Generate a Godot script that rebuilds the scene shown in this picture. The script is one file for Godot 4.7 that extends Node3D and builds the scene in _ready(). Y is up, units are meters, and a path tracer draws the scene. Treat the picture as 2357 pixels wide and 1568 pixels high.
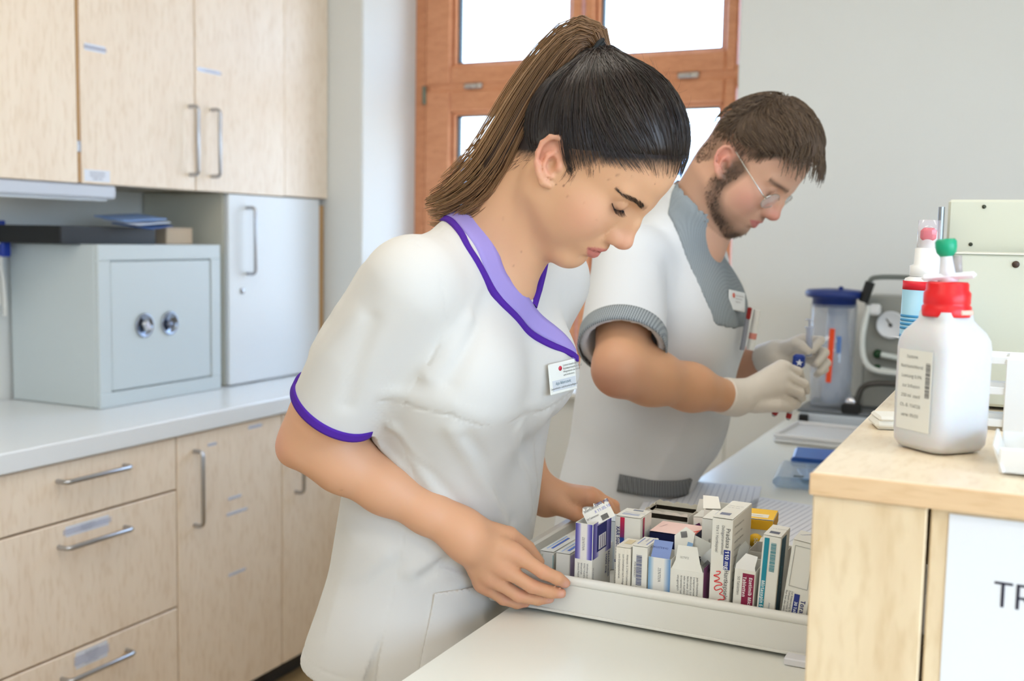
extends Node3D
# Two carers in white tunics in a ward medicine room. Metres, y up, floor at y = 0; the window wall is at -z, the wall cabinets at -x.

const EYE := 1.44
var mats := {}
var mesh_cache := {}
var used := {}
var rng := RandomNumberGenerator.new()


func _ready() -> void:
	rng.seed = 11
	# ---- camera
	var cam := Camera3D.new()
	cam.name = "camera"
	add_child(cam)
	cam.near = 0.05
	cam.far = 5000.0
	var lens := CameraAttributesPhysical.new()
	lens.frustum_focal_length = 38.17
	lens.frustum_focus_distance = 1.43
	lens.exposure_aperture = 4.4
	lens.frustum_near = 0.05
	lens.frustum_far = 5000.0
	cam.attributes = lens
	cam.fov = 34.903
	var yw := deg_to_rad(25.8)
	var pt := deg_to_rad(-5.466)
	var rl := deg_to_rad(1.05)
	cam.transform = Transform3D(Basis(Vector3.UP, yw) * Basis(Vector3.RIGHT, pt) * Basis(Vector3.BACK, rl), Vector3(0, EYE, 0))
	cam.current = true
	# ---- sky, exposure
	var we := WorldEnvironment.new()
	we.name = "world_environment"
	var env := Environment.new()
	var sky := Sky.new()
	var sm := ProceduralSkyMaterial.new()
	sm.sky_top_color = Color(0.70, 0.84, 1.0)
	sm.sky_horizon_color = Color(0.80, 0.90, 1.0)
	sm.ground_bottom_color = Color(0.72, 0.75, 0.78)
	sm.ground_horizon_color = Color(0.85, 0.90, 0.95)
	sm.sky_energy_multiplier = 1.0
	sm.ground_energy_multiplier = 1.0
	sky.sky_material = sm
	env.background_mode = Environment.BG_SKY
	env.sky = sky
	env.background_energy_multiplier = 8.5
	env.tonemap_mode = Environment.TONE_MAPPER_LINEAR
	env.tonemap_exposure = 1.0
	env.sdfgi_enabled = true
	env.ssao_enabled = true
	env.ssil_enabled = true
	we.environment = env
	add_child(we)
	# ---- ceiling panels, added out of view to light the room
	for i in 3:
		for j in 2:
			added_ceiling_panel(Vector3(-0.95 + 2.0 * j, 2.78, -1.3 + 1.5 * i), ["over the aisle", "over the desk"][j], ["nearest the window wall", "in the middle of the ceiling", "furthest from the window wall"][i])
	build_room()
	build_cabinets()
	build_desk()
	build_drawer()
	build_hutch_things()
	build_suction()
	build_woman()
	build_man()


# ================================================================ helpers
func w(x: float, y: float, z: float) -> Vector3:   # heights given from the eye level
	return Vector3(x, y + EYE, z)


func numbered(called: String) -> String:
	var n: int = used.get(called, 0)
	used[called] = n + 1
	return called if n == 0 else "%s_%03d" % [called, n]


func thing(called: String, label: String, category: String, at := Vector3.ZERO, group := "") -> Node3D:
	var o := Node3D.new()
	o.name = numbered(called)
	add_child(o)
	o.position = at
	tag(o, label, category, group)
	return o


func tag(o: Node, label: String, category: String, group := "") -> void:
	o.set_meta("label", label)
	o.set_meta("category", category)
	if group != "":
		o.set_meta("group", group)


func put(called: String, m: Mesh, mt: Material, parent: Node = null, at := Transform3D()) -> MeshInstance3D:
	var o := MeshInstance3D.new()
	o.name = called if parent else numbered(called)
	o.mesh = m
	o.material_override = mt
	o.transform = at
	o.cast_shadow = GeometryInstance3D.SHADOW_CASTING_SETTING_ON
	(parent if parent else self).add_child(o, true)
	return o


func struct(called: String, m: Mesh, mt: Material, at := Transform3D()) -> MeshInstance3D:
	var o := put(called, m, mt, null, at)
	o.set_meta("kind", "structure")
	return o


func xf(p: Vector3, b := Basis()) -> Transform3D:
	return Transform3D(b, p)


func fab(c: Color, rough := 0.6, spec := 0.5, key := "") -> StandardMaterial3D:
	var k := "%s|%s|%s|%s" % [c, rough, spec, key]
	if mats.has(k):
		return mats[k]
	var m := StandardMaterial3D.new()
	m.albedo_color = c
	m.roughness = rough
	m.metallic_specular = spec
	m.resource_name = key if key != "" else "paint"
	mats[k] = m
	return m


func metal(c: Color, rough := 0.3) -> StandardMaterial3D:
	var k := "metal%s%s" % [c, rough]
	if not mats.has(k):
		var m := fab(c, rough).duplicate()
		m.metallic = 1.0
		mats[k] = m
	return mats[k]


func noise_tex(seed_: int, freq: float, size: int, ramp: Array, oct := 4, stretch_type := FastNoiseLite.TYPE_SIMPLEX_SMOOTH) -> NoiseTexture2D:
	var n := FastNoiseLite.new()
	n.seed = seed_
	n.noise_type = stretch_type
	n.frequency = freq
	n.fractal_octaves = oct
	var t := NoiseTexture2D.new()
	t.width = size
	t.height = size
	t.seamless = true
	t.noise = n
	var g := Gradient.new()
	g.offsets = PackedFloat32Array([0.0, 0.5, 1.0])
	g.colors = PackedColorArray(ramp)
	t.color_ramp = g
	return t


func wood(key: String, base: Color, dark: float, stretch: Vector3, rough: float) -> StandardMaterial3D:
	if mats.has(key):
		return mats[key]
	var m := StandardMaterial3D.new()
	m.resource_name = key
	m.albedo_color = base
	var d := Color(1 - dark * 0.6, 1 - dark * 0.9, 1 - dark * 1.2)
	m.albedo_texture = noise_tex(hash(key) % 999, 0.012, 512, [d, Color(1, 1, 1).lerp(d, 0.35), Color(1, 1, 1)], 5)
	m.uv1_triplanar = true
	m.uv1_world_triplanar = true
	m.uv1_scale = stretch
	m.roughness = rough
	m.detail_enabled = true
	m.detail_blend_mode = BaseMaterial3D.BLEND_MODE_MUL
	m.detail_albedo = noise_tex(hash(key) % 777, 0.05, 512, [Color(0.95, 0.93, 0.9), Color(1, 1, 1), Color(1, 1, 1)], 3)
	m.detail_uv_layer = BaseMaterial3D.DETAIL_UV_1
	mats[key] = m
	return m


func glass(c: Color, a: float, rough := 0.03) -> StandardMaterial3D:
	var k := "glass%s%s%s" % [c, a, rough]
	if not mats.has(k):
		var m := StandardMaterial3D.new()
		m.albedo_color = Color(c, a)
		m.transparency = BaseMaterial3D.TRANSPARENCY_ALPHA
		m.roughness = rough
		m.resource_name = "clear"
		mats[k] = m
	return mats[k]


# a box with chamfered edges, centred
func rb(s: Vector3, c := 0.002) -> ArrayMesh:
	var key := "rb%s%s" % [s, c]
	if mesh_cache.has(key):
		return mesh_cache[key]
	var st := SurfaceTool.new()
	st.begin(Mesh.PRIMITIVE_TRIANGLES)
	var h := s * 0.5
	c = minf(c, minf(h.x, minf(h.y, h.z)) * 0.9)
	for ax in 3:
		for sg in [-1.0, 1.0]:
			var u := (ax + 1) % 3
			var v := (ax + 2) % 3
			var q := []
			for k in [[-1, -1], [1, -1], [1, 1], [-1, 1]]:
				var p := Vector3.ZERO
				p[ax] = h[ax] * sg
				p[u] = (h[u] - c) * k[0]
				p[v] = (h[v] - c) * k[1]
				q.append(p)
			quad(st, q, sg > 0)
	for ax in 3:   # edges along ax
		var u := (ax + 1) % 3
		var v := (ax + 2) % 3
		for su in [-1.0, 1.0]:
			for sv in [-1.0, 1.0]:
				var q := []
				for k in [[0, -1], [0, 1], [1, 1], [1, -1]]:
					var p := Vector3.ZERO
					p[ax] = (h[ax] - c) * k[1]
					p[u] = (h[u] - (c if k[0] == 1 else 0.0)) * su
					p[v] = (h[v] - (0.0 if k[0] == 1 else c)) * sv
					q.append(p)
				quad_out(st, q)
	for sx in [-1.0, 1.0]:
		for sy in [-1.0, 1.0]:
			for sz in [-1.0, 1.0]:
				tri_out(st, Vector3(h.x * sx, (h.y - c) * sy, (h.z - c) * sz), Vector3((h.x - c) * sx, h.y * sy, (h.z - c) * sz), Vector3((h.x - c) * sx, (h.y - c) * sy, h.z * sz))
	st.generate_normals()
	var m := st.commit()
	mesh_cache[key] = m
	return m


func quad(st: SurfaceTool, q: Array, ccw: bool) -> void:   # ccw as seen from outside
	var order := [0, 2, 1, 0, 3, 2] if ccw else [0, 1, 2, 0, 2, 3]
	st.set_smooth_group(-1)
	for i in order:
		st.add_vertex(q[i])


func quad_out(st: SurfaceTool, q: Array) -> void:
	tri_out(st, q[0], q[1], q[2])
	tri_out(st, q[0], q[2], q[3])


func tri_out(st: SurfaceTool, a: Vector3, b: Vector3, c: Vector3, from := Vector3.ZERO) -> void:   # faces away from a point
	st.set_smooth_group(-1)
	var n := (b - a).cross(c - a)
	var out := n.dot((a + b + c) / 3.0 - from) > 0
	for p in ([a, c, b] if out else [a, b, c]):
		st.add_vertex(p)


# joins [mesh, transform] pairs
func join(list: Array) -> ArrayMesh:
	var st := SurfaceTool.new()
	for e in list:
		st.append_from(e[0], 0, e[1])
	return st.commit()


# a tube along points with a radius each; ends closed
func tube(pts: Array, radii: Array, sides := 10, smooth := true) -> ArrayMesh:
	var st := SurfaceTool.new()
	st.begin(Mesh.PRIMITIVE_TRIANGLES)
	tube_into(st, pts, radii, sides)
	if smooth:
		st.generate_normals()
	return st.commit()


func tube_into(st: SurfaceTool, pts: Array, radii: Array, sides: int, flat := 1.0) -> void:
	var n := pts.size()
	var rings := []
	var up := Vector3.UP
	for i in n:
		var t: Vector3 = (pts[mini(i + 1, n - 1)] - pts[maxi(i - 1, 0)]).normalized()
		if i == 0:
			up = Vector3.UP if absf(t.y) < 0.9 else Vector3.RIGHT
		var sd := t.cross(up).normalized()
		up = sd.cross(t).normalized()
		var ring := []
		var r: float = radii[mini(i, radii.size() - 1)]
		for k in sides:
			var a := TAU * k / sides
			ring.append(pts[i] + sd * cos(a) * r + up * sin(a) * r * flat)
		rings.append(ring)
	st.set_smooth_group(0)
	for i in n - 1:
		for k in sides:
			var k2 := (k + 1) % sides
			for p in [rings[i][k], rings[i][k2], rings[i + 1][k2], rings[i][k], rings[i + 1][k2], rings[i + 1][k]]:
				st.add_vertex(p)
	st.set_smooth_group(-1)
	for k in range(1, sides - 1):
		for p in [rings[0][0], rings[0][k + 1], rings[0][k], rings[n - 1][0], rings[n - 1][k], rings[n - 1][k + 1]]:
			st.add_vertex(p)


# a profile [radius, height] spun round y; square > 0 squares the section off
func lathe(prof: Array, sides := 24, square := 0.0, sharp := false) -> ArrayMesh:
	var st := SurfaceTool.new()
	st.begin(Mesh.PRIMITIVE_TRIANGLES)
	st.set_smooth_group(-1 if sharp else 0)
	for i in prof.size() - 1:
		for k in sides:
			var q := []
			for e in [[i, k], [i, k + 1], [i + 1, k + 1], [i + 1, k]]:
				var a: float = TAU * e[1] / sides
				var r: float = prof[e[0]][0]
				var f := 1.0
				if square > 0.0:
					f = pow(pow(absf(cos(a)), 2.0 + square) + pow(absf(sin(a)), 2.0 + square), -1.0 / (2.0 + square))
				q.append(Vector3(cos(a) * r * f, prof[e[0]][1], sin(a) * r * f))
			for j in [0, 1, 2, 0, 2, 3]:
				if q[0].distance_to(q[1]) < 1e-7 and j < 3 and false:
					continue
				st.add_vertex(q[j])
	st.generate_normals()
	return st.commit()


# smooth curve through points
func curve(pts: Array, n: int) -> Array:
	var out := []
	var m := pts.size()
	for i in n:
		var t := float(i) / (n - 1) * (m - 1)
		var k := mini(int(t), m - 2)
		var a: Vector3 = pts[maxi(k - 1, 0)]
		var b: Vector3 = pts[k]
		var c: Vector3 = pts[k + 1]
		var d: Vector3 = pts[mini(k + 2, m - 1)]
		out.append(b.cubic_interpolate(c, a, d, t - k))
	return out


func handle(a: Vector3, b: Vector3, out: Vector3, r := 0.005) -> ArrayMesh:   # a bow handle between two feet
	var d := (b - a).normalized()
	var o := out.normalized()
	var h := out.length()
	var e := 0.012
	var pts := [a, a + o * (h - e), a + o * (h - e * 0.3) + d * e * 0.3, a + o * h + d * e, b + o * h - d * e, b + o * (h - e * 0.3) - d * e * 0.3, b + o * (h - e), b]
	return tube(pts, [r], 10)


func lettering(parent: Node, text: String, height: float, c: Color, at: Transform3D, bold := false, called := "lettering", serif := false, align := 1) -> MeshInstance3D:
	var m := TextMesh.new()
	var f := SystemFont.new()
	f.font_names = PackedStringArray(["Droid Serif" if serif else "Droid Sans"])
	f.font_weight = 700 if bold else 400
	m.font = f
	m.text = text
	m.font_size = 32
	m.pixel_size = height * 0.82 / 32.0
	m.depth = 0.0
	m.curve_step = 4.0
	m.horizontal_alignment = align
	return put(called, m, fab(c, 0.6), parent, at)


func flat(called: String, parent: Node, sx: float, sy: float, c: Color, at: Transform3D, rough := 0.6) -> MeshInstance3D:   # a printed area, 0.2 mm thick
	return put(called, rb(Vector3(sx, sy, 0.0003), 0.0001), fab(c, rough), parent, at)


func added_ceiling_panel(p: Vector3, where: String, which: String) -> void:  # unseen lamp panel, added to brighten the room from above
	var t := thing("added_ceiling_lamp", "added flat white ceiling lamp panel %s, %s" % [where, which], "lamp", p)
	put("housing", rb(Vector3(1.24, 0.03, 0.34), 0.004), fab(Color(0.9, 0.9, 0.9), 0.4), t, xf(Vector3(0, 0.005, 0)))
	var gm := StandardMaterial3D.new()
	gm.albedo_color = Color(0.95, 0.95, 0.93)
	gm.emission_enabled = true
	gm.emission = Color(1.0, 0.97, 0.92)
	gm.emission_energy_multiplier = 1.2
	put("added_lamp_diffuser", rb(Vector3(1.2, 0.008, 0.3), 0.002), gm, t, xf(Vector3(0, -0.013, 0)))
	var l := AreaLight3D.new()
	l.name = "added_lamp_light"
	l.area_size = Vector2(1.2, 0.3)
	l.light_color = Color(1.0, 0.965, 0.91)
	l.light_energy = 0.88 if p.x < 0.0 else 0.68
	l.area_range = 9.0
	l.area_attenuation = 2.0
	l.shadow_enabled = true
	l.transform = xf(Vector3(0, -0.02, 0), Basis(Vector3.RIGHT, -PI / 2))
	t.add_child(l, true)


# ================================================================ the room
func slab(called: String, a: Vector3, b: Vector3, mt: Material, bev := 0.001) -> MeshInstance3D:   # between two corners, given from eye level
	return struct(called, rb((b - a).abs(), bev), mt, xf((a + b) / 2 + Vector3(0, EYE, 0)))


func pbox(called: String, parent: Node3D, a: Vector3, b: Vector3, mt: Material, bev := 0.0015) -> MeshInstance3D:   # a part between two corners, given from eye level
	return put(called, rb((b - a).abs(), bev), mt, parent, xf((a + b) / 2 + Vector3(0, EYE, 0) - origin_of(parent)))


func origin_of(n: Node3D) -> Vector3:
	var p := Vector3.ZERO
	var k: Node = n
	while k != self:
		p += (k as Node3D).position
		k = k.get_parent()
	return p


func build_room() -> void:
	var wall := fab(Color(0.90, 0.90, 0.88), 0.85, 0.3, "wall_paint")
	var wn := noise_tex(5, 0.08, 256, [Color(0.45, 0.45, 0.45), Color(0.5, 0.5, 0.5), Color(0.55, 0.55, 0.55)])
	wall.heightmap_enabled = true
	wall.heightmap_texture = wn
	wall.heightmap_scale = 0.06
	wall.uv1_triplanar = true
	wall.uv1_world_triplanar = true
	wall.uv1_scale = Vector3(2, 2, 2)
	var fl := fab(Color(0.72, 0.62, 0.46), 0.4, 0.5, "linoleum")
	slab("floor", Vector3(-2.9, -1.54, -3.9), Vector3(2.3, -1.44, 2.9), fl)
	slab("ceiling", Vector3(-2.9, 1.36, -3.9), Vector3(2.3, 1.46, 2.9), fab(Color(0.93, 0.93, 0.92), 0.9))
	slab("wall_left", Vector3(-2.9, -1.44, -3.9), Vector3(-2.70, 1.36, 2.9), wall)
	# window wall, 0.6 m deep, with the window opening
	var x0 := -2.186
	var x1 := -0.845
	var y0 := -0.52
	var y1 := 1.05
	slab("wall_window", Vector3(-2.70, -1.44, -3.87), Vector3(x0, 1.36, -3.27), wall, 0.006)
	slab("wall_window_001", Vector3(x1, -1.44, -3.87), Vector3(2.1, 1.36, -3.27), wall, 0.006)
	slab("wall_window_002", Vector3(x0, -1.44, -3.87), Vector3(x1, y0, -3.27), wall, 0.003)
	slab("wall_window_003", Vector3(x0, y1, -3.87), Vector3(x1, 1.36, -3.27), wall, 0.003)
	slab("trim_1", Vector3(x0 + 0.001, y0, -3.62), Vector3(x1 - 0.001, y0 + 0.02, -3.22), fab(Color(0.9, 0.9, 0.88), 0.4), 0.004)
	# wall on the right with a wide unseen window added for fill light, and the wall behind the camera
	slab("wall_right", Vector3(2.1, -1.44, -3.87), Vector3(2.3, -0.84, 2.9), wall)
	slab("wall_right_001", Vector3(2.1, 0.96, -3.87), Vector3(2.3, 1.36, 2.9), wall)
	slab("wall_right_002", Vector3(2.1, -0.84, -3.87), Vector3(2.3, 0.96, -1.3), wall)
	slab("wall_right_003", Vector3(2.1, -0.84, 2.2), Vector3(2.3, 0.96, 2.9), wall)
	slab("wall_back", Vector3(-2.70, -1.44, 2.7), Vector3(2.1, 1.36, 2.9), wall)
	var wf := fab(Color(0.9, 0.9, 0.9), 0.4)
	var w2 := struct("added_window_2", rb(Vector3(0.08, 0.06, 3.5), 0.003), wf, xf(w(2.2, -0.81, 0.45)))
	for k in 4:
		put("window_frame", rb(Vector3(0.08, 1.74, 0.06), 0.003), wf, w2, xf(Vector3(0, 0.90, -1.72 + 1.1467 * k)))
	put("window_frame", rb(Vector3(0.08, 0.06, 3.5), 0.003), wf, w2, xf(Vector3(0, 1.74, 0)))
	slab("baseboard_left", Vector3(-2.70, -1.44, -1.0), Vector3(-2.685, -1.36, 2.7), fab(Color(0.85, 0.84, 0.8), 0.5))
	build_window()
	# a pale hill far beyond the window
	var hill := thing("hill", "faint pale blue hill far off beyond the window panes", "hill", Vector3(-330, -20, -900))
	var hp := []
	for i in 15:
		hp.append([420.0 * (1.0 - i / 14.0), 95.0 * (1.0 - pow(1.0 - i / 14.0, 2.0)) ])
	put("slope", lathe(hp, 48), fab(Color(0.62, 0.72, 0.86), 1.0), hill)


func build_window() -> void:
	var wm := wood("window_wood", Color(0.89, 0.62, 0.45), 0.12, Vector3(1.2, 5, 1.2), 0.45)
	var win := struct("window_1", rb(Vector3(1.34, 0.07, 0.09), 0.004), wm, xf(w(-1.5155, 1.0, -3.665)))
	var zf := -3.62
	# outer frame
	for e in [[-2.186, -2.115], [-0.916, -0.845]]:
		pbox("window_frame", win, Vector3(e[0], -0.50, zf - 0.09), Vector3(e[1], 1.0, zf - 0.012), wm)
	pbox("window_frame", win, Vector3(-2.186, -0.50, zf - 0.09), Vector3(-0.845, -0.42, zf - 0.012), wm)
	pbox("transom", win, Vector3(-2.13, 0.515, zf - 0.08), Vector3(-0.90, 0.585, zf - 0.004), wm, 0.006)
	var gasket := fab(Color(0.2, 0.25, 0.27), 0.5)
	var gl := glass(Color(0.97, 1.0, 1.0), 0.04)
	# two sashes above, two below
	var k := 0
	for row in [[0.562, 1.02, 0.637, 0.96], [-0.47, 0.545, -0.38, 0.458]]:
		for col in [[-2.137, -1.50, -2.022, -1.545], [-1.49, -0.94, -1.447, -0.985]]:
			var s := Node3D.new()
			s.name = "window_sash"
			win.add_child(s, true)
			s.position = w((col[0] + col[1]) / 2, row[0], zf) - win.position
			k += 1
			pbox("stile", s, Vector3(col[0], row[0], zf - 0.06), Vector3(col[2] - 0.004, row[1], zf + 0.004), wm, 0.008)
			pbox("stile", s, Vector3(col[3] + 0.004, row[0], zf - 0.06), Vector3(col[1], row[1], zf + 0.004), wm, 0.008)
			pbox("rail", s, Vector3(col[2] - 0.008, row[0], zf - 0.06), Vector3(col[3] + 0.008, row[2] - 0.002, zf + 0.002), wm, 0.008)
			pbox("rail", s, Vector3(col[2] - 0.008, row[3] + 0.004, zf - 0.06), Vector3(col[3] + 0.008, row[1], zf + 0.002), wm, 0.008)
			# bevelled glazing bead, rubber gasket, pane
			for e in [[col[2] - 0.004, col[2] + 0.012, row[2] - 0.006, row[3] + 0.006], [col[3] - 0.012, col[3] + 0.004, row[2] - 0.006, row[3] + 0.006]]:
				pbox("glazing_bead", s, Vector3(e[0], e[2], zf - 0.055), Vector3(e[1], e[3], zf - 0.012), wm, 0.007)
			pbox("glazing_bead", s, Vector3(col[2], row[2] - 0.008, zf - 0.055), Vector3(col[3], row[2] + 0.006, zf - 0.012), wm, 0.006)
			pbox("glazing_bead", s, Vector3(col[2], row[3] - 0.006, zf - 0.055), Vector3(col[3], row[3] + 0.008, zf - 0.012), wm, 0.006)
			var gx := 0.014
			pbox("gasket", s, Vector3(col[2] + gx - 0.004, row[2], zf - 0.055), Vector3(col[2] + gx + 0.006, row[3], zf - 0.028), gasket, 0.002)
			pbox("gasket", s, Vector3(col[2] + gx, row[2] + 0.004, zf - 0.055), Vector3(col[3] - 0.01, row[2] + 0.012, zf - 0.03), gasket, 0.002)
			pbox("gasket", s, Vector3(col[2] + gx, row[3] - 0.012, zf - 0.055), Vector3(col[3] - 0.01, row[3] - 0.005, zf - 0.03), gasket, 0.002)
			pbox("gasket", s, Vector3(col[3] - 0.019, row[2], zf - 0.055), Vector3(col[3] - 0.011, row[3], zf - 0.03), gasket, 0.002)
			pbox("pane", s, Vector3(col[2] + 0.004, row[2], zf - 0.047), Vector3(col[3] - 0.004, row[3], zf - 0.043), gl, 0.0005)
	var lm := metal(Color(0.75, 0.73, 0.7), 0.35)
	for e in [[-1.928, "left"], [-1.104, "right"]]:
		var l := put("latch", rb(Vector3(0.075, 0.02, 0.014), 0.004), lm, win, xf(w(e[0], 0.556, zf + 0.004) - win.position))
		put("bolt", rb(Vector3(0.04, 0.012, 0.012), 0.003), lm, l, xf(Vector3(-0.01, 0, 0.01)))
	var hm := metal(Color(0.45, 0.5, 0.45), 0.4)
	var h := put("hinge", tube([Vector3(0, -0.03, 0), Vector3(0, 0.03, 0)], [0.007], 10), hm, win, xf(w(-2.136, 0.525, zf + 0.006) - win.position))
	put("cap", lathe([[0, 0], [0.008, 0], [0.008, 0.006], [0, 0.008]], 10), hm, h, xf(Vector3(0, 0.03, 0)))


# ================================================================ cabinets on the left
func paper_label(called: String, label: String, p: Vector3, sz: float, sy: float, lines: int, tape := true) -> void:   # on a face that looks along +x
	var t := thing(called, label, "label", p)
	var yb := Basis(Vector3.UP, PI / 2)
	put("paper", rb(Vector3(sz, sy, 0.0006), 0.0002), fab(Color(0.90, 0.91, 0.94), 0.4), t, xf(Vector3.ZERO, yb))
	for i in lines:
		var yy := sy * (0.5 - (i + 1.0) / (lines + 1.0))
		lettering(t, ["Kanuelen Spritzen", "Infusionen 500 ml", "Tupfer steril", "Verband"][i % 4], sy * 0.75 / maxf(lines, 1.4), Color(0.35, 0.36, 0.42), xf(Vector3(0.0008, yy, 0), yb))
	if tape:
		put("tape", rb(Vector3(sz * 1.12, sy * 0.55, 0.0004), 0.0001), glass(Color(0.9, 0.92, 1), 0.25, 0.15), t, xf(Vector3(0.0009, 0, 0), yb))


func build_cabinets() -> void:
	var lam := wood("birch_laminate", Color(0.985, 0.915, 0.83), 0.045, Vector3(2.2, 0.5, 2.2), 0.42)
	var side := fab(Color(0.83, 0.78, 0.69), 0.5)
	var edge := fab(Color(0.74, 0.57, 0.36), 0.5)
	var steel := metal(Color(0.72, 0.72, 0.73), 0.28)
	var xf := -2.065
	# base cabinets: z ranges, far one last
	var rows := [[-1.60, -2.2015, "drawer"], [-2.2045, -2.657, "door"], [-2.660, -3.13, "door"]]
	for i in 3:
		var r: Array = rows[i]
		var c := thing("base_cabinet", ["birch base cabinet with three wide drawers nearest the camera", "birch base cabinet with one door below the safe", "birch base cabinet whose door is half hidden by the woman's arm"][i], "cabinet", w(-2.38, -1.44, (r[0] + r[1]) / 2))
		pbox("body", c, Vector3(-2.695, -1.337, r[1]), Vector3(xf - 0.019, -0.552, r[0]), side)
		pbox("plinth", c, Vector3(-2.69, -1.44, r[1]), Vector3(xf - 0.07, -1.337, r[0]), fab(Color(0.22, 0.22, 0.24), 0.5))
		if r[2] == "drawer":
			var ys := [[-0.696, -0.556, -0.597], [-1.022, -0.702, -0.757], [-1.350, -1.028, -1.083]]
			for y in ys:
				var d := pbox("drawer_front", c, Vector3(xf - 0.018, y[0], r[1] + 0.001), Vector3(xf, y[1], r[0] - 0.001), lam, 0.002)
				var cc := d.position
				put("handle", handle(Vector3(0.009, y[2] + EYE - c.position.y - cc.y, -1.806 - c.position.z - cc.z), Vector3(0.009, y[2] + EYE - c.position.y - cc.y, -2.014 - c.position.z - cc.z), Vector3(0.032, 0, 0), 0.006), steel, d)
		else:
			var d := pbox("door", c, Vector3(xf - 0.018, -1.350, r[1] + 0.0015), Vector3(xf, -0.556, r[0] - 0.0015), lam, 0.002)
			var zz: float = r[0] - 0.065 - c.position.z - d.position.z
			put("handle", handle(Vector3(0.009, -0.604 + EYE - c.position.y - d.position.y, zz), Vector3(0.009, -0.812 + EYE - c.position.y - d.position.y, zz), Vector3(0.032, 0, 0), 0.006), steel, d)
	var fi := put("cabinet_filler", rb(Vector3(0.6, 0.885, 0.134), 0.002), lam, null, xf(w(-2.365, -0.9975, -3.2)))
	tag(fi, "birch filler panel between the last base cabinet and the window wall", "panel")
	var top := thing("worktop", "long white laminate worktop on the birch base cabinets", "worktop", w(-2.37, -0.551, -2.3))
	put("slab", rb(Vector3(0.64, 0.050, 1.94), 0.004), fab(Color(0.93, 0.94, 0.945), 0.28, 0.5, "white_laminate"), top, xf(Vector3(0, 0.025, 0)))
	# wall cabinets
	var ux := -2.33
	var us := [[-1.55, -2.131], [-2.142, -2.5805], [-2.5835, -3.016]]
	for i in 3:
		var r: Array = us[i]
		var c := thing("wall_cabinet", ["birch wall cabinet with a plain door at the left edge", "birch wall cabinet whose handle is at its right edge", "birch wall cabinet with the handle at its left edge, nearest the window"][i], "cabinet", w(-2.52, 0.123, (r[0] + r[1]) / 2))
		pbox("body", c, Vector3(-2.695, 0.125, r[1]), Vector3(ux - 0.02, 1.30, r[0]), side)
		var d := pbox("door", c, Vector3(ux - 0.018, 0.123, r[1] + 0.001), Vector3(ux, 1.30, r[0] - 0.001), lam, 0.002)
		if i > 0:
			var zz: float = (-2.556 if i == 1 else -2.653) - c.position.z - d.position.z
			put("handle", handle(Vector3(0.009, 0.374 + EYE - c.position.y - d.position.y, zz), Vector3(0.009, 0.170 + EYE - c.position.y - d.position.y, zz), Vector3(0.034, 0, 0), 0.006), steel, d)
		else:
			pbox("edge_band", c, Vector3(ux - 0.02, 0.125, r[1] - 0.009), Vector3(ux - 0.001, 1.30, r[1] - 0.001), edge, 0.0008)
			pbox("hinge", c, Vector3(ux - 0.012, 0.205, r[1] - 0.010), Vector3(ux + 0.002, 0.236, r[1] + 0.003), steel, 0.002)
	var f2 := put("cabinet_filler", rb(Vector3(0.36, 1.17, 0.248), 0.002), lam, null, xf(w(-2.512, 0.71, -3.143)))
	tag(f2, "birch filler panel between the last wall cabinet and the window wall", "panel")
	var lamp := thing("undershelf_lamp", "slim silver strip lamp fixed under the left wall cabinet", "lamp", w(-2.40, 0.122, -1.9))
	put("housing", rb(Vector3(0.09, 0.038, 0.74), 0.006), fab(Color(0.80, 0.82, 0.86), 0.35), lamp, xf(Vector3(0.02, -0.019, 0)))
	put("lamp_cover", rb(Vector3(0.06, 0.006, 0.7), 0.002), fab(Color(0.93, 0.95, 0.97), 0.3), lamp, xf(Vector3(0.02, -0.041, 0)))
	# white cabinet standing on the worktop
	var wc := thing("counter_cabinet", "white cabinet with one door standing on the worktop under the wall cabinets", "cabinet", w(-2.52, -0.5, -3.0))
	var white := fab(Color(0.89, 0.90, 0.90), 0.35, 0.5, "white_laminate2")
	pbox("body", wc, Vector3(-2.695, -0.498, -3.225), Vector3(-2.355, 0.122, -2.732), fab(Color(0.80, 0.79, 0.73), 0.45), 0.002)
	var wd := pbox("door", wc, Vector3(-2.353, -0.496, -3.222), Vector3(-2.335, 0.120, -2.735), white, 0.002)
	put("handle", handle(Vector3(0.009, 0.267, 0.153), Vector3(0.009, 0.052, 0.153), Vector3(0.034, 0, 0), 0.006), steel, wd)
	put("lock", lathe([[0, 0], [0.010, 0], [0.010, 0.005], [0.007, 0.007], [0, 0.007]], 16), steel, wd, xf(Vector3(0.008, -0.004, 0.180), Basis(Vector3.BACK, -PI / 2)))
	pbox("brown_strip", wc, Vector3(-2.38, -0.498, -3.262), Vector3(-2.345, 0.10, -3.228), edge, 0.001)  # narrow brown strip between the white cabinet and the window wall
	# the safe
	var sf := thing("safe", "light grey steel safe with two round recessed locks on the worktop", "safe", w(-2.50, -0.5, -2.44))
	var grey := fab(Color(0.80, 0.83, 0.83), 0.38, 0.5, "safe_paint")
	pbox("body", sf, Vector3(-2.68, -0.5, -2.69), Vector3(-2.345, -0.042, -2.192), grey, 0.004)
	for e in [[-0.5, -0.458, -2.69, -2.192], [-0.086, -0.042, -2.69, -2.192], [-0.458, -0.086, -2.69, -2.647], [-0.458, -0.086, -2.236, -2.192]]:
		pbox("door_frame", sf, Vector3(-2.346, e[0], e[2]), Vector3(-2.330, e[1], e[3]), grey, 0.002)
	var sd := pbox("door", sf, Vector3(-2.346, -0.455, -2.644), Vector3(-2.332, -0.089, -2.239), grey, 0.003)
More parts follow.
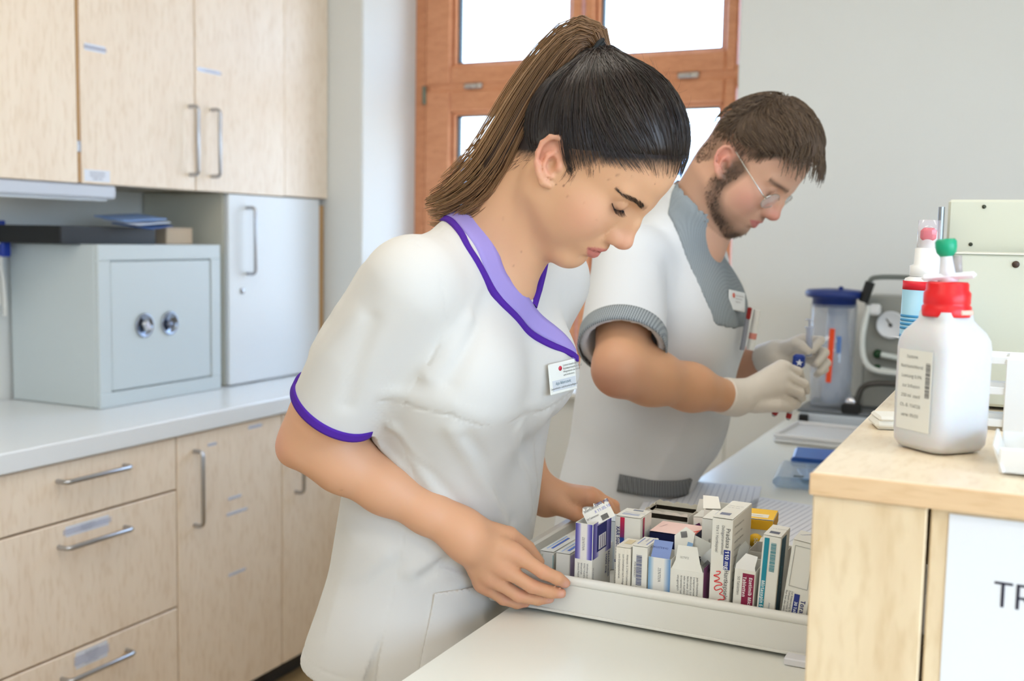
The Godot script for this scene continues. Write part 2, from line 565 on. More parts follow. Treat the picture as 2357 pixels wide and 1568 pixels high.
	for e in [[-2.362, 0], [-2.464, 1]]:
		var k := put("lock", lathe([[0, 0.0], [0.034, 0.0], [0.036, 0.004], [0.033, 0.007], [0.028, 0.0045], [0.026, 0.002], [0, 0.001]], 28), metal(Color(0.62, 0.65, 0.70), 0.2), sd, xf(Vector3(0.0065, -0.004, e[0] + 2.4415), Basis(Vector3.BACK, -PI / 2)))
		if e[1] == 0:
			put("knob", rb(Vector3(0.034, 0.016, 0.026), 0.006), metal(Color(0.75, 0.77, 0.8), 0.25), k, xf(Vector3(0, 0.010, 0), Basis(Vector3.UP, 0.5)))
		else:
			put("keyhole", lathe([[0, 0], [0.012, 0], [0.012, 0.006], [0, 0.006]], 16), metal(Color(0.5, 0.52, 0.58), 0.3), k, xf(Vector3(0.004, 0.001, 0)))
	# things on the safe
	var tray := thing("letter_tray", "black letter tray lying on the safe", "tray", w(-2.52, -0.042, -2.30))
	var blk := fab(Color(0.03, 0.03, 0.035), 0.45)
	put("base", rb(Vector3(0.25, 0.004, 0.35), 0.001), blk, tray, xf(Vector3(0, 0.002, 0)))
	for e in [[0.125, 0.0, 0.004, 0.35], [-0.125, 0.0, 0.004, 0.35], [0.0, 0.175, 0.25, 0.004], [0.0, -0.175, 0.25, 0.004]]:
		put("rim", rb(Vector3(e[2], 0.05, e[3]), 0.001), blk, tray, xf(Vector3(e[0], 0.025, e[1])))
	for i in 3:
		var bro := put("leaflet", rb(Vector3(0.12, 0.004, 0.17), 0.0015), fab([Color(0.55, 0.68, 0.88), Color(0.85, 0.88, 0.93), Color(0.2, 0.35, 0.6)][i], 0.4), null, xf(w(-2.415 + 0.01 * i, 0.026 + 0.010 * (1 - i), -2.40 - 0.014 * i), Basis(Vector3.UP, 0.2 * i) * Basis(Vector3.RIGHT, 0.06) * Basis(Vector3.BACK, -0.12)))
		tag(bro, ["light blue leaflet on top in the black letter tray", "white leaflet in the middle of the stack in the letter tray", "dark blue leaflet at the bottom of the stack in the letter tray"][i], "leaflet")
	var yp := put("sticky_note", rb(Vector3(0.03, 0.008, 0.03), 0.001), fab(Color(0.85, 0.72, 0.15), 0.6), null, xf(w(-2.55, 0.002, -2.485)))
	tag(yp, "small yellow note pad behind the black letter tray on the safe", "note pad")
	var bb := thing("carton", "small beige cardboard box at the right end of the safe top", "box", w(-2.46, -0.042, -2.585))
	put("box_body", rb(Vector3(0.12, 0.045, 0.115), 0.002), fab(Color(0.78, 0.69, 0.58), 0.7), bb, xf(Vector3(0, 0.0225, 0)))
	put("box_lid", rb(Vector3(0.122, 0.006, 0.117), 0.002), fab(Color(0.82, 0.74, 0.64), 0.7), bb, xf(Vector3(0, 0.048, 0)))
	# blue holder with white tubes on the side of the safe
	var ho := thing("tube_holder", "blue wall holder with white tubes hanging at the left side of the safe", "holder", w(-2.665, -0.04, -2.150))
	put("bracket", rb(Vector3(0.06, 0.085, 0.03), 0.004), fab(Color(0.04, 0.20, 0.62), 0.35), ho)
	put("plate", rb(Vector3(0.05, 0.02, 0.012), 0.003), fab(Color(0.04, 0.20, 0.62), 0.35), ho, xf(Vector3(-0.005, 0.05, 0)))
	for i in 3:
		var xx := -0.018 + 0.018 * i
		put("clip", rb(Vector3(0.008, 0.03, 0.01), 0.002), fab([Color(0.9, 0.9, 0.88), Color(0.9, 0.6, 0.3), Color(0.85, 0.88, 0.92)][i], 0.4), ho, xf(Vector3(xx, 0.008, 0.02)))
		put("tube", tube(curve([Vector3(xx - 0.004, -0.03, 0.005), Vector3(xx, -0.07, 0.012), Vector3(xx + 0.006, -0.12, 0.01), Vector3(xx + 0.007, -0.15 - 0.03 * i, 0.008)], 10), [0.006], 8), fab(Color(0.88, 0.87, 0.84), 0.4), ho)
	# labels stuck on the doors
	paper_label("door_label", "small white label near the top of the middle wall cabinet door", w(ux + 0.0004, 0.487, -2.195), 0.072, 0.020, 1)
	paper_label("door_label", "white label at the bottom edge of the middle wall cabinet door", w(ux + 0.0004, 0.145, -2.195), 0.09, 0.032, 3, false)
	paper_label("door_label", "thin white label on the wall cabinet door nearest the window", w(ux + 0.0004, 0.490, -2.645), 0.10, 0.014, 1)
	paper_label("drawer_label", "wide white printed label above the handle of the middle drawer", w(xf + 0.0004, -0.726, -1.895), 0.135, 0.026, 3)
	paper_label("drawer_label", "square white printed label above the handle of the bottom drawer", w(xf + 0.0004, -1.055, -1.90), 0.10, 0.042, 5)
	paper_label("door_label", "small strip label beside the top of the cabinet door handle", w(xf + 0.0004, -0.597, -2.343), 0.035, 0.009, 1)
	paper_label("door_label", "strip label at the upper right corner of the cabinet door", w(xf + 0.0004, -0.574, -2.53), 0.06, 0.011, 1)
	paper_label("door_label", "upper one of two strip labels close together on the cabinet door", w(xf + 0.0004, -0.769, -2.437), 0.055, 0.010, 1)
	paper_label("door_label", "lower one of two strip labels close together on the cabinet door", w(xf + 0.0004, -0.814, -2.446), 0.085, 0.010, 1)
	paper_label("door_label", "lowest strip label, alone halfway down the cabinet door", w(xf + 0.0004, -0.995, -2.445), 0.072, 0.010, 1)


# ================================================================ desk and hutch
func build_desk() -> void:
	var white := fab(Color(0.92, 0.92, 0.885), 0.33, 0.5, "desk_laminate")
	var d := thing("desk", "long white laminate desk under the medicine drawer and papers", "desk", w(0.0, -1.44, -1.9))
	pbox("desktop", d, Vector3(-0.622, -0.535, -3.265), Vector3(0.75, -0.5, -0.55), white, 0.004)
	var carc := fab(Color(0.85, 0.80, 0.72), 0.5)
	for z in [-0.62, -1.75, -3.2]:
		pbox("side_panel", d, Vector3(-0.58, -1.44, z - 0.02), Vector3(0.7, -0.535, z), carc)
	pbox("back_panel", d, Vector3(-0.55, -1.40, -3.2), Vector3(-0.53, -0.62, -0.64), carc)
	# wooden hutch standing on the desk
	var lam := wood("maple", Color(0.89, 0.80, 0.655), 0.12, Vector3(2.6, 0.7, 2.6), 0.4)
	var edge := wood("maple_edge", Color(0.88, 0.745, 0.58), 0.10, Vector3(0.8, 6, 3), 0.45)
	var topm := wood("maple_top", Color(0.955, 0.895, 0.79), 0.08, Vector3(3.0, 2, 0.8), 0.3)
	var h := thing("hutch", "light maple hutch on the desk with instruments and bottles on top", "hutch", w(0.25, -0.5, -1.65))
	pbox("top_board", h, Vector3(-0.178, -0.231, -2.32), Vector3(0.75, -0.210, -1.004), topm, 0.0025)
	pbox("edge_band", h, Vector3(-0.178, -0.231, -1.004), Vector3(0.75, -0.2105, -1.001), edge, 0.001)
	pbox("front_panel", h, Vector3(-0.175, -0.4995, -1.030), Vector3(-0.076, -0.231, -1.006), lam, 0.0015)
	pbox("front_panel", h, Vector3(-0.073, -0.4995, -1.034), Vector3(0.745, -0.231, -1.010), lam, 0.0015)
	pbox("side_panel", h, Vector3(-0.175, -0.4995, -1.265), Vector3(-0.157, -0.231, -1.030), lam)
	pbox("side_panel", h, Vector3(-0.175, -0.4995, -2.30), Vector3(-0.157, -0.231, -1.62), lam)
	pbox("side_panel", h, Vector3(-0.175, -0.325, -1.62), Vector3(-0.157, -0.231, -1.265), lam)
	pbox("side_panel", h, Vector3(0.727, -0.4995, -2.30), Vector3(0.745, -0.231, -1.03), lam)
	pbox("back_panel", h, Vector3(-0.157, -0.4995, -2.30), Vector3(0.727, -0.231, -2.28), lam)
	pbox("drawer_runner", h, Vector3(-0.245, -0.4995, -1.282), Vector3(-0.10, -0.4905, -1.262), fab(Color(0.88, 0.88, 0.9), 0.4), 0.0015)
	# notice on the hutch front
	var s := thing("notice", "white notice in a clear pocket on the hutch front", "sign", w(0.157, -0.40, -1.009))
	put("paper", rb(Vector3(0.43, 0.33, 0.0008), 0.0003), fab(Color(0.88, 0.88, 0.885), 0.35), s, xf(Vector3(0, -0.0, 0)))
	lettering(s, "TR", 0.036, Color(0.10, 0.08, 0.16), xf(Vector3(-0.1765, 0.0985, 0.0008)), false, "lettering", false, 0)


# ================================================================ the open drawer and its boxes
const PAPER := Color(0.90, 0.895, 0.865)


func build_drawer() -> void:
	var white := fab(Color(0.88, 0.875, 0.85), 0.38, 0.5, "drawer_white")
	var d := thing("drawer", "white pulled-out drawer full of medicine boxes", "drawer", w(-0.36, -0.492, -1.44))
	var yb := -0.492
	pbox("base", d, Vector3(-0.636, yb, -1.586), Vector3(-0.06, yb + 0.006, -1.288), white)
	pbox("side_panel", d, Vector3(-0.636, yb - 0.001, -1.296), Vector3(-0.06, -0.455, -1.287), white, 0.0015)
	put("rail", tube([w(-0.636, -0.4505, -1.2905) - d.position, w(-0.06, -0.4505, -1.2905) - d.position], [0.0062], 14), white, d)
	pbox("bottom_rail", d, Vector3(-0.636, yb - 0.003, -1.294), Vector3(-0.06, yb + 0.001, -1.2845), white, 0.001)
	pbox("side_panel", d, Vector3(-0.636, yb, -1.588), Vector3(-0.06, -0.452, -1.579), white, 0.0015)
	put("rail", tube([w(-0.636, -0.4505, -1.5835) - d.position, w(-0.06, -0.4505, -1.5835) - d.position], [0.0062], 14), white, d)
	pbox("front_panel", d, Vector3(-0.650, yb - 0.003, -1.592), Vector3(-0.634, -0.442, -1.283), white, 0.003)
	pbox("divider", d, Vector3(-0.634, yb, -1.50), Vector3(-0.61, -0.462, -1.494), white)
	boxes()


# A medicine carton: floor corner (left, near), size, lean about z, printed on its near face and its right face
func carton(called: String, label: String, x: float, z: float, s: Vector3, lean := 0.0, turn := 0.0, col := PAPER, open := false) -> Node3D:
	var t := thing(called, label, "medicine box", w(x + s.x / 2, -0.4855, z - s.z / 2), "medicine boxes in the drawer")
	t.basis = Basis(Vector3.UP, turn) * Basis(Vector3.BACK, lean)
	if lean != 0.0:
		t.position.y += absf(sin(lean)) * s.x * 0.5
	var m := fab(col, 0.5, 0.4)
	if not open:
		put("box_body", rb(s, 0.0006), m, t, xf(Vector3(0, s.y / 2, 0)))
		put("top_flap", rb(Vector3(s.x - 0.0004, 0.0006, s.z + 0.0006), 0.0002), m, t, xf(Vector3(0, s.y + 0.0009, 0.0003), Basis(Vector3.RIGHT, -0.012)))
	else:
		var th := 0.0007
		var wl := [[rb(Vector3(s.x, s.y, th), 0.0002), xf(Vector3(0, s.y / 2, s.z / 2))], [rb(Vector3(s.x, s.y, th), 0.0002), xf(Vector3(0, s.y / 2, -s.z / 2))], [rb(Vector3(th, s.y, s.z), 0.0002), xf(Vector3(s.x / 2, s.y / 2, 0))], [rb(Vector3(th, s.y, s.z), 0.0002), xf(Vector3(-s.x / 2, s.y / 2, 0))], [rb(Vector3(s.x, th, s.z), 0.0002), xf(Vector3(0, 0.001, 0))]]
		put("box_body", join(wl), m, t)
		var fo := fab(Color(0.74, 0.755, 0.75), 0.3)
		for i in 3:
			put("blister", rb(Vector3(s.x * 0.8, s.y * 0.76, 0.0012), 0.0004), fo, t, xf(Vector3(0.001 * i - 0.001, s.y * 0.45, -s.z * 0.3 + s.z * 0.25 * i), Basis(Vector3.RIGHT, 0.04 * i)))
	return t


func near_at(s: Vector3, u: float, v: float, spin := 0.0) -> Transform3D:   # a place on the near face: u across from the centre, v height
	return xf(Vector3(u, v, s.z / 2 + 0.0006), Basis(Vector3.BACK, spin))


func right_at(s: Vector3, u: float, v: float, spin := 0.0) -> Transform3D:   # a place on the right face: u away from the near edge
	return xf(Vector3(s.x / 2 + 0.0006, v, s.z / 2 - u), Basis(Vector3.UP, PI / 2) * Basis(Vector3.BACK, spin))


func top_at(s: Vector3, u: float, v: float, spin := 0.0) -> Transform3D:
	return xf(Vector3(u, s.y + 0.0016, v), Basis(Vector3.RIGHT, -PI / 2) * Basis(Vector3.BACK, spin))


func barcode(t: Node3D, a: Transform3D, along: float, tall: float, c: Color) -> void:   # bars stacked along local y
	var bars := []
	var y := -along / 2
	var k := 3
	while y < along / 2:
		k = (k * 7 + 5) % 11
		var th := along * (0.012 + 0.005 * (k % 4))
		bars.append([rb(Vector3(tall, th, 0.0002), 0.00005), xf(Vector3(0, y, 0))])
		y += th + along * (0.014 + 0.004 * (k % 3))
	put("barcode", join(bars), fab(c, 0.6), t, a)


func rows_of_text(t: Node3D, at: Callable, s: Vector3, u0: float, step: float, v: float, texts: Array, h: float, c: Color, spin := -PI / 2) -> void:
	for i in texts.size():
		lettering(t, texts[i], h, c, at.call(s, u0 + step * i, v, spin), false, "lettering", false, 0)


func boxes() -> void:
	var ink := Color(0.25, 0.26, 0.30)
	var navy := Color(0.12, 0.15, 0.42)
	var dn := -PI / 2
	var s: Vector3
	var t: Node3D
	# two flat boxes with blue print at the left
	s = Vector3(0.0205, 0.056, 0.093)
	t = carton("medicine_box", "low white box at the drawer's left end with its end flap open", -0.594, -1.33, s)
	flat("blue_print", t, 0.0035, 0.06, Color(0.25, 0.40, 0.78), top_at(s, 0.001, 0.002))
	flat("blue_print", t, 0.002, 0.07, Color(0.62, 0.72, 0.90), top_at(s, -0.005, 0.0))
	flat("green_edge", t, 0.0012, 0.05, Color(0.55, 0.72, 0.74), near_at(s, 0.0095, 0.028))
	put("end_flap", rb(Vector3(0.009, 0.05, 0.0006), 0.0002), fab(Color(0.72, 0.70, 0.62), 0.6), t, xf(Vector3(-0.0085, 0.028, s.z / 2 + 0.004), Basis(Vector3.UP, 0.9)))
	rows_of_text(t, near_at, s, 0.001, 0.004, 0.022, ["Ch.-B.:", "verw. bis"], 0.004, ink)
	s = Vector3(0.0205, 0.060, 0.079)
	t = carton("medicine_box", "low white box with a lavender side, left of the dark blue striped box", -0.566, -1.32, s)
	flat("blue_print", t, 0.004, 0.055, Color(0.30, 0.48, 0.86), top_at(s, 0.003, 0.0))
	flat("blue_print", t, 0.0015, 0.07, Color(0.66, 0.76, 0.93), top_at(s, -0.004, 0.0))
	flat("lavender_side", t, 0.07, 0.056, Color(0.72, 0.66, 0.82), right_at(s, 0.036, 0.030))
	flat("green_edge", t, 0.07, 0.012, Color(0.48, 0.62, 0.60), right_at(s, 0.036, 0.012))
	rows_of_text(t, near_at, s, -0.004, 0.004, 0.030, ["Ch.-B.: 51", "verw. bis: 02", "verw."], 0.004, ink)
	# flat white box behind them
	s = Vector3(0.075, 0.040, 0.10)
	t = carton("medicine_box", "flat white box lying behind the low boxes at the drawer's left end", -0.615, -1.435, s)
	flat("grey_print", t, 0.05, 0.002, Color(0.72, 0.74, 0.82), top_at(s, 0.004, 0.02))
	flat("grey_print", t, 0.05, 0.002, Color(0.72, 0.74, 0.82), top_at(s, 0.004, 0.012))
	flat("grey_print", t, 0.03, 0.004, Color(0.6, 0.68, 0.86), top_at(s, 0.01, -0.01))
	s = Vector3(0.035, 0.072, 0.04)
	t = carton("medicine_box", "plain pale blue box behind the dark blue striped box", -0.565, -1.47, s, 0, 0, Color(0.84, 0.88, 0.92))
	# the dark blue striped box with its torn flap
	s = Vector3(0.0242, 0.1105, 0.069)
	t = carton("medicine_box", "white and dark blue box with a torn printed flap leaning out of its top", -0.532, -1.305, s, 0, 0, PAPER, true)
	var grad := GradientTexture2D.new()
	var g := Gradient.new()
	g.offsets = PackedFloat32Array([0.0, 0.24, 0.34, 0.66, 0.76, 1.0])
	g.colors = PackedColorArray([Color(0.22, 0.20, 0.55), Color(0.62, 0.60, 0.80), Color(0.9, 0.89, 0.88), Color(0.9, 0.89, 0.88), Color(0.60, 0.58, 0.80), Color(0.17, 0.15, 0.55)])
	grad.gradient = g
	grad.width = 128
	grad.height = 4
	var gmat := StandardMaterial3D.new()
	gmat.albedo_texture = grad
	gmat.roughness = 0.5
	var pm := PlaneMesh.new()
	pm.size = Vector2(0.0238, 0.048)
	pm.orientation = PlaneMesh.FACE_Z
	put("striped_print", pm, gmat, t, near_at(s, 0, 0.086))
	var pm2 := PlaneMesh.new()
	pm2.size = Vector2(0.067, 0.048)
	pm2.orientation = PlaneMesh.FACE_Z
	put("striped_print", pm2, gmat, t, right_at(s, 0.0345, 0.086))
	lettering(t, "ZENTIVA", 0.0058, Color(0.20, 0.25, 0.55), near_at(s, -0.0005, 0.083, dn))
	flat("blue_panel", t, 0.036, 0.036, Color(0.10, 0.13, 0.42), right_at(s, 0.033, 0.087))
	flat("white_panel", t, 0.026, 0.019, Color(0.85, 0.84, 0.86), right_at(s, 0.034, 0.081).translated_local(Vector3(0, 0, 0.0004)))
	for i in 3:
		flat("print_line", t, 0.0012, 0.017, Color(0.45, 0.4, 0.5), right_at(s, 0.027 + 0.007 * i, 0.081).translated_local(Vector3(0, 0, 0.0008)))
	rows_of_text(t, near_at, s, 0.006, -0.0042, 0.057, ["Winthrop Arzneimittel", "65927 Frankfurt am M", "Mitvertrieb", "Zentiva Pharma GmbH"], 0.0036, ink)
	lettering(t, "30 Tabletten", 0.005, ink, right_at(s, 0.004, 0.040, dn), false, "lettering", false, 1)
	lettering(t, "1000 mg", 0.0085, navy, right_at(s, 0.052, 0.045, dn), true)
	lettering(t, "Metformin", 0.0085, navy, right_at(s, 0.061, 0.042, dn), true)
	var fl := put("torn_flap", torn_sheet(0.038, 0.028), fab(Color(0.92, 0.915, 0.89), 0.5), t, xf(Vector3(0.010, 0.1215, 0.012), Basis(Vector3.UP, 0.42) * Basis(Vector3.BACK, 0.50) * Basis(Vector3.RIGHT, -0.35)))
	lettering(fl, "Metformin", 0.0055, ink, xf(Vector3(-0.006, 0.008, 0.0008)))
	lettering(fl, "1000 mg", 0.0062, navy, xf(Vector3(0.010, 0.010, 0.0009)), true)
	lettering(fl, "X 11.05.18", 0.006, Color(0.25, 0.3, 0.75), xf(Vector3(0.008, 0.002, 0.0009)))
	lettering(fl, "30 Tabletten", 0.0035, ink, xf(Vector3(-0.009, -0.003, 0.0009)))
	barcode(fl, xf(Vector3(0.006, -0.009, 0.0009), Basis(Vector3.BACK, PI / 2)), 0.010, 0.007, Color(0.15, 0.15, 0.17))
	# tall white box with a red-blue band
	s = Vector3(0.036, 0.1135, 0.046)
	t = carton("medicine_box", "tall white box with a red to blue band and dark sideways lettering", -0.494, -1.352, s)
	var g2t := GradientTexture2D.new()
	var g2 := Gradient.new()
	g2.offsets = PackedFloat32Array([0.0, 0.66, 0.7, 1.0])
	g2.colors = PackedColorArray([Color(0.80, 0.06, 0.25), Color(0.45, 0.12, 0.38), Color(0.05, 0.22, 0.55), Color(0.05, 0.25, 0.60)])
	g2t.gradient = g2
	g2t.width = 4
	g2t.height = 128
	g2t.fill_from = Vector2(0, 0)
	g2t.fill_to = Vector2(0, 1)
	var g2m := StandardMaterial3D.new()
	g2m.albedo_texture = g2t
	g2m.roughness = 0.5
	var pb := PlaneMesh.new()
	pb.size = Vector2(0.0062, 0.041)
	pb.orientation = PlaneMesh.FACE_Z
	put("colour_band", pb, g2m, t, near_at(s, -0.0075, 0.0925))
	put("colour_band", pb, g2m, t, right_at(s, 0.012, 0.0925))
	flat("emblem", t, 0.013, 0.016, Color(0.86, 0.86, 0.85), right_at(s, 0.028, 0.085))
	lettering(t, "XAR Succ 95 mg Retardtabl.", 0.0082, navy, near_at(s, -0.0135, 0.056, dn), true)
	rows_of_text(t, near_at, s, 0.009, -0.004, 0.085, ["Retardtabletten", "Metoprolol"], 0.0035, ink)
	rows_of_text(t, top_at, s, -0.012, 0.0, 0.0, ["Metoprololsuccinat", ], 0.004, Color(0.35, 0.42, 0.62), 0.0)
	barcode(t, top_at(s, 0.002, -0.014, PI / 2), 0.014, 0.006, Color(0.5, 0.54, 0.64))
	flat("grey_print", t, 0.024, 0.001, Color(0.5, 0.58, 0.8), top_at(s, 0, 0.008))
	flat("grey_print", t, 0.024, 0.001, Color(0.5, 0.58, 0.8), top_at(s, 0, 0.013))
	# small cream box
	s = Vector3(0.0205, 0.086, 0.044)
	t = carton("medicine_box", "small cream box with fine sideways print in the front row", -0.474, -1.303, s, 0, 0, Color(0.90, 0.88, 0.83))
	rows_of_text(t, near_at, s, 0.006, -0.0055, 0.078, ["Hinterstr. 5, 27472 Cuxhaven, Deutschland", "zum Einnehmen nach Anlage beachten.", "zum Quetiapinfumarat."], 0.0036, ink)
	flat("cream_print", t, 0.010, 0.020, Color(0.86, 0.80, 0.66), top_at(s, 0.0, -0.004))
	# barcode box
	s = Vector3(0.0205, 0.0905, 0.047)
	t = carton("medicine_box", "white box with a blue-grey barcode down its face in the front row", -0.4515, -1.303, s)
	barcode(t, near_at(s, -0.0005, 0.060), 0.040, 0.0075, Color(0.33, 0.36, 0.52))
	lettering(t, "PZN-09926327", 0.003, ink, near_at(s, -0.006, 0.06, dn))
	flat("blue_block", t, 0.0042, 0.022, Color(0.04, 0.18, 0.55), near_at(s, 0.0, 0.025))
	lettering(t, "Risperidon", 0.007, navy, near_at(s, 0.0065, 0.035, dn), true, "lettering", false, 0)
	rows_of_text(t, near_at, s, -0.004, -0.004, 0.038, ["Inhalt: beachten", "Packungsbeilage"], 0.0032, ink)
	rows_of_text(t, top_at, s, 0.0, 0.0, 0.0, ["Risperidon 1 mg"], 0.0035, Color(0.3, 0.33, 0.6), PI / 2)
	flat("grey_print", t, 0.0015, 0.03, Color(0.55, 0.6, 0.8), top_at(s, -0.006, 0))
	flat("grey_print", t, 0.0015, 0.03, Color(0.55, 0.6, 0.8), top_at(s, 0.006, 0))
	# light blue striped box
	s = Vector3(0.0295, 0.080, 0.045)
	t = carton("medicine_box", "light blue and white box with its blue end flap folded back", -0.429, -1.303, s, 0, 0, PAPER, true)
	var gb := GradientTexture2D.new()
	var gg := Gradient.new()
	gg.offsets = PackedFloat32Array([0.0, 0.25, 0.7, 1.0])
	gg.colors = PackedColorArray([Color(0.42, 0.62, 0.80), Color(0.90, 0.90, 0.89), Color(0.90, 0.90, 0.89), Color(0.36, 0.55, 0.78)])
	gb.gradient = gg
	gb.width = 128
	gb.height = 4
	var gbm := StandardMaterial3D.new()
	gbm.albedo_texture = gb
	gbm.roughness = 0.5
	var pg := PlaneMesh.new()
	pg.size = Vector2(0.0292, 0.043)
	pg.orientation = PlaneMesh.FACE_Z
	put("striped_print", pg, gbm, t, near_at(s, 0, 0.0585))
	lettering(t, "ZENTIVA", 0.0060, Color(0.25, 0.32, 0.60), near_at(s, 0.0, 0.058, dn))
	rows_of_text(t, near_at, s, 0.009, -0.0052, 0.030, ["1 Tablette enthaelt", "Verschreibung", "Arzneimittel fuer", "Zul.-Nr. 3871"], 0.0042, ink)
	var bf := put("end_flap", rb(Vector3(0.025, 0.024, 0.0007), 0.0002), fab(Color(0.47, 0.56, 0.78), 0.5), t, xf(Vector3(0.0, 0.089, 0.014), Basis(Vector3.RIGHT, -0.62)))
	rows_of_text(bf, func(_s, u, v, sp): return xf(Vector3(u, v, 0.0006), Basis(Vector3.BACK, sp)), s, 0.008, -0.0, 0.002, ["CH-B 0.2372A07"], 0.003, navy, PI)
	# white box with a raised trapezoid flap and the loose flaps behind it
	s = Vector3(0.042, 0.069, 0.03)
	t = carton("medicine_box", "white box with a raised trapezoid flap and a purple side", -0.399, -1.303, s, 0, 0, Color(0.91, 0.91, 0.885), true)
	put("raised_flap", prism_shape([Vector2(-0.0205, 0), Vector2(0.0205, 0), Vector2(0.0165, 0.010), Vector2(0.0115, 0.031), Vector2(-0.0135, 0.031), Vector2(-0.0155, 0.012)], 0.0007), fab(Color(0.91, 0.91, 0.885), 0.5), t, xf(Vector3(0, s.y, s.z / 2), Basis(Vector3.RIGHT, -0.10)))
	flat("purple_side", t, 0.028, 0.045, Color(0.55, 0.30, 0.50), right_at(s, 0.015, 0.052))
	rows_of_text(t, near_at, s, 0.014, -0.0042, 0.062, ["jede Filmtablette enthaelt", "Enalapril Lactose und So-", "Monohydrat. Enthaelt", "Nicht ueber 25 Grad", "oder im Kuehlen lagern.", "Arzneimittel fuer Kinder", "unzugaenglich"], 0.0036, ink)
	lettering(t, "027972", 0.0042, Color(0.5, 0.5, 0.48), xf(Vector3(-0.004, 0.085, s.z / 2 - 0.0005)))
	var f1 := put("loose_flap", prism_shape([Vector2(-0.010, 0), Vector2(0.008, 0), Vector2(0.014, 0.045), Vector2(0.002, 0.052), Vector2(-0.012, 0.040)], 0.0007), fab(Color(0.90, 0.90, 0.87), 0.5), t, xf(Vector3(-0.012, 0.066, -0.004), Basis(Vector3.UP, 0.2) * Basis(Vector3.RIGHT, -0.25)))
	barcode(f1, xf(Vector3(0.0, 0.042, 0.001), Basis(Vector3.BACK, PI / 2 + 0.2)), 0.008, 0.008, Color(0.35, 0.36, 0.40))
	flat("blue_print", f1, 0.007, 0.009, Color(0.55, 0.70, 0.86), xf(Vector3(0.008, 0.028, 0.001), Basis(Vector3.BACK, -0.25)))
	lettering(f1, "N2", 0.007, ink, xf(Vector3(-0.002, 0.022, 0.001), Basis(Vector3.BACK, -1.0)))
	var cu := put("curled_flap", curled_sheet(0.022, 0.030, 1.1), fab(Color(0.88, 0.89, 0.89), 0.5), t, xf(Vector3(0.026, 0.082, -0.012), Basis(Vector3.BACK, -0.75) * Basis(Vector3.RIGHT, 0.2)))
	barcode(cu, xf(Vector3(0.003, -0.008, 0.010), Basis(Vector3.BACK, PI / 2) * Basis(Vector3.UP, 0.3)), 0.012, 0.011, Color(0.15, 0.15, 0.18))
	put("side_flap", prism_shape([Vector2(-0.012, 0), Vector2(0.012, 0), Vector2(0.010, 0.022), Vector2(-0.013, 0.024)], 0.0007), fab(Color(0.87, 0.87, 0.84), 0.5), t, xf(Vector3(0.006, 0.080, -0.018), Basis(Vector3.BACK, -0.25)))
	# torn open box behind
	s = Vector3(0.063, 0.101, 0.05)
	t = carton("medicine_box", "wide grey-white box torn open at the top, in the back row", -0.482, -1.44, s, 0, 0, Color(0.89, 0.865, 0.82), true)
	put("torn_edge", torn_sheet(0.062, 0.012), fab(Color(0.89, 0.865, 0.82), 0.6), t, xf(Vector3(0, s.y - 0.001, s.z / 2)))
	put("torn_edge", torn_sheet(0.062, 0.014), fab(Color(0.84, 0.82, 0.76), 0.6), t, xf(Vector3(0, s.y + 0.001, -s.z / 2)))
	put("torn_edge", torn_sheet(0.048, 0.010), fab(Color(0.86, 0.83, 0.77), 0.6), t, xf(Vector3(-s.x / 2, s.y, 0), Basis(Vector3.UP, PI / 2)))
	put("side_flap", prism_shape([Vector2(-0.016, 0), Vector2(0.014, 0), Vector2(0.018, 0.014), Vector2(0.002, 0.026), Vector2(-0.018, 0.018)], 0.0007), fab(Color(0.90, 0.885, 0.85), 0.6), t, xf(Vector3(s.x / 2 + 0.016, s.y - 0.004, -0.012), Basis(Vector3.BACK, -0.3) * Basis(Vector3.RIGHT, -0.2)))
	# pink-topped navy box
	s = Vector3(0.061, 0.0925, 0.058)
	t = carton("medicine_box", "box with a pale pink top and dark navy face in the middle", -0.452, -1.372, s, 0, 0.0, Color(0.07, 0.10, 0.28))
	flat("pink_top", t, 0.0605, 0.0575, Color(0.93, 0.80, 0.77), top_at(s, 0, 0))
	put("red_corner", prism_shape([Vector2(0, 0), Vector2(0.017, 0), Vector2(0.017, 0.035)], 0.0003), fab(Color(0.85, 0.30, 0.24), 0.5), t, top_at(s, 0.013, 0.0285).translated_local(Vector3(0, 0, 0.0003)))
	put("pink_corner", prism_shape([Vector2(0, 0), Vector2(0.011, 0), Vector2(0.011, 0.022)], 0.0003), fab(Color(0.93, 0.80, 0.77), 0.5), t, top_at(s, 0.018, 0.0283).translated_local(Vector3(0, 0, 0.0007)))
	lettering(t, "Filmtabletten", 0.0035, Color(0.5, 0.35, 0.35), top_at(s, -0.021, -0.004, 1.3).translated_local(Vector3(0, 0, 0.0006)))
	lettering(t, "E", 0.008, Color(0.8, 0.82, 0.85), near_at(s, -0.019, 0.083))
	# three slim boxes behind the tall one
	s = Vector3(0.014, 0.104, 0.04)
	t = carton("medicine_box", "narrow white box with a purple square mark beside the torn open box", -0.405, -1.435, s, 0.05)
	flat("purple_mark", t, 0.008, 0.011, Color(0.36, 0.12, 0.32), near_at(s, 0.001, 0.090, 0.5))
	flat("green_mark", t, 0.006, 0.012, Color(0.45, 0.62, 0.54), near_at(s, 0.001, 0.074, 0.4))
	s = Vector3(0.024, 0.119, 0.052)
	t = carton("medicine_box", "slim white box with its paper flap standing open, behind the tallest box", -0.392, -1.425, s, 0, 0, PAPER, true)
	put("side_flap", prism_shape([Vector2(-0.012, 0), Vector2(0.012, 0), Vector2(0.011, 0.024), Vector2(-0.010, 0.026)], 0.0007), fab(Color(0.91, 0.90, 0.87), 0.5), t, xf(Vector3(-0.004, s.y, 0.016), Basis(Vector3.UP, 0.4) * Basis(Vector3.RIGHT, -1.05)))
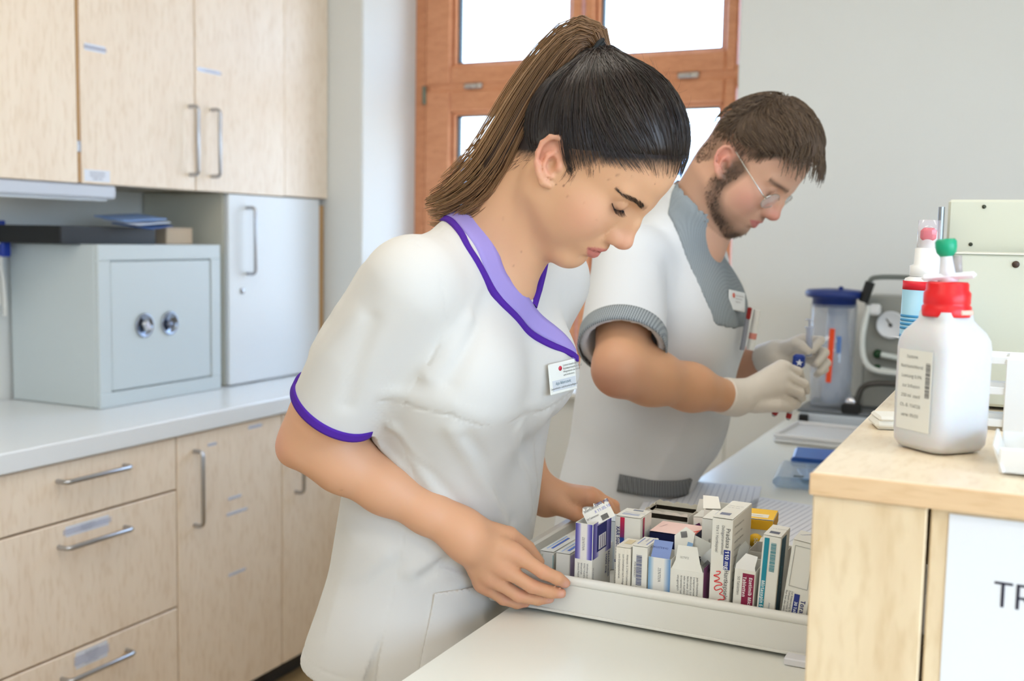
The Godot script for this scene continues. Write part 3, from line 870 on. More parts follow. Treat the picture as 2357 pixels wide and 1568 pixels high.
	rows_of_text(t, near_at, s, -0.002, -0.006, 0.112, ["ra-", "Gran"], 0.006, ink)
	s = Vector3(0.022, 0.122, 0.05)
	t = carton("medicine_box", "white box with a small blue barcode, just left behind the tallest box", -0.378, -1.365, s)
	barcode(t, near_at(s, 0.006, 0.095), 0.03, 0.006, Color(0.25, 0.32, 0.58))
	lettering(t, "Tabletten", 0.0035, ink, near_at(s, 0.0, 0.09, dn))
	rows_of_text(t, top_at, s, 0.0, 0.0, 0.0, ["Pantoprazol 40"], 0.0035, Color(0.4, 0.44, 0.7), PI / 2)
	# the tallest box
	s = Vector3(0.026, 0.1415, 0.098)
	t = carton("medicine_box", "tallest white box with red handwriting scrawled down its face", -0.349, -1.302, s, -0.012)
	lettering(t, "Pradaxa", 0.0085, Color(0.16, 0.16, 0.2), near_at(s, 0.0075, 0.118, dn), false)
	flat("blue_block", t, 0.0082, 0.025, Color(0.10, 0.17, 0.52), near_at(s, 0.0075, 0.0905))
	lettering(t, "110 mg", 0.0085, Color(0.93, 0.93, 0.95), near_at(s, 0.0075, 0.0905, dn).translated_local(Vector3(0, 0, 0.0004)), true)
	lettering(t, "Hartkapseln", 0.0085, Color(0.2, 0.2, 0.24), near_at(s, 0.0075, 0.0585, dn), false)
	lettering(t, "Dabigatranetexilat", 0.0055, Color(0.4, 0.4, 0.43), near_at(s, 0.0012, 0.115, dn))
	lettering(t, "10 x 1 Hartkapsel", 0.0055, Color(0.4, 0.4, 0.43), near_at(s, -0.006, 0.116, dn))
	flat("fold_line", t, 0.0258, 0.0005, Color(0.7, 0.69, 0.66), near_at(s, 0, 0.0095))
	var scr := [Vector3(-0.005, 0.074, 0), Vector3(0.0, 0.0745, 0), Vector3(-0.0015, 0.071, 0), Vector3(-0.008, 0.0685, 0), Vector3(-0.002, 0.067, 0), Vector3(-0.001, 0.0645, 0), Vector3(-0.007, 0.061, 0), Vector3(0.001, 0.0605, 0), Vector3(0.003, 0.058, 0), Vector3(-0.003, 0.0565, 0), Vector3(-0.0065, 0.053, 0), Vector3(-0.004, 0.050, 0), Vector3(0.002, 0.053, 0), Vector3(0.004, 0.050, 0), Vector3(0.0005, 0.046, 0), Vector3(0.006, 0.0445, 0), Vector3(0.0065, 0.040, 0), Vector3(0.001, 0.039, 0), Vector3(-0.004, 0.035, 0), Vector3(-0.003, 0.030, 0), Vector3(0.003, 0.029, 0), Vector3(0.004, 0.032, 0)]
	put("handwriting", tube(curve(scr, 90), [0.00055], 6), fab(Color(0.90, 0.12, 0.16), 0.5), t, near_at(s, 0, 0))
	for i in 9:
		var hh: float = [0.004, 0.0045, 0.0045, 0.004, 0.004, 0.004, 0.004, 0.004, 0.004][i]
		lettering(t, ["Bitte Packungsbeilage beachten,", "Arzneimittel fuer Kinder", "unzugaenglich aufbewahren!", "Verschreibungspflichtig", "In der Originalverpackung", "vor Feuchtigkeit schuetzen.", "Zum Einnehmen. Nicht kauen.", "Boehringer Str. 173", "Deutschland"][i], hh, Color(0.42, 0.42, 0.42), right_at(s, 0.008, 0.131 - 0.0098 * i, -0.02), false, "lettering", false, 0)
	barcode(t, top_at(s, -0.002, 0.028, 0.0), 0.012, 0.013, Color(0.50, 0.52, 0.60))
	rows_of_text(t, top_at, s, -0.009, 0.0, -0.008, ["Ch.-B.: 605"], 0.004, Color(0.45, 0.47, 0.55), 0.0)
	rows_of_text(t, top_at, s, -0.009, 0.0, -0.018, ["verw. bis: 07"], 0.004, Color(0.45, 0.47, 0.55), 0.0)
	# crimson box
	s = Vector3(0.0255, 0.081, 0.055)
	t = carton("medicine_box", "white box with a crimson block and white sideways lettering", -0.319, -1.302, s, -0.03, 0, PAPER, true)
	put("raised_flap", prism_shape([Vector2(-0.0125, 0), Vector2(0.0125, 0), Vector2(0.011, 0.004), Vector2(0.012, 0.019), Vector2(-0.003, 0.021), Vector2(-0.0125, 0.006)], 0.0007), fab(Color(0.88, 0.88, 0.87), 0.5), t, xf(Vector3(0, s.y, s.z / 2), Basis(Vector3.RIGHT, -0.55)))
	put("side_flap", prism_shape([Vector2(-0.007, 0), Vector2(0.010, 0), Vector2(0.014, 0.026), Vector2(0.008, 0.033), Vector2(-0.001, 0.026)], 0.0007), fab(Color(0.74, 0.75, 0.74), 0.4), t, xf(Vector3(-0.012, s.y - 0.003, 0.012), Basis(Vector3.UP, 0.9)))
	flat("crimson_block", t, 0.0145, 0.068, Color(0.53, 0.05, 0.24), near_at(s, 0.0045, 0.043))
	lettering(t, "Ezetimib Micro Labs", 0.0068, Color(0.94, 0.9, 0.92), near_at(s, 0.0075, 0.073, dn).translated_local(Vector3(0, 0, 0.0004)), true, "lettering", false, 0)
	lettering(t, "Tabletten", 0.0068, Color(0.94, 0.9, 0.92), near_at(s, 0.0, 0.073, dn).translated_local(Vector3(0, 0, 0.0004)), true, "lettering", false, 0)
	lettering(t, "50 Tabletten", 0.0052, ink, near_at(s, -0.0075, 0.072, dn), false, "lettering", false, 0)
	# grey open box between
	s = Vector3(0.045, 0.085, 0.05)
	t = carton("medicine_box", "open grey-white box between the tallest box and the teal striped box", -0.318, -1.375, s, 0, 0, Color(0.80, 0.79, 0.76), true)
	put("side_flap", prism_shape([Vector2(-0.02, 0), Vector2(0.02, 0), Vector2(0.018, 0.012), Vector2(-0.018, 0.013)], 0.0007), fab(Color(0.88, 0.87, 0.84), 0.5), t, xf(Vector3(0.0, s.y, -s.z / 2), Basis(Vector3.RIGHT, -0.9)))
	# yellow box
	s = Vector3(0.052, 0.113, 0.055)
	t = carton("medicine_box", "white box with a bright yellow top and a yellow round mark", -0.354, -1.43, s, 0, 0.1)
	flat("yellow_top", t, 0.0518, 0.0545, Color(0.94, 0.75, 0.20), top_at(s, 0, 0))
	flat("white_strip", t, 0.040, 0.018, Color(0.90, 0.88, 0.82), top_at(s, -0.002, 0.012).translated_local(Vector3(0, 0, 0.0004)))
	flat("yellow_band", t, 0.0515, 0.013, Color(0.92, 0.70, 0.10), near_at(s, 0, 0.1065))
	flat("yellow_band", t, 0.054, 0.013, Color(0.88, 0.66, 0.08), right_at(s, 0.0275, 0.1065))
	put("yellow_mark", lathe([[0, 0], [0.010, 0], [0.010, 0.0003], [0, 0.0003]], 28), fab(Color(0.95, 0.75, 0.15), 0.5), t, near_at(s, 0.004, 0.084) * xf(Vector3.ZERO, Basis(Vector3.RIGHT, PI / 2)))
	lettering(t, "50", 0.009, Color(0.95, 0.93, 0.85), near_at(s, 0.004, 0.084, dn).translated_local(Vector3(0, 0, 0.0006)), true)
	lettering(t, "100 Filmtabletten", 0.0035, ink, top_at(s, -0.002, 0.014).translated_local(Vector3(0, 0, 0.0008)))
	lettering(t, "NOVO", 0.004, ink, right_at(s, 0.02, 0.09, dn))
	# teal box
	s = Vector3(0.022, 0.1275, 0.053)
	t = carton("medicine_box", "leaning white box with a teal stripe and a dark teal side", -0.290, -1.302, s, -0.05)
	flat("teal_stripe", t, 0.0058, 0.124, Color(0.0, 0.53, 0.62), near_at(s, -0.0058, 0.063))
	flat("dark_teal_side", t, 0.024, 0.1245, Color(0.01, 0.27, 0.36), right_at(s, 0.017, 0.063))
	flat("orange_mark", t, 0.0025, 0.035, Color(0.92, 0.50, 0.10), near_at(s, 0.0095, 0.02))
	barcode(t, near_at(s, 0.0028, 0.102), 0.036, 0.0065, Color(0.15, 0.55, 0.62))
	lettering(t, "Mirtazapin 6 mg", 0.0068, Color(0.9, 0.95, 0.95), near_at(s, -0.0058, 0.05, dn).translated_local(Vector3(0, 0, 0.0004)), true)
	lettering(t, "Ritalin 1 A", 0.007, Color(0.30, 0.62, 0.66), right_at(s, 0.015, 0.075, dn).translated_local(Vector3(0, 0, 0.0004)), true)
	rows_of_text(t, near_at, s, 0.004, 0.003, 0.045, ["Anwendungsgebiete"], 0.0032, Color(0.5, 0.55, 0.6))
	rows_of_text(t, top_at, s, -0.006, 0.0, -0.005, ["1 A Pharma"], 0.004, ink, 0.2)
	barcode(t, top_at(s, 0.0, 0.012, 0.0), 0.010, 0.012, Color(0.4, 0.42, 0.48))
	# the last box by the hutch
	s = Vector3(0.030, 0.125, 0.046)
	t = carton("medicine_box", "tilted white box with an empty framed panel, nearest the hutch", -0.262, -1.302, s, -0.115)
	for e in [[0, 0.119, 0.022, 0.0006], [0, 0.068, 0.022, 0.0006], [-0.011, 0.0935, 0.0006, 0.051], [0.011, 0.0935, 0.0006, 0.051]]:
		flat("frame_line", t, e[2], e[3], Color(0.62, 0.62, 0.60), near_at(s, e[0], e[1]))
	lettering(t, "Torasemid", 0.0092, navy, near_at(s, 0.0085, 0.035, dn), true)
	flat("blue_block", t, 0.0065, 0.040, Color(0.10, 0.17, 0.50), near_at(s, 0.0005, 0.040))
	lettering(t, "30 Tabletten", 0.006, Color(0.9, 0.92, 0.96), near_at(s, 0.0005, 0.036, dn).translated_local(Vector3(0, 0, 0.0004)), true)
	rows_of_text(t, near_at, s, -0.0055, -0.0035, 0.062, ["zur Anwendung bei Hypertonie", "Enthaelt Lactose. Apotheken", "Nur fuer den Gebrauch"], 0.0034, ink)
	rows_of_text(t, top_at, s, -0.010, 0.0, 0.0, ["Torasemid"], 0.006, Color(0.35, 0.37, 0.6), 0.9)


func prism_shape(pts: Array, depth: float) -> ArrayMesh:   # a flat outline with thickness along z
	var st := SurfaceTool.new()
	st.begin(Mesh.PRIMITIVE_TRIANGLES)
	var p2 := PackedVector2Array(pts)
	var idx := Geometry2D.triangulate_polygon(p2)
	var c := Vector2.ZERO
	for p in pts:
		c += p
	c /= pts.size()
	for sg in [-1.0, 1.0]:
		var z: float = depth / 2 * sg
		for i in range(0, idx.size(), 3):
			tri_out(st, Vector3(p2[idx[i]].x, p2[idx[i]].y, z), Vector3(p2[idx[i + 1]].x, p2[idx[i + 1]].y, z), Vector3(p2[idx[i + 2]].x, p2[idx[i + 2]].y, z), Vector3(p2[idx[i]].x, p2[idx[i]].y, 0))
	for i in pts.size():
		var a: Vector2 = pts[i]
		var b: Vector2 = pts[(i + 1) % pts.size()]
		var f := Vector3(c.x, c.y, 0)
		tri_out(st, Vector3(a.x, a.y, -depth / 2), Vector3(b.x, b.y, -depth / 2), Vector3(b.x, b.y, depth / 2), f)
		tri_out(st, Vector3(a.x, a.y, -depth / 2), Vector3(b.x, b.y, depth / 2), Vector3(a.x, a.y, depth / 2), f)
	st.generate_normals()
	return st.commit()


func torn_sheet(sx: float, sy: float) -> ArrayMesh:   # card with a ragged upper edge
	var pts := [Vector2(-sx / 2, -sy / 2), Vector2(sx / 2, -sy / 2)]
	var n := 12
	for i in n + 1:
		var u := sx / 2 - sx * i / n
		pts.append(Vector2(u, sy / 2 * 0.75 + sy * 0.10 * sin(i * 2.4) + sy * 0.06 * sin(i * 5.1 + 1.0)))
	return prism_shape(pts, 0.0007)


func curled_sheet(sx: float, sy: float, bend: float) -> ArrayMesh:
	var st := SurfaceTool.new()
	st.begin(Mesh.PRIMITIVE_TRIANGLES)
	st.set_smooth_group(0)
	var n := 10
	var pos := func(i: int, side: float, off: float) -> Vector3:
		var a := bend * (float(i) / n - 0.5)
		var r := sy / bend
		return Vector3(sx / 2 * side, sin(a) * (r + off), (cos(a) - 0.8) * (r + off))
	for i in n:
		for off in [0.0004, -0.0004]:
			var a: Vector3 = pos.call(i, -1.0, off)
			var b: Vector3 = pos.call(i, 1.0, off)
			var c: Vector3 = pos.call(i + 1, 1.0, off)
			var d: Vector3 = pos.call(i + 1, -1.0, off)
			var q := [a, b, c, a, c, d] if off < 0 else [a, c, b, a, d, c]
			for p in q:
				st.add_vertex(p)
	st.generate_normals()
	return st.commit()


# ================================================================ things on the hutch and the desk
func build_hutch_things() -> void:
	var top := -0.2095
	# white bottle with a red cap
	var b := thing("bottle", "translucent white square bottle with a red screw cap on the hutch", "bottle", w(-0.082, top, -1.185))
	b.rotation.y = 0.85
	var pl := fab(Color(0.82, 0.82, 0.825), 0.38, 0.5, "bottle_plastic")
	pl.subsurf_scatter_enabled = true
	pl.subsurf_scatter_strength = 0.25
	put("bottle_body", lathe([[0, 0.002], [0.026, 0.0], [0.032, 0.002], [0.0355, 0.008], [0.0365, 0.02], [0.0365, 0.105], [0.0355, 0.113], [0.032, 0.121], [0.026, 0.128], [0.0215, 0.134], [0.0205, 0.142], [0, 0.142]], 48, 3.0), pl, b)
	put("cap", lathe([[0.0, 0.137], [0.0235, 0.137], [0.0240, 0.139], [0.0240, 0.147], [0.0222, 0.149], [0.0228, 0.151], [0.0228, 0.161], [0.0205, 0.164], [0.0205, 0.170], [0.019, 0.172], [0, 0.172]], 40), fab(Color(0.88, 0.05, 0.09), 0.35), b)
	put("tamper_tab", rb(Vector3(0.016, 0.005, 0.004), 0.001), fab(Color(0.92, 0.75, 0.68), 0.4), b, xf(Vector3(0.004, 0.142, 0.0228)))
	var lb := put("label", rb(Vector3(0.046, 0.082, 0.0006), 0.0002), fab(Color(0.88, 0.875, 0.84), 0.5), b, xf(Vector3(-0.0368, 0.062, 0.0), Basis(Vector3.UP, -PI / 2)))
	for i in 7:
		lettering(lb, ["Isotone", "Natriumchlorid", "Loesung 0,9%", "zur Infusion", "250 ml  steril", "Ch.-B. 154728", "verw. 05/20"][i], 0.0055, Color(0.5, 0.5, 0.48), xf(Vector3(-0.004, 0.034 - 0.010 * i, 0.0006)))
	barcode(lb, xf(Vector3(0.018, 0.012, 0.0005)), 0.035, 0.006, Color(0.35, 0.34, 0.33))
	var sp := thing("infusion_spike", "white dispensing spike with a green cap on top of the red bottle cap", "spike", w(-0.082, top + 0.172, -1.185))
	sp.basis = Basis(Vector3.BACK, 0.10)
	put("wing", rb(Vector3(0.052, 0.007, 0.018), 0.003), fab(Color(0.92, 0.92, 0.93), 0.35), sp, xf(Vector3(0.001, 0.0055, 0)))
	put("stem", lathe([[0, 0], [0.010, 0.0], [0.008, 0.012], [0.0065, 0.020], [0.006, 0.03], [0, 0.03]], 18), fab(Color(0.90, 0.90, 0.92), 0.3), sp)
	put("vent", lathe([[0, 0], [0.0042, 0.0], [0.0042, 0.022], [0, 0.022]], 14), glass(Color(0.7, 0.66, 0.66), 0.55, 0.2), sp, xf(Vector3(0.010, 0.004, 0)))
	put("green_cap", lathe([[0, 0.024], [0.0055, 0.025], [0.0095, 0.030], [0.0105, 0.035], [0.0105, 0.041], [0.0085, 0.0435], [0, 0.044]], 24), fab(Color(0.0, 0.62, 0.45), 0.35), sp)
	# blue labelled spray bottle
	var s := thing("spray_bottle", "slim spray bottle with light blue label, red band and white pump top", "bottle", w(-0.130, top, -1.470))
	s.basis = Basis(Vector3.BACK, -0.012)
	put("bottle_body", lathe([[0, 0], [0.025, 0.0], [0.027, 0.003], [0.027, 0.160], [0.025, 0.166], [0.018, 0.169], [0, 0.169]], 32), fab(Color(0.94, 0.94, 0.94), 0.35), s)
	put("label", lathe([[0.0273, 0.006], [0.0275, 0.006], [0.0275, 0.152], [0.0273, 0.152]], 32), fab(Color(0.62, 0.80, 0.88), 0.4), s)
	put("red_band", lathe([[0.0274, 0.152], [0.0276, 0.152], [0.0276, 0.163], [0.0274, 0.163]], 32), fab(Color(0.86, 0.04, 0.16), 0.4), s)
	var tl := []
	for i in 22:
		if i % 6 == 5:
			continue
		tl.append([lathe([[0.0275, 0], [0.0278, 0], [0.0278, 0.0032], [0.0275, 0.0032]], 32), xf(Vector3(0, 0.010 + 0.0051 * i, 0))])
	put("blue_print", join(tl), fab(Color(0.25, 0.58, 0.78), 0.45), s)
	put("pump", lathe([[0, 0.169], [0.020, 0.169], [0.0205, 0.182], [0.016, 0.184], [0.0155, 0.204], [0.011, 0.206], [0.010, 0.226], [0, 0.226]], 28), fab(Color(0.93, 0.93, 0.92), 0.35), s)
	put("spray_head", rb(Vector3(0.019, 0.017, 0.024), 0.004), fab(Color(0.86, 0.16, 0.24), 0.4), s, xf(Vector3(0, 0.222, 0)))
	put("clear_cap", lathe([[0.0125, 0.205], [0.0135, 0.205], [0.0135, 0.240], [0.0, 0.241]], 24), glass(Color(0.95, 0.95, 1.0), 0.18, 0.08), s)
	# two instrument housings
	var beige := fab(Color(0.84, 0.845, 0.775), 0.5, 0.4, "beige_enamel")
	var i1 := thing("instrument", "front beige metal instrument housing on the hutch behind the white rack", "instrument", w(0.16, top, -1.66))
	put("housing", rb(Vector3(0.524, 0.195, 0.31), 0.004), beige, i1, xf(Vector3(0, 0.1015, 0)))
	put("lid", rb(Vector3(0.526, 0.002, 0.312), 0.0008), fab(Color(0.88, 0.88, 0.83), 0.45), i1, xf(Vector3(0, 0.199, 0)))
	put("screw", lathe([[0, 0], [0.0045, 0], [0.004, 0.002], [0, 0.0024]], 14), fab(Color(0.25, 0.18, 0.13), 0.5), i1, xf(Vector3(-0.186, 0.1865, 0.155), Basis(Vector3.RIGHT, PI / 2)))
	for x in [-0.24, 0.24]:
		for z in [-0.13, 0.13]:
			put("foot", lathe([[0, 0], [0.01, 0], [0.01, 0.005], [0, 0.005]], 12), fab(Color(0.1, 0.1, 0.1), 0.7), i1, xf(Vector3(x, 0, z)))
	var i2 := thing("instrument", "taller beige instrument housing with a grey rod, behind the front one", "instrument", w(0.20, top, -1.95))
	put("housing", rb(Vector3(0.665, 0.277, 0.24), 0.004), beige, i2, xf(Vector3(0, 0.1415, 0)))
	for e in [[-0.281, 0.269], [-0.297, 0.211]]:
		put("screw", lathe([[0, 0], [0.003, 0], [0.003, 0.0015], [0, 0.002]], 12), fab(Color(0.2, 0.22, 0.16), 0.5), i2, xf(Vector3(e[0], e[1], 0.12), Basis(Vector3.RIGHT, PI / 2)))
	put("rod", tube([Vector3(-0.341, 0.0, 0.13), Vector3(-0.341, 0.268, 0.13)], [0.0048], 12), metal(Color(0.62, 0.64, 0.66), 0.35), i2)
	for x in [-0.3, 0.3]:
		put("foot", lathe([[0, 0], [0.012, 0], [0.012, 0.004], [0, 0.004]], 12), fab(Color(0.1, 0.1, 0.1), 0.7), i2, xf(Vector3(x, 0, 0)))
	# white tube rack
	var r := thing("tube_rack", "white plastic three-tier rack for test tubes on the hutch", "rack", w(0.03, top, -1.375))
	var wp := fab(Color(0.92, 0.925, 0.92), 0.35)
	for y in [0.008, 0.045, 0.080]:
		var bars := []
		for i in 7:
			bars.append([rb(Vector3(0.16, 0.005, 0.0045), 0.001), xf(Vector3(0, y, -0.028 + 0.0093 * i))])
		for i in 8:
			bars.append([rb(Vector3(0.0045, 0.005, 0.06), 0.001), xf(Vector3(-0.078 + 0.0223 * i, y, 0))])
		bars.append([rb(Vector3(0.162, 0.009, 0.004), 0.001), xf(Vector3(0, y, 0.031))])
		bars.append([rb(Vector3(0.162, 0.009, 0.004), 0.001), xf(Vector3(0, y, -0.031))])
		put("grid_shelf", join(bars), wp, r)
	for x in [-0.079, 0.079]:
		for z in [-0.029, 0.029]:
			put("post", rb(Vector3(0.006, 0.094 if x < 0 else 0.084, 0.006), 0.001), wp, r, xf(Vector3(x, 0.047 if x < 0 else 0.042, z)))
	for x in [-0.045, 0.03]:
		put("side_plate", rb(Vector3(0.023, 0.082, 0.003), 0.001), wp, r, xf(Vector3(x, 0.041, 0.034)))
	put("label_plate", rb(Vector3(0.05, 0.03, 0.003), 0.001), fab(Color(0.9, 0.92, 0.95), 0.4), r, xf(Vector3(0.0, 0.094, -0.028)))
	# kidney tray with a syringe
	var k := thing("tray", "small white plastic tray at the hutch's right front", "tray", w(0.045, top, -1.125))
	var tp := fab(Color(0.92, 0.925, 0.92), 0.35)
	put("base", rb(Vector3(0.13, 0.003, 0.09), 0.001), tp, k, xf(Vector3(0, 0.0035, 0)))
	for e in [[0.0, 0.047, 0.135, -0.35, 0.0], [0.0, -0.047, 0.135, 0.35, 0.0]]:
		put("wall", rb(Vector3(e[2], 0.026, 0.003), 0.001), tp, k, xf(Vector3(e[0], 0.014, e[1]), Basis(Vector3.RIGHT, -e[3])))
	for e in [[-0.068, 0.35], [0.068, -0.35]]:
		put("wall", rb(Vector3(0.003, 0.028, 0.095), 0.001), tp, k, xf(Vector3(e[0], 0.015, 0), Basis(Vector3.BACK, e[1])))
	var sy := thing("syringe", "clear syringe with a teal plunger lying in the white tray", "syringe", w(0.035, top + 0.022, -1.13))
	sy.basis = Basis(Vector3.UP, 0.5) * Basis(Vector3.BACK, 0.16)
	var gx := Basis(Vector3.BACK, -PI / 2)
	put("barrel", lathe([[0, 0], [0.011, 0], [0.011, 0.075], [0.003, 0.079], [0, 0.079]], 20), glass(Color(0.85, 0.95, 0.95), 0.35, 0.1), sy, xf(Vector3(-0.03, 0, 0), gx))
	put("plunger", lathe([[0, 0], [0.009, 0], [0.009, 0.012], [0.005, 0.014], [0.005, 0.05], [0, 0.05]], 18), fab(Color(0.0, 0.66, 0.56), 0.35), sy, xf(Vector3(0.0, 0, 0), gx))
	put("flange", lathe([[0, 0], [0.016, 0], [0.016, 0.002], [0, 0.002]], 18), fab(Color(0.0, 0.66, 0.56), 0.35), sy, xf(Vector3(0.045, 0, 0), gx))
	# folded pad and tissue
	var pd := thing("gauze_pad", "small folded cream gauze pad on the hutch beside the bottle", "pad", w(-0.138, top, -1.30))
	put("layer", rb(Vector3(0.052, 0.010, 0.05), 0.004), fab(Color(0.92, 0.905, 0.855), 0.8), pd, xf(Vector3(0, 0.0052, 0), Basis(Vector3.UP, 0.3)))
	put("layer", rb(Vector3(0.048, 0.006, 0.046), 0.003), fab(Color(0.93, 0.915, 0.87), 0.8), pd, xf(Vector3(0.001, 0.012, 0), Basis(Vector3.UP, 0.34)))
	var ti := thing("paper_sheet", "white sheet of paper overhanging the hutch's left edge behind the spray bottle", "paper", w(-0.175, top + 0.004, -1.93))
	put("sheet", curled_sheet(0.075, 0.10, 0.55), fab(Color(0.93, 0.935, 0.95), 0.6), ti, xf(Vector3(0.0, 0.012, 0), Basis(Vector3.UP, 0.7) * Basis(Vector3.RIGHT, -1.45)))


func build_suction() -> void:
	var y := -0.5
	var t := thing("suction_unit", "medical suction unit with clear jar and blue lid at the desk's end", "suction unit", w(-0.45, y, -3.02))
	var o := t.position
	var light := fab(Color(0.80, 0.83, 0.86), 0.4)
	var grey := fab(Color(0.58, 0.58, 0.55), 0.4, 0.5, "unit_grey")
	pbox("base", t, Vector3(-0.56, y + 0.004, -3.18), Vector3(-0.16, y + 0.045, -2.94), light, 0.006)
	for x in [-0.545, -0.20]:
		pbox("foot", t, Vector3(x - 0.012, y, -2.955), Vector3(x + 0.012, y + 0.04, -2.925), fab(Color(0.03, 0.03, 0.03), 0.6), 0.003)
	pbox("deck", t, Vector3(-0.565, y + 0.045, -3.18), Vector3(-0.16, y + 0.055, -2.94), fab(Color(0.42, 0.44, 0.46), 0.35), 0.003)
	pbox("panel", t, Vector3(-0.415, y + 0.055, -3.19), Vector3(-0.15, y + 0.36, -3.04), grey, 0.006)
	# jar
	var jc := w(-0.492, y + 0.055, -3.02) - o
	put("jar", lathe([[0, 0.0], [0.05, 0.0], [0.054, 0.004], [0.062, 0.28], [0.060, 0.28], [0.052, 0.007], [0, 0.006]], 36), glass(Color(0.82, 0.87, 0.95), 0.16, 0.05), t, xf(jc))
	put("liner", lathe([[0, 0.012], [0.036, 0.012], [0.042, 0.10], [0.030, 0.20], [0.026, 0.27], [0, 0.27]], 20), glass(Color(0.90, 0.92, 0.97), 0.40, 0.2), t, xf(jc + Vector3(0.01, 0, 0)))
	put("lid", lathe([[0, 0.272], [0.058, 0.272], [0.058, 0.295], [0.074, 0.298], [0.078, 0.304], [0.078, 0.312], [0.072, 0.318], [0.03, 0.322], [0, 0.322]], 40), fab(Color(0.07, 0.18, 0.46), 0.35), t, xf(jc))
	put("lid_lug", rb(Vector3(0.012, 0.012, 0.012), 0.003), fab(Color(0.07, 0.18, 0.46), 0.35), t, xf(jc + Vector3(0.022, 0.324, 0.04)))
	put("dip_tube", tube([jc + Vector3(-0.004, 0.05, 0.02), jc + Vector3(-0.002, 0.27, 0.01)], [0.006], 10), glass(Color(0.7, 0.76, 0.92), 0.5, 0.15), t)
	put("orange_scale", rb(Vector3(0.014, 0.145, 0.002), 0.001), fab(Color(0.92, 0.30, 0.10), 0.4), t, xf(jc + Vector3(0.006, 0.145, 0.063), Basis(Vector3.BACK, -0.03)))
	put("blue_scale", rb(Vector3(0.012, 0.045, 0.002), 0.001), fab(Color(0.35, 0.50, 0.75), 0.4), t, xf(jc + Vector3(0.026, 0.175, 0.058)))
	# handle bar, gauge, knobs, hose
	put("handle_bar", tube(curve([w(-0.405, y + 0.36, -3.0) - o, w(-0.40, y + 0.40, -3.0) - o, w(-0.375, y + 0.412, -3.0) - o, w(-0.28, y + 0.412, -3.0) - o, w(-0.20, y + 0.40, -3.0) - o], 20), [0.007], 10), fab(Color(0.42, 0.44, 0.42), 0.4), t)
	put("grip", tube([w(-0.414, y + 0.345, -2.995) - o, w(-0.398, y + 0.398, -2.995) - o], [0.013], 12), fab(Color(0.03, 0.03, 0.03), 0.5), t)
	put("connector", rb(Vector3(0.03, 0.03, 0.03), 0.006), fab(Color(0.88, 0.88, 0.88), 0.4), t, xf(w(-0.385, y + 0.325, -3.01) - o))
	var gb := Basis(Vector3.RIGHT, PI / 2)
	var gp := put("gauge", lathe([[0, 0.0], [0.036, 0.0], [0.037, 0.012], [0.034, 0.016], [0.032, 0.0135], [0, 0.0135]], 32), fab(Color(0.86, 0.87, 0.88), 0.3), t, xf(w(-0.345, y + 0.285, -3.035) - o, gb))
	put("needle", rb(Vector3(0.003, 0.001, 0.026), 0.0004), fab(Color(0.1, 0.1, 0.1), 0.5), gp, xf(Vector3(-0.004, 0.0146, -0.006), Basis(Vector3.UP, 0.6)))
	put("hub", lathe([[0, 0], [0.005, 0], [0.005, 0.003], [0, 0.003]], 12), fab(Color(0.3, 0.3, 0.3), 0.5), gp, xf(Vector3(0, 0.0135, 0)))
	for e in [0.205, 0.165]:
		put("knob", lathe([[0, 0], [0.012, 0], [0.011, 0.014], [0, 0.015]], 16), fab(Color(0.02, 0.24, 0.10), 0.4), t, xf(w(-0.375, y + e, -3.038) - o, gb))
		put("nozzle", tube([w(-0.365, y + e, -3.02) - o, w(-0.29, y + e - 0.01, -3.02) - o], [0.008], 10), fab(Color(0.82, 0.84, 0.82), 0.35), t)
	put("hose", tube(curve([w(-0.40, y + 0.335, -3.0) - o, w(-0.41, y + 0.25, -2.985) - o, w(-0.400, y + 0.19, -2.98) - o, w(-0.37, y + 0.165, -2.985) - o, w(-0.30, y + 0.16, -2.99) - o], 24), [0.008], 10), fab(Color(0.84, 0.85, 0.83), 0.35), t)
	put("ball_knob", lathe([[0, 0], [0.010, 0.002], [0.017, 0.010], [0.018, 0.018], [0.014, 0.028], [0, 0.034]], 20), metal(Color(0.85, 0.85, 0.87), 0.12), t, xf(w(-0.428, y + 0.062, -2.97) - o))
	put("pipe", tube(curve([w(-0.415, y + 0.075, -2.965) - o, w(-0.40, y + 0.12, -2.96) - o, w(-0.36, y + 0.135, -2.96) - o, w(-0.28, y + 0.135, -2.96) - o], 18), [0.008], 10), fab(Color(0.25, 0.24, 0.22), 0.35), t)
	put("black_block", rb(Vector3(0.05, 0.03, 0.03), 0.004), fab(Color(0.03, 0.03, 0.03), 0.5), t, xf(w(-0.425, y + 0.06, -2.955) - o))
	# shallow tray in front of it
	var tr_ := thing("tray", "flat white tray on the desk in front of the suction unit", "tray", w(-0.40, y, -2.93))
	tr_.position.z = -2.79
	tr_.basis = Basis(Vector3.UP, -0.06)
	put("base", rb(Vector3(0.33, 0.016, 0.23), 0.006), fab(Color(0.88, 0.885, 0.89), 0.4), tr_, xf(Vector3(0, 0.0085, 0)))
	for e in [[0, 0.112, 0.33, 0.008], [0, -0.112, 0.33, 0.008], [0.161, 0, 0.008, 0.23], [-0.161, 0, 0.008, 0.23]]:
		put("rim", rb(Vector3(e[2], 0.010, e[3]), 0.003), fab(Color(0.9, 0.9, 0.905), 0.4), tr_, xf(Vector3(e[0], 0.020, e[1])))
	# blue pack
	var b := thing("sterile_pack", "clear and blue plastic pack lying on the desk near the hutch", "pack", w(-0.425, y + 0.001, -2.38))
	b.basis = Basis(Vector3.UP, 0.12)
	put("blue_top", rb(Vector3(0.10, 0.016, 0.13), 0.006), fab(Color(0.22, 0.45, 0.78), 0.35), b, xf(Vector3(0.01, 0.02, -0.06), Basis(Vector3.RIGHT, 0.06)))
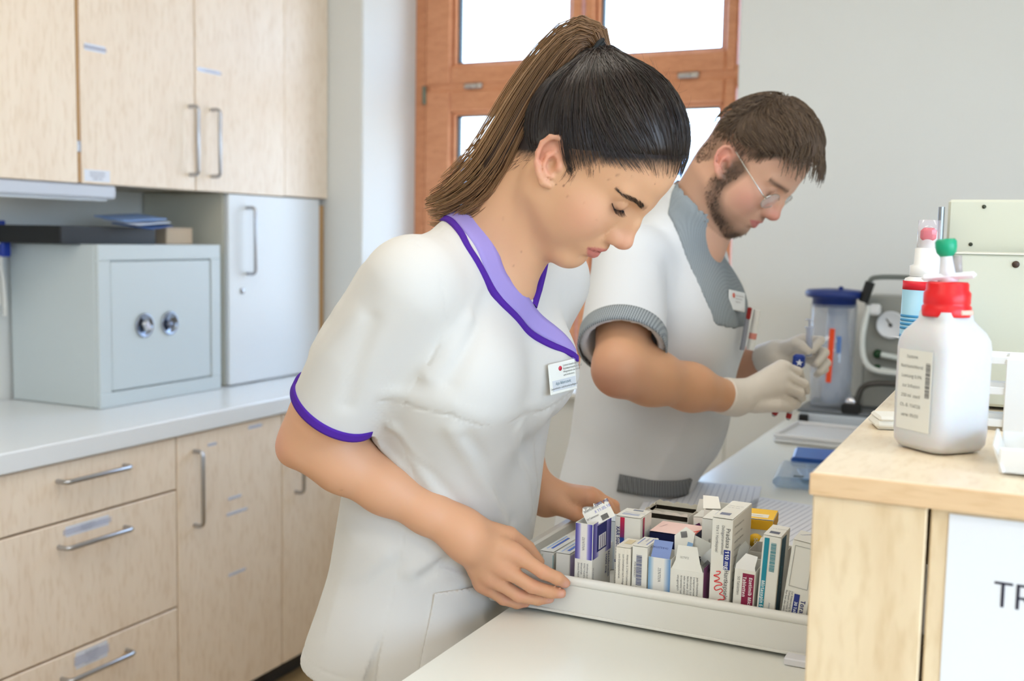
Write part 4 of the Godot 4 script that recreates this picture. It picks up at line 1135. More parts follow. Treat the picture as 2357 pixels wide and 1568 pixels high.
	put("blue_stripe", rb(Vector3(0.099, 0.017, 0.012), 0.004), fab(Color(0.10, 0.32, 0.66), 0.35), b, xf(Vector3(0.01, 0.0215, -0.002)))
	put("pouch", rb(Vector3(0.12, 0.022, 0.19), 0.008), glass(Color(0.62, 0.78, 0.92), 0.32, 0.12), b, xf(Vector3(0.0, 0.013, 0.10)))
	put("insert", rb(Vector3(0.07, 0.006, 0.10), 0.002), fab(Color(0.35, 0.55, 0.78), 0.4), b, xf(Vector3(0.02, 0.010, 0.07), Basis(Vector3.UP, 0.2)))
	put("print_mark", rb(Vector3(0.02, 0.0006, 0.014), 0.0002), fab(Color(0.3, 0.35, 0.35), 0.5), b, xf(Vector3(-0.01, 0.0245, 0.17)))
	# lined sheets
	var sheets := [[-0.56, -2.02, 0.18, "lined white form on the desk behind the torn open box"], [-0.385, -1.93, -0.16, "lined white form on the desk behind the yellow box and against the hutch"]]
	for e in sheets:
		var p := thing("form", e[3], "paper", w(e[0], y + 0.0008, e[1]))
		p.basis = Basis(Vector3.UP, e[2])
		put("sheet", rb(Vector3(0.21, 0.0008, 0.297), 0.0002), fab(Color(0.90, 0.91, 0.94), 0.6), p)
		var ln := []
		for i in 17:
			ln.append([rb(Vector3(0.0009, 0.0003, 0.27), 0.0001), xf(Vector3(-0.092 + 0.0115 * i, 0.0006, 0))])
		put("ruled_lines", join(ln), fab(Color(0.62, 0.64, 0.72), 0.6), p)


# ================================================================ distance fields and their meshes
class Prim:
	var t := 0            # 0 tapered capsule, 1 ellipsoid, 2 half-space, 3 rounded box
	var a := Vector3.ZERO
	var b := Vector3.ZERO
	var c := Vector3.ZERO
	var r := 0.0
	var s := 0.0
	var m := Basis()

	func dist(q: Vector3) -> float:
		if t == 0:
			var u := q - a
			var h := clampf(u.dot(b), 0.0, 1.0)
			return (u - c * h).length() - r - s * h
		if t == 1:
			var v := m * (q - a)
			var k0 := v.length()
			var k1 := (v * c).length()
			return k0 * (k0 - 1.0) / maxf(k1, 1e-6)
		if t == 2:
			return (q - a).dot(b)
		var e := (m * (q - a)).abs() - c
		return Vector3(maxf(e.x, 0), maxf(e.y, 0), maxf(e.z, 0)).length() + minf(maxf(e.x, maxf(e.y, e.z)), 0.0) - r


class Grp:
	var op := 0           # 0 union, 1 subtract, 2 intersect, 3 ridge, 4 fold waves
	var k := 0.0
	var kin := 0.0
	var ps: Array[Prim] = []

	func cap(a: Vector3, b: Vector3, ra: float, rb := -1.0) -> Grp:
		var p := Prim.new()
		p.a = a
		p.c = b - a
		p.b = p.c / maxf(p.c.length_squared(), 1e-9)
		p.r = ra
		p.s = (rb if rb >= 0.0 else ra) - ra
		ps.append(p)
		return self

	func chain(pts: Array, rs: Array) -> Grp:
		for i in pts.size() - 1:
			cap(pts[i], pts[i + 1], rs[mini(i, rs.size() - 1)], rs[mini(i + 1, rs.size() - 1)])
		return self

	func ell(at: Vector3, rad: Vector3, rot := Basis()) -> Grp:
		var p := Prim.new()
		p.t = 1
		p.a = at
		p.m = Basis.from_scale(Vector3.ONE / rad) * rot.inverse()
		p.c = Vector3.ONE / rad
		ps.append(p)
		return self

	func half(at: Vector3, n: Vector3) -> Grp:
		var p := Prim.new()
		p.t = 2
		p.a = at
		p.b = n.normalized()
		ps.append(p)
		return self

	func box(at: Vector3, h: Vector3, round: float, rot := Basis()) -> Grp:
		var p := Prim.new()
		p.t = 3
		p.a = at
		p.c = h - Vector3.ONE * round
		p.r = round
		p.m = rot.inverse()
		ps.append(p)
		return self

	func combine(d: float, q: Vector3) -> float:
		var e := 1e3
		if op == 0 and kin > 0.0:
			for p in ps:
				var v := 0.0
				if p.t == 0:
					var u := q - p.a
					var h := clampf(u.dot(p.b), 0.0, 1.0)
					v = (u - p.c * h).length() - p.r - p.s * h
				else:
					v = p.dist(q)
				var g := kin - absf(e - v)
				e = minf(e, v)
				if g > 0.0:
					e -= g * g * 0.25 / kin
			var h2 := k - absf(d - e)
			d = minf(d, e)
			return d - h2 * h2 * 0.25 / k if h2 > 0.0 and k > 0.0 else d
		if op == 3:
			for p in ps:
				var u := q - p.a
				if p.t == 0:
					e = minf(e, (u - p.c * clampf(u.dot(p.b), 0.0, 1.0)).length())
				else:
					e = minf(e, p.dist(q))
			e = maxf(e, 0.0) / kin
			return d - k * exp(-e * e) if e < 3.0 else d
		if op == 2 or op == 5:
			e = -1e3
			for p in ps:
				e = maxf(e, p.dist(q))
		elif kin > 0.0 and op != 3:
			for p in ps:
				var v := p.dist(q)
				var h := kin - absf(e - v)
				e = minf(e, v)
				if h > 0.0:
					e -= h * h * 0.25 / kin
		else:
			for p in ps:
				e = minf(e, p.dist(q))
		if op == 0:
			var h := k - absf(d - e)
			d = minf(d, e)
			return d - h * h * 0.25 / k if h > 0.0 and k > 0.0 else d
		if op == 1 or op == 5:
			e = -e
		var g := k - absf(d - e)
		d = maxf(d, e)
		return d + g * g * 0.25 / k if g > 0.0 and k > 0.0 else d


class Field:
	var gs: Array[Grp] = []
	var lo := Vector3.ZERO
	var hi := Vector3.ZERO
	var cell := 0.004
	var paint = null
	var arrays := []
	var took := 0

	func add(op: int, k: float, kin := 0.0) -> Grp:
		var g := Grp.new()
		g.op = op
		g.k = k
		g.kin = kin
		gs.append(g)
		return g

	func ev(q: Vector3, list: Array[Grp]) -> float:
		var d := 1e3
		for g in list:
			d = g.combine(d, q)
		return d

	func at(q: Vector3) -> float:
		return ev(q, gs)

	func grad(q: Vector3, e := 0.0015) -> Vector3:
		var d := at(q)
		return Vector3(at(q + Vector3(e, 0, 0)) - d, at(q + Vector3(0, e, 0)) - d, at(q + Vector3(0, 0, e)) - d).normalized()

	func drop(q: Vector3, off := 0.0, steps := 3) -> Vector3:   # the nearest place on the surface, lifted by off
		for i in steps:
			var d := at(q) - off
			if absf(d) < 0.0002:
				break
			q -= grad(q) * d
		return q

	func near(centre: Vector3, rad: float, list: Array[Grp]) -> Array[Grp]:
		var d := ev(centre, list)
		var out: Array[Grp] = []
		for g in list:
			if g.op == 2 or g.op == 5:
				out.append(g)
				continue
			var n := Grp.new()
			n.op = g.op
			n.k = g.k
			n.kin = g.kin
			for p in g.ps:
				var v := p.dist(centre)
				var keep := false
				if g.op == 0:
					keep = v <= maxf(d, 0.0) + 2.2 * rad + g.k + g.kin + 0.004
				elif g.op == 3:
					keep = v <= rad + 3.0 * g.kin
				else:
					keep = v <= 1.5 * rad + g.k + g.kin + 0.004
				if keep:
					n.ps.append(p)
			if n.ps.size():
				out.append(n)
		return out

	func build() -> void:
		var t0 := Time.get_ticks_msec()
		var B := 4
		var T := 16
		var tx := int(ceil((hi.x - lo.x) / (cell * T)))
		var ty := int(ceil((hi.y - lo.y) / (cell * T)))
		var tz := int(ceil((hi.z - lo.z) / (cell * T)))
		var nx := tx * T + 1
		var ny := ty * T + 1
		var nz := tz * T + 1
		var val := PackedFloat32Array()
		val.resize(nx * ny * nz)
		val.fill(1e9)
		var ci := PackedInt32Array()
		ci.resize(nx * ny * nz)
		ci.fill(-1)
		var blocks := []
		var rt := cell * T * 0.8661
		var rb_ := cell * B * 0.8661 + cell * 1.0
		for z in tz:
			for y in ty:
				for x in tx:
					var c := lo + Vector3(x + 0.5, y + 0.5, z + 0.5) * (cell * T)
					if absf(ev(c, gs)) > rt * 1.5 + 0.012:
						continue
					var list := near(c, rt * 1.15, gs)
					for k in 64:
						var bx := x * T + (k & 3) * B
						var by := y * T + ((k >> 2) & 3) * B
						var bz := z * T + (k >> 4) * B
						var cc := lo + Vector3(bx + 2, by + 2, bz + 2) * cell
						if absf(ev(cc, list)) > rb_ * 1.6 + 0.002:
							continue
						blocks.append([bx, by, bz])
						var fine := near(cc, cell * 3.6, list)
						for k2 in 5:
							for j in 5:
								var row := bx + nx * (by + j + ny * (bz + k2))
								for i in 5:
									if val[row + i] > 1e8:
										val[row + i] = ev(lo + Vector3(bx + i, by + j, bz + k2) * cell, fine)
		var vs := PackedVector3Array()
		var ns := PackedVector3Array()
		var cells := PackedInt32Array()
		var sx := nx
		var sz := nx * ny
		for b in blocks:
			for k in 4:
				for j in 4:
					for i in 4:
						var o: int = b[0] + i + nx * (b[1] + j + ny * (b[2] + k))
						var v0 := val[o]
						var v1 := val[o + 1]
						var v2 := val[o + sx]
						var v3 := val[o + sx + 1]
						var v4 := val[o + sz]
						var v5 := val[o + sz + 1]
						var v6 := val[o + sz + sx]
						var v7 := val[o + sz + sx + 1]
						var m := int(v0 < 0) + int(v1 < 0) + int(v2 < 0) + int(v3 < 0) + int(v4 < 0) + int(v5 < 0) + int(v6 < 0) + int(v7 < 0)
						if m == 0 or m == 8:
							continue
						var s := Vector3.ZERO
						var n := 0
						# twelve edges
						if (v0 < 0) != (v1 < 0):
							s += Vector3(v0 / (v0 - v1), 0, 0); n += 1
						if (v2 < 0) != (v3 < 0):
							s += Vector3(v2 / (v2 - v3), 1, 0); n += 1
						if (v4 < 0) != (v5 < 0):
							s += Vector3(v4 / (v4 - v5), 0, 1); n += 1
						if (v6 < 0) != (v7 < 0):
							s += Vector3(v6 / (v6 - v7), 1, 1); n += 1
						if (v0 < 0) != (v2 < 0):
							s += Vector3(0, v0 / (v0 - v2), 0); n += 1
						if (v1 < 0) != (v3 < 0):
							s += Vector3(1, v1 / (v1 - v3), 0); n += 1
						if (v4 < 0) != (v6 < 0):
							s += Vector3(0, v4 / (v4 - v6), 1); n += 1
						if (v5 < 0) != (v7 < 0):
							s += Vector3(1, v5 / (v5 - v7), 1); n += 1
						if (v0 < 0) != (v4 < 0):
							s += Vector3(0, 0, v0 / (v0 - v4)); n += 1
						if (v1 < 0) != (v5 < 0):
							s += Vector3(1, 0, v1 / (v1 - v5)); n += 1
						if (v2 < 0) != (v6 < 0):
							s += Vector3(0, 1, v2 / (v2 - v6)); n += 1
						if (v3 < 0) != (v7 < 0):
							s += Vector3(1, 1, v3 / (v3 - v7)); n += 1
						ci[o] = vs.size()
						cells.append(o)
						vs.append(lo + (Vector3(b[0] + i, b[1] + j, b[2] + k) + s / n) * cell)
						ns.append(Vector3(v1 + v3 + v5 + v7 - v0 - v2 - v4 - v6, v2 + v3 + v6 + v7 - v0 - v1 - v4 - v5, v4 + v5 + v6 + v7 - v0 - v1 - v2 - v3).normalized())
		var ix := PackedInt32Array()
		for o in cells:
			var inside := val[o] < 0
			for ax in 3:
				var st: int = [1, sx, sz][ax]
				var u: int = [sx, sz, 1][ax]
				var v: int = [sz, 1, sx][ax]
				if (val[o + st] < 0) == inside or o < u + v:
					continue
				var a := ci[o]
				var b := ci[o - u]
				var c := ci[o - u - v]
				var d := ci[o - v]
				if b < 0 or c < 0 or d < 0:
					continue
				if inside:
					ix.append_array([a, c, b, a, d, c])
				else:
					ix.append_array([a, b, c, a, c, d])
		# one pass of smoothing of the normals comes from the field itself; colours by place
		arrays = []
		arrays.resize(Mesh.ARRAY_MAX)
		arrays[Mesh.ARRAY_VERTEX] = vs
		arrays[Mesh.ARRAY_NORMAL] = ns
		arrays[Mesh.ARRAY_INDEX] = ix
		if paint != null:
			var cs := PackedColorArray()
			cs.resize(vs.size())
			for i in vs.size():
				cs[i] = paint.call(vs[i], ns[i])
			arrays[Mesh.ARRAY_COLOR] = cs
		took = Time.get_ticks_msec() - t0

	func mesh() -> ArrayMesh:
		var m := ArrayMesh.new()
		m.add_surface_from_arrays(Mesh.PRIMITIVE_TRIANGLES, arrays)
		return m


func run_fields(list: Array) -> void:   # meshes them side by side
	var th := []
	for f: Field in list:
		var t := Thread.new()
		t.start(f.build)
		th.append(t)
	for t: Thread in th:
		t.wait_to_finish()


# ================================================================ people
func head_frame(at: Vector3, yaw: float, pitch: float, roll: float) -> Transform3D:   # x ahead, y up, z to the person's right
	var fh := Vector3(cos(yaw), 0, sin(yaw))
	var right := fh.cross(Vector3.UP)
	var f := fh * cos(pitch) - Vector3.UP * sin(pitch)
	var u := Vector3.UP * cos(pitch) + fh * sin(pitch)
	return Transform3D(Basis(f, u * cos(roll) + right * sin(roll), right * cos(roll) - u * sin(roll)), at)


func skull(f: Field, o: Transform3D, k := 0.02) -> void:
	f.add(0, k, 0.03).ell(o * Vector3(0.004, 0.045, 0), Vector3(0.0935, 0.086, 0.075), o.basis).ell(o * Vector3(-0.030, 0.020, 0), Vector3(0.060, 0.062, 0.066), o.basis)


func add_head(f: Field, o: Transform3D, male: bool) -> void:
	var B := o.basis
	var v := func(x: float, y: float, z: float) -> Vector3: return o * Vector3(x, y, z)
	skull(f, o)
	var jw := 1.08 if male else 1.0
	var g := f.add(0, 0.022, 0.028)
	g.ell(v.call(0.036, -0.018, 0), Vector3(0.056, 0.082, 0.057 * jw), B)
	g.cap(v.call(0.006, -0.050, 0.044 * jw), v.call(0.070, -0.083, 0.011 * jw), 0.014, 0.0135)
	g.cap(v.call(0.006, -0.050, -0.044 * jw), v.call(0.070, -0.083, -0.011 * jw), 0.014, 0.0135)
	g.ell(v.call(0.073, -0.083, 0), Vector3(0.0205, 0.0175, 0.021), B)
	g.cap(v.call(0.0, -0.02, 0.045), v.call(0.006, -0.050, 0.044 * jw), 0.020, 0.016)
	g.cap(v.call(0.0, -0.02, -0.045), v.call(0.006, -0.050, -0.044 * jw), 0.020, 0.016)
	for z in [1.0, -1.0]:
		f.add(0, 0.022).ell(v.call(0.052, -0.014, 0.041 * z), Vector3(0.029, 0.021, 0.021), B)       # cheek
		f.add(0, 0.03).ell(v.call(0.044, -0.036, 0.036 * z), Vector3(0.036, 0.032, 0.021), B)
		f.add(0, 0.014).cap(v.call(0.0885, 0.030, 0.010 * z), v.call(0.071, 0.034, 0.043 * z), 0.0105 if male else 0.0088, 0.008)   # brow
	for z in [1.0, -1.0]:
		f.add(1, 0.014).ell(v.call(0.0985, 0.0195, 0.0335 * z), Vector3(0.0165, 0.0110, 0.0165), B)      # socket
	f.add(0, 0.014).ell(v.call(0.077, -0.047, 0), Vector3(0.0235, 0.026, 0.032), B)                      # mouth mound
	# nose
	var n := f.add(0, 0.009, 0.007)
	n.chain([v.call(0.0905, 0.026, 0), v.call(0.1005, 0.006, 0), v.call(0.1105, -0.014, 0)], [0.0072, 0.0078, 0.0088])
	n.cap(v.call(0.086, 0.016, 0), v.call(0.097, -0.016, 0), 0.0105, 0.0145)
	n.ell(v.call(0.1115, -0.0175, 0), Vector3(0.0098, 0.0088, 0.0096), B)
	n.ell(v.call(0.0990, -0.0222, 0.0100), Vector3(0.0112, 0.0092, 0.0072), B)
	n.ell(v.call(0.0990, -0.0222, -0.0100), Vector3(0.0112, 0.0092, 0.0072), B)
	n.cap(v.call(0.110, -0.0245, 0), v.call(0.097, -0.030, 0), 0.0045, 0.0055)
	f.add(1, 0.003).ell(v.call(0.1045, -0.0325, 0.0062), Vector3(0.0045, 0.0034, 0.0026), B).ell(v.call(0.1045, -0.0325, -0.0062), Vector3(0.0045, 0.0034, 0.0026), B)
	f.add(3, -0.0012, 0.0025).chain([v.call(0.092, -0.015, 0.016), v.call(0.091, -0.023, 0.0185), v.call(0.092, -0.030, 0.015)], [0.0]).chain([v.call(0.092, -0.015, -0.016), v.call(0.091, -0.023, -0.0185), v.call(0.092, -0.030, -0.015)], [0.0])
	# lips
	f.add(0, 0.005, 0.003).chain([v.call(0.0845, -0.0495, 0.0245), v.call(0.0935, -0.0468, 0.013), v.call(0.0985, -0.0445, 0.004), v.call(0.0985, -0.0448, 0), v.call(0.0985, -0.0445, -0.004), v.call(0.0935, -0.0468, -0.013), v.call(0.0845, -0.0495, -0.0245)], [0.0022, 0.0050, 0.0060, 0.0056, 0.0060, 0.0050, 0.0022])
	f.add(0, 0.005, 0.003).chain([v.call(0.084, -0.0507, 0.0235), v.call(0.0918, -0.0565, 0.012), v.call(0.0966, -0.0580, 0), v.call(0.0918, -0.0565, -0.012), v.call(0.084, -0.0507, -0.0235)], [0.0022, 0.0060, 0.0074, 0.0060, 0.0022])
	f.add(3, -0.0024, 0.0016).chain([v.call(0.086, -0.0500, 0.026), v.call(0.0965, -0.0508, 0.013), v.call(0.1035, -0.0508, 0), v.call(0.0965, -0.0508, -0.013), v.call(0.086, -0.0500, -0.026)], [0.0])
	f.add(3, -0.0022, 0.006).cap(v.call(0.094, -0.0690, 0.010), v.call(0.094, -0.0690, -0.010), 0.0)
	f.add(3, -0.0012, 0.004).cap(v.call(0.1035, -0.035, 0), v.call(0.1055, -0.040, 0), 0.0)
	for z in [1.0, -1.0]:
		f.add(3, -0.0010, 0.005).chain([v.call(0.090, -0.027, 0.021 * z), v.call(0.083, -0.040, 0.029 * z), v.call(0.078, -0.052, 0.031 * z)], [0.0])
		# eyelids, lowered
		f.add(0, 0.004).ell(v.call(0.0725, 0.0185, 0.0315 * z), Vector3(0.0140, 0.0118, 0.0152), B)
		f.add(3, -0.0011, 0.0014).chain([v.call(0.0800, 0.0255, 0.0195 * z), v.call(0.0850, 0.0275, 0.0300 * z), v.call(0.0770, 0.0255, 0.0435 * z)], [0.0])
		f.add(3, -0.0014, 0.0011).chain([v.call(0.0820, 0.0135, 0.0185 * z), v.call(0.0862, 0.0118, 0.0290 * z), v.call(0.0802, 0.0135, 0.0400 * z), v.call(0.0735, 0.0170, 0.0455 * z)], [0.0])
		# ear
		var E := Transform3D(Basis(B * Vector3(0.82, 0.52, -0.235), B * Vector3(-0.52, 0.85, 0.06), B * Vector3(0.24, -0.02, 0.97)).orthonormalized(), v.call(-0.005, -0.006, 0.0715 * z))
		var e := func(x: float, y: float, zz: float) -> Vector3:
			var p := Vector3(x, y, zz)
			var q := Basis(Vector3(0.82, 0.52, -0.235), Vector3(-0.52, 0.85, 0.06), Vector3(0.24, -0.02, 0.97)).orthonormalized() * p + Vector3(-0.005, -0.006, 0.0700)
			q.z *= z
			return o * q
		var EB: Basis = E.basis
		f.add(0, 0.004).ell(e.call(-0.003, 0.002, 0.001), Vector3(0.0155, 0.0265, 0.0055), EB if z > 0 else B)
		f.add(0, 0.003, 0.002).chain([e.call(0.011, 0.006, 0.002), e.call(0.0125, 0.016, 0.004), e.call(0.009, 0.025, 0.006), e.call(0.001, 0.0305, 0.008), e.call(-0.009, 0.028, 0.010), e.call(-0.016, 0.019, 0.011), e.call(-0.018, 0.007, 0.0105), e.call(-0.0165, -0.006, 0.009), e.call(-0.011, -0.017, 0.007), e.call(-0.003, -0.026, 0.005), e.call(0.004, -0.028, 0.003)], [0.0032, 0.0032, 0.0034, 0.0034, 0.0034, 0.0034, 0.0034, 0.0034, 0.0042, 0.0056, 0.0045])
		f.add(1, 0.003).ell(e.call(-0.001, -0.004, 0.0085), Vector3(0.0085, 0.0115, 0.0085), EB if z > 0 else B)
		f.add(1, 0.003).chain([e.call(0.004, 0.017, 0.0085), e.call(-0.005, 0.021, 0.0105), e.call(-0.0115, 0.013, 0.0115), e.call(-0.0125, 0.0, 0.0105)], [0.0028])
		f.add(0, 0.003, 0.002).chain([e.call(0.001, 0.013, 0.006), e.call(-0.006, 0.006, 0.0075), e.call(-0.008, -0.006, 0.007), e.call(-0.003, -0.016, 0.006), e.call(0.005, -0.0175, 0.005)], [0.0026])
		f.add(0, 0.003).ell(e.call(0.0105, -0.003, 0.004), Vector3(0.0042, 0.0068, 0.0042), EB if z > 0 else B)


func blend(a: Color, b: Color, t: float) -> Color:
	return a.lerp(b, clampf(t, 0.0, 1.0))


func soft(d: float, r: float) -> float:
	return exp(-(d * d) / (r * r))




# A hand of five finger chains (joints, radii) on a palm, wrist end first
func add_hand(f: Field, wrist: Vector3, knuckles: Array, fingers: Array, rw := 0.024, k := 0.010) -> void:
	var palm := f.add(0, 0.020, 0.018)
	for i in 4:
		palm.cap(wrist, knuckles[i], rw * 0.75, 0.0115 - 0.0006 * i)
	palm.cap(wrist.lerp(knuckles[0], 0.1), wrist.lerp(knuckles[3], 0.15), rw * 0.9)
	for i in fingers.size():
		var c: Array = fingers[i]
		var g := f.add(0, 0.0022 if i < 4 else 0.008, 0.0025)
		g.chain(c[0], c[1])
	for i in 4:   # webs, so that each finger grows out of the palm
		f.add(0, k).cap(wrist.lerp(knuckles[i], 0.75), knuckles[i].lerp(fingers[i][0][1], 0.22), 0.0098 - 0.0005 * i)


func merged(fields: Array) -> ArrayMesh:
	var vs := PackedVector3Array()
	var ns := PackedVector3Array()
	var cs := PackedColorArray()
	var ix := PackedInt32Array()
	for f: Field in fields:
		var off := vs.size()
		vs.append_array(f.arrays[Mesh.ARRAY_VERTEX])
		ns.append_array(f.arrays[Mesh.ARRAY_NORMAL])
		cs.append_array(f.arrays[Mesh.ARRAY_COLOR])
		var s: PackedInt32Array = f.arrays[Mesh.ARRAY_INDEX]
		for i in s.size():
			s[i] += off
		ix.append_array(s)
	var a := []
	a.resize(Mesh.ARRAY_MAX)
	a[Mesh.ARRAY_VERTEX] = vs
	a[Mesh.ARRAY_NORMAL] = ns
	a[Mesh.ARRAY_COLOR] = cs
	a[Mesh.ARRAY_INDEX] = ix
	var m := ArrayMesh.new()
	m.add_surface_from_arrays(Mesh.PRIMITIVE_TRIANGLES, a)
	return m


func skin_material() -> StandardMaterial3D:
	if not mats.has("skin"):
		var m := StandardMaterial3D.new()
		m.resource_name = "skin"
		m.vertex_color_use_as_albedo = true
		m.roughness = 0.48
		m.metallic_specular = 0.42
		m.subsurf_scatter_enabled = true
		m.subsurf_scatter_strength = 0.12
		m.heightmap_enabled = true
		m.heightmap_texture = noise_tex(3, 0.25, 256, [Color(0.3, 0.3, 0.3), Color(0.5, 0.5, 0.5), Color(0.7, 0.7, 0.7)], 3)
		m.heightmap_scale = 0.012
		m.uv1_triplanar = true
		m.uv1_scale = Vector3(18, 18, 18)
		mats["skin"] = m
	return mats["skin"]


func cloth_material(key: String, c: Color) -> StandardMaterial3D:
	if not mats.has(key):
		var m := StandardMaterial3D.new()
		m.resource_name = key
		m.albedo_color = c
		m.roughness = 0.85
		m.metallic_specular = 0.25
		m.rim_enabled = true
		m.rim = 0.25
		m.heightmap_enabled = true
		m.heightmap_texture = noise_tex(9, 0.35, 256, [Color(0.3, 0.3, 0.3), Color(0.5, 0.5, 0.5), Color(0.7, 0.7, 0.7)], 2)
		m.heightmap_scale = 0.015
		m.uv1_triplanar = true
		m.uv1_scale = Vector3(14, 14, 14)
		mats[key] = m
	return mats[key]


# a cloth band laid on a field: centre line points, width, thickness; both rims turned down
func band(f: Field, pts: Array, width: float, thick: float, n: int, taper := false, lift := 0.0) -> ArrayMesh:
	var c := curve(pts, n)
	var st := SurfaceTool.new()
	st.begin(Mesh.PRIMITIVE_TRIANGLES)
	st.set_smooth_group(0)
	var rows := []
	for i in n:
		var p: Vector3 = f.drop(c[i], 0.0)
		var nn := f.grad(p)
		var t: Vector3 = (c[mini(i + 1, n - 1)] - c[maxi(i - 1, 0)]).normalized()
		var sd := t.cross(nn).normalized()
		var ww := width * (0.35 + 0.65 * sin(PI * (0.08 + 0.84 * i / (n - 1.0))) if taper else 1.0)
		var row := []
		for k in [-0.5, -0.5, -0.25, 0.0, 0.25, 0.5, 0.5]:
			row.append(Vector3.ZERO)
		var us := [-0.5, -0.48, -0.25, 0.0, 0.25, 0.48, 0.5]
		var hs := [-0.0015, thick + lift, thick + lift, thick + lift, thick + lift, thick + lift, -0.0015]
		for k in 7:
			var q: Vector3 = p + sd * (ww * us[k])
			row[k] = f.drop(q, hs[k], 2)
		rows.append(row)
	for i in n - 1:
		for k in 6:
			for e in [[i, k], [i, k + 1], [i + 1, k + 1], [i, k], [i + 1, k + 1], [i + 1, k]]:
				st.add_vertex(rows[e[0]][e[1]])
	st.generate_normals()
	return st.commit()


# many fine hairs: [points, root radius, tip radius, colour]; one mesh
func hair_mesh(list: Array, sides := 3) -> ArrayMesh:
	var vs := PackedVector3Array()
	var ns := PackedVector3Array()
	var cs := PackedColorArray()
	var ix := PackedInt32Array()
	for h in list:
		var pts: Array = h[0]
		var n := pts.size()
		var base := vs.size()
		var up := Vector3(0.3, 0.9, 0.2).normalized()
		for i in n:
			var t: Vector3 = (pts[mini(i + 1, n - 1)] - pts[maxi(i - 1, 0)]).normalized()
			var sd := t.cross(up).normalized()
			up = sd.cross(t).normalized()
			var r: float = lerpf(h[1], h[2], float(i) / (n - 1))
			var col: Color = h[3].lerp(h[4], float(i) / (n - 1)) if h.size() > 4 else h[3]
			for k in sides:
				var a := TAU * k / sides
				var d := sd * cos(a) + up * sin(a)
				vs.append(pts[i] + d * r)
				ns.append(d)
				cs.append(col)
		for i in n - 1:
			for k in sides:
				var a := base + i * sides + k
				var b := base + i * sides + (k + 1) % sides
				ix.append_array([a, b, b + sides, a, b + sides, a + sides])
	var arr := []
	arr.resize(Mesh.ARRAY_MAX)
	arr[Mesh.ARRAY_VERTEX] = vs
	arr[Mesh.ARRAY_NORMAL] = ns
	arr[Mesh.ARRAY_COLOR] = cs
	arr[Mesh.ARRAY_INDEX] = ix
	var m := ArrayMesh.new()
	m.add_surface_from_arrays(Mesh.PRIMITIVE_TRIANGLES, arr)
	return m


func hair_material(rough := 0.38) -> StandardMaterial3D:
	var k := "hair%s" % rough
	if not mats.has(k):
		var m := StandardMaterial3D.new()
		m.resource_name = "hair"
		m.vertex_color_use_as_albedo = true
		m.roughness = rough
		m.metallic_specular = 0.5
		mats[k] = m
	return mats[k]


func woman_head() -> Transform3D:
	return head_frame(Vector3(-0.514, 1.535, -1.256), deg_to_rad(-3.6), deg_to_rad(52.0), deg_to_rad(7.1))


const W_S := Vector3(-0.668, 1.390, -1.100)
const W_E := Vector3(-0.834, 1.173, -1.130)
const W_W := Vector3(-0.649, 1.059, -1.207)


func tunic_shape(f: Field, shrink := 0.0, sleeves := true) -> void:
	var r := -shrink
	if sleeves:
		f.add(0, 0.0).chain([W_S + Vector3(-0.006, -0.012, -0.004), W_S.lerp(W_E, 0.45), W_S.lerp(W_E, 0.95) + Vector3(0.010, 0, 0)], [0.053, 0.058, 0.058])
		f.add(2, 0.003).half(W_S.lerp(W_E, 0.765), W_E - W_S)
		f.add(1, 0.002).cap(W_S.lerp(W_E, 0.68), W_E + Vector3(0.008, 0, 0), 0.0480, 0.0530)
	var g := f.add(0, 0.032, 0.045)
	g.ell(Vector3(-0.688, 1.27, -1.27), Vector3(0.100 + r, 0.16 + r, 0.150 + r))
	g.cap(Vector3(-0.680, 1.362, -1.145), Vector3(-0.650, 1.366, -1.405), 0.052 + r)
	g.cap(Vector3(-0.672, 1.385, -1.27), Vector3(-0.665, 1.422, -1.268), 0.066 + r, 0.050 + r)
	g.cap(Vector3(-0.665, 1.415, -1.265), Vector3(-0.676, 1.385, -1.13), 0.040 + r, 0.050 + r)
	g.cap(Vector3(-0.660, 1.415, -1.270), Vector3(-0.640, 1.385, -1.42), 0.040 + r, 0.052 + r)
	g.ell(Vector3(-0.640, 1.262, -1.190), Vector3(0.068 + r, 0.075 + r, 0.074 + r))
	g.ell(Vector3(-0.622, 1.262, -1.345), Vector3(0.066 + r, 0.075 + r, 0.072 + r))
	g.ell(Vector3(-0.745, 1.07, -1.345), Vector3(0.105 + r, 0.20 + r, 0.118 + r))
	g.cap(Vector3(-0.745, 1.22, -1.26), Vector3(-0.800, 0.80, -1.29), 0.085 + r, 0.120 + r)
	g.cap(Vector3(-0.684, 1.20, -1.405), Vector3(-0.722, 0.98, -1.420), 0.064 + r)
	g.cap(Vector3(-0.690, 1.20, -1.230), Vector3(-0.733, 0.98, -1.298), 0.060 + r, 0.064 + r)
	g.cap(Vector3(-0.775, 0.86, -1.245), Vector3(-0.768, 0.86, -1.40), 0.110 + r)
	g.cap(Vector3(-0.790, 0.79, -1.240), Vector3(-0.785, 0.79, -1.40), 0.118 + r)
	if sleeves:
		f.add(0, 0.03).chain([Vector3(-0.640, 1.378, -1.435), Vector3(-0.745, 1.20, -1.500)], [0.060, 0.062])


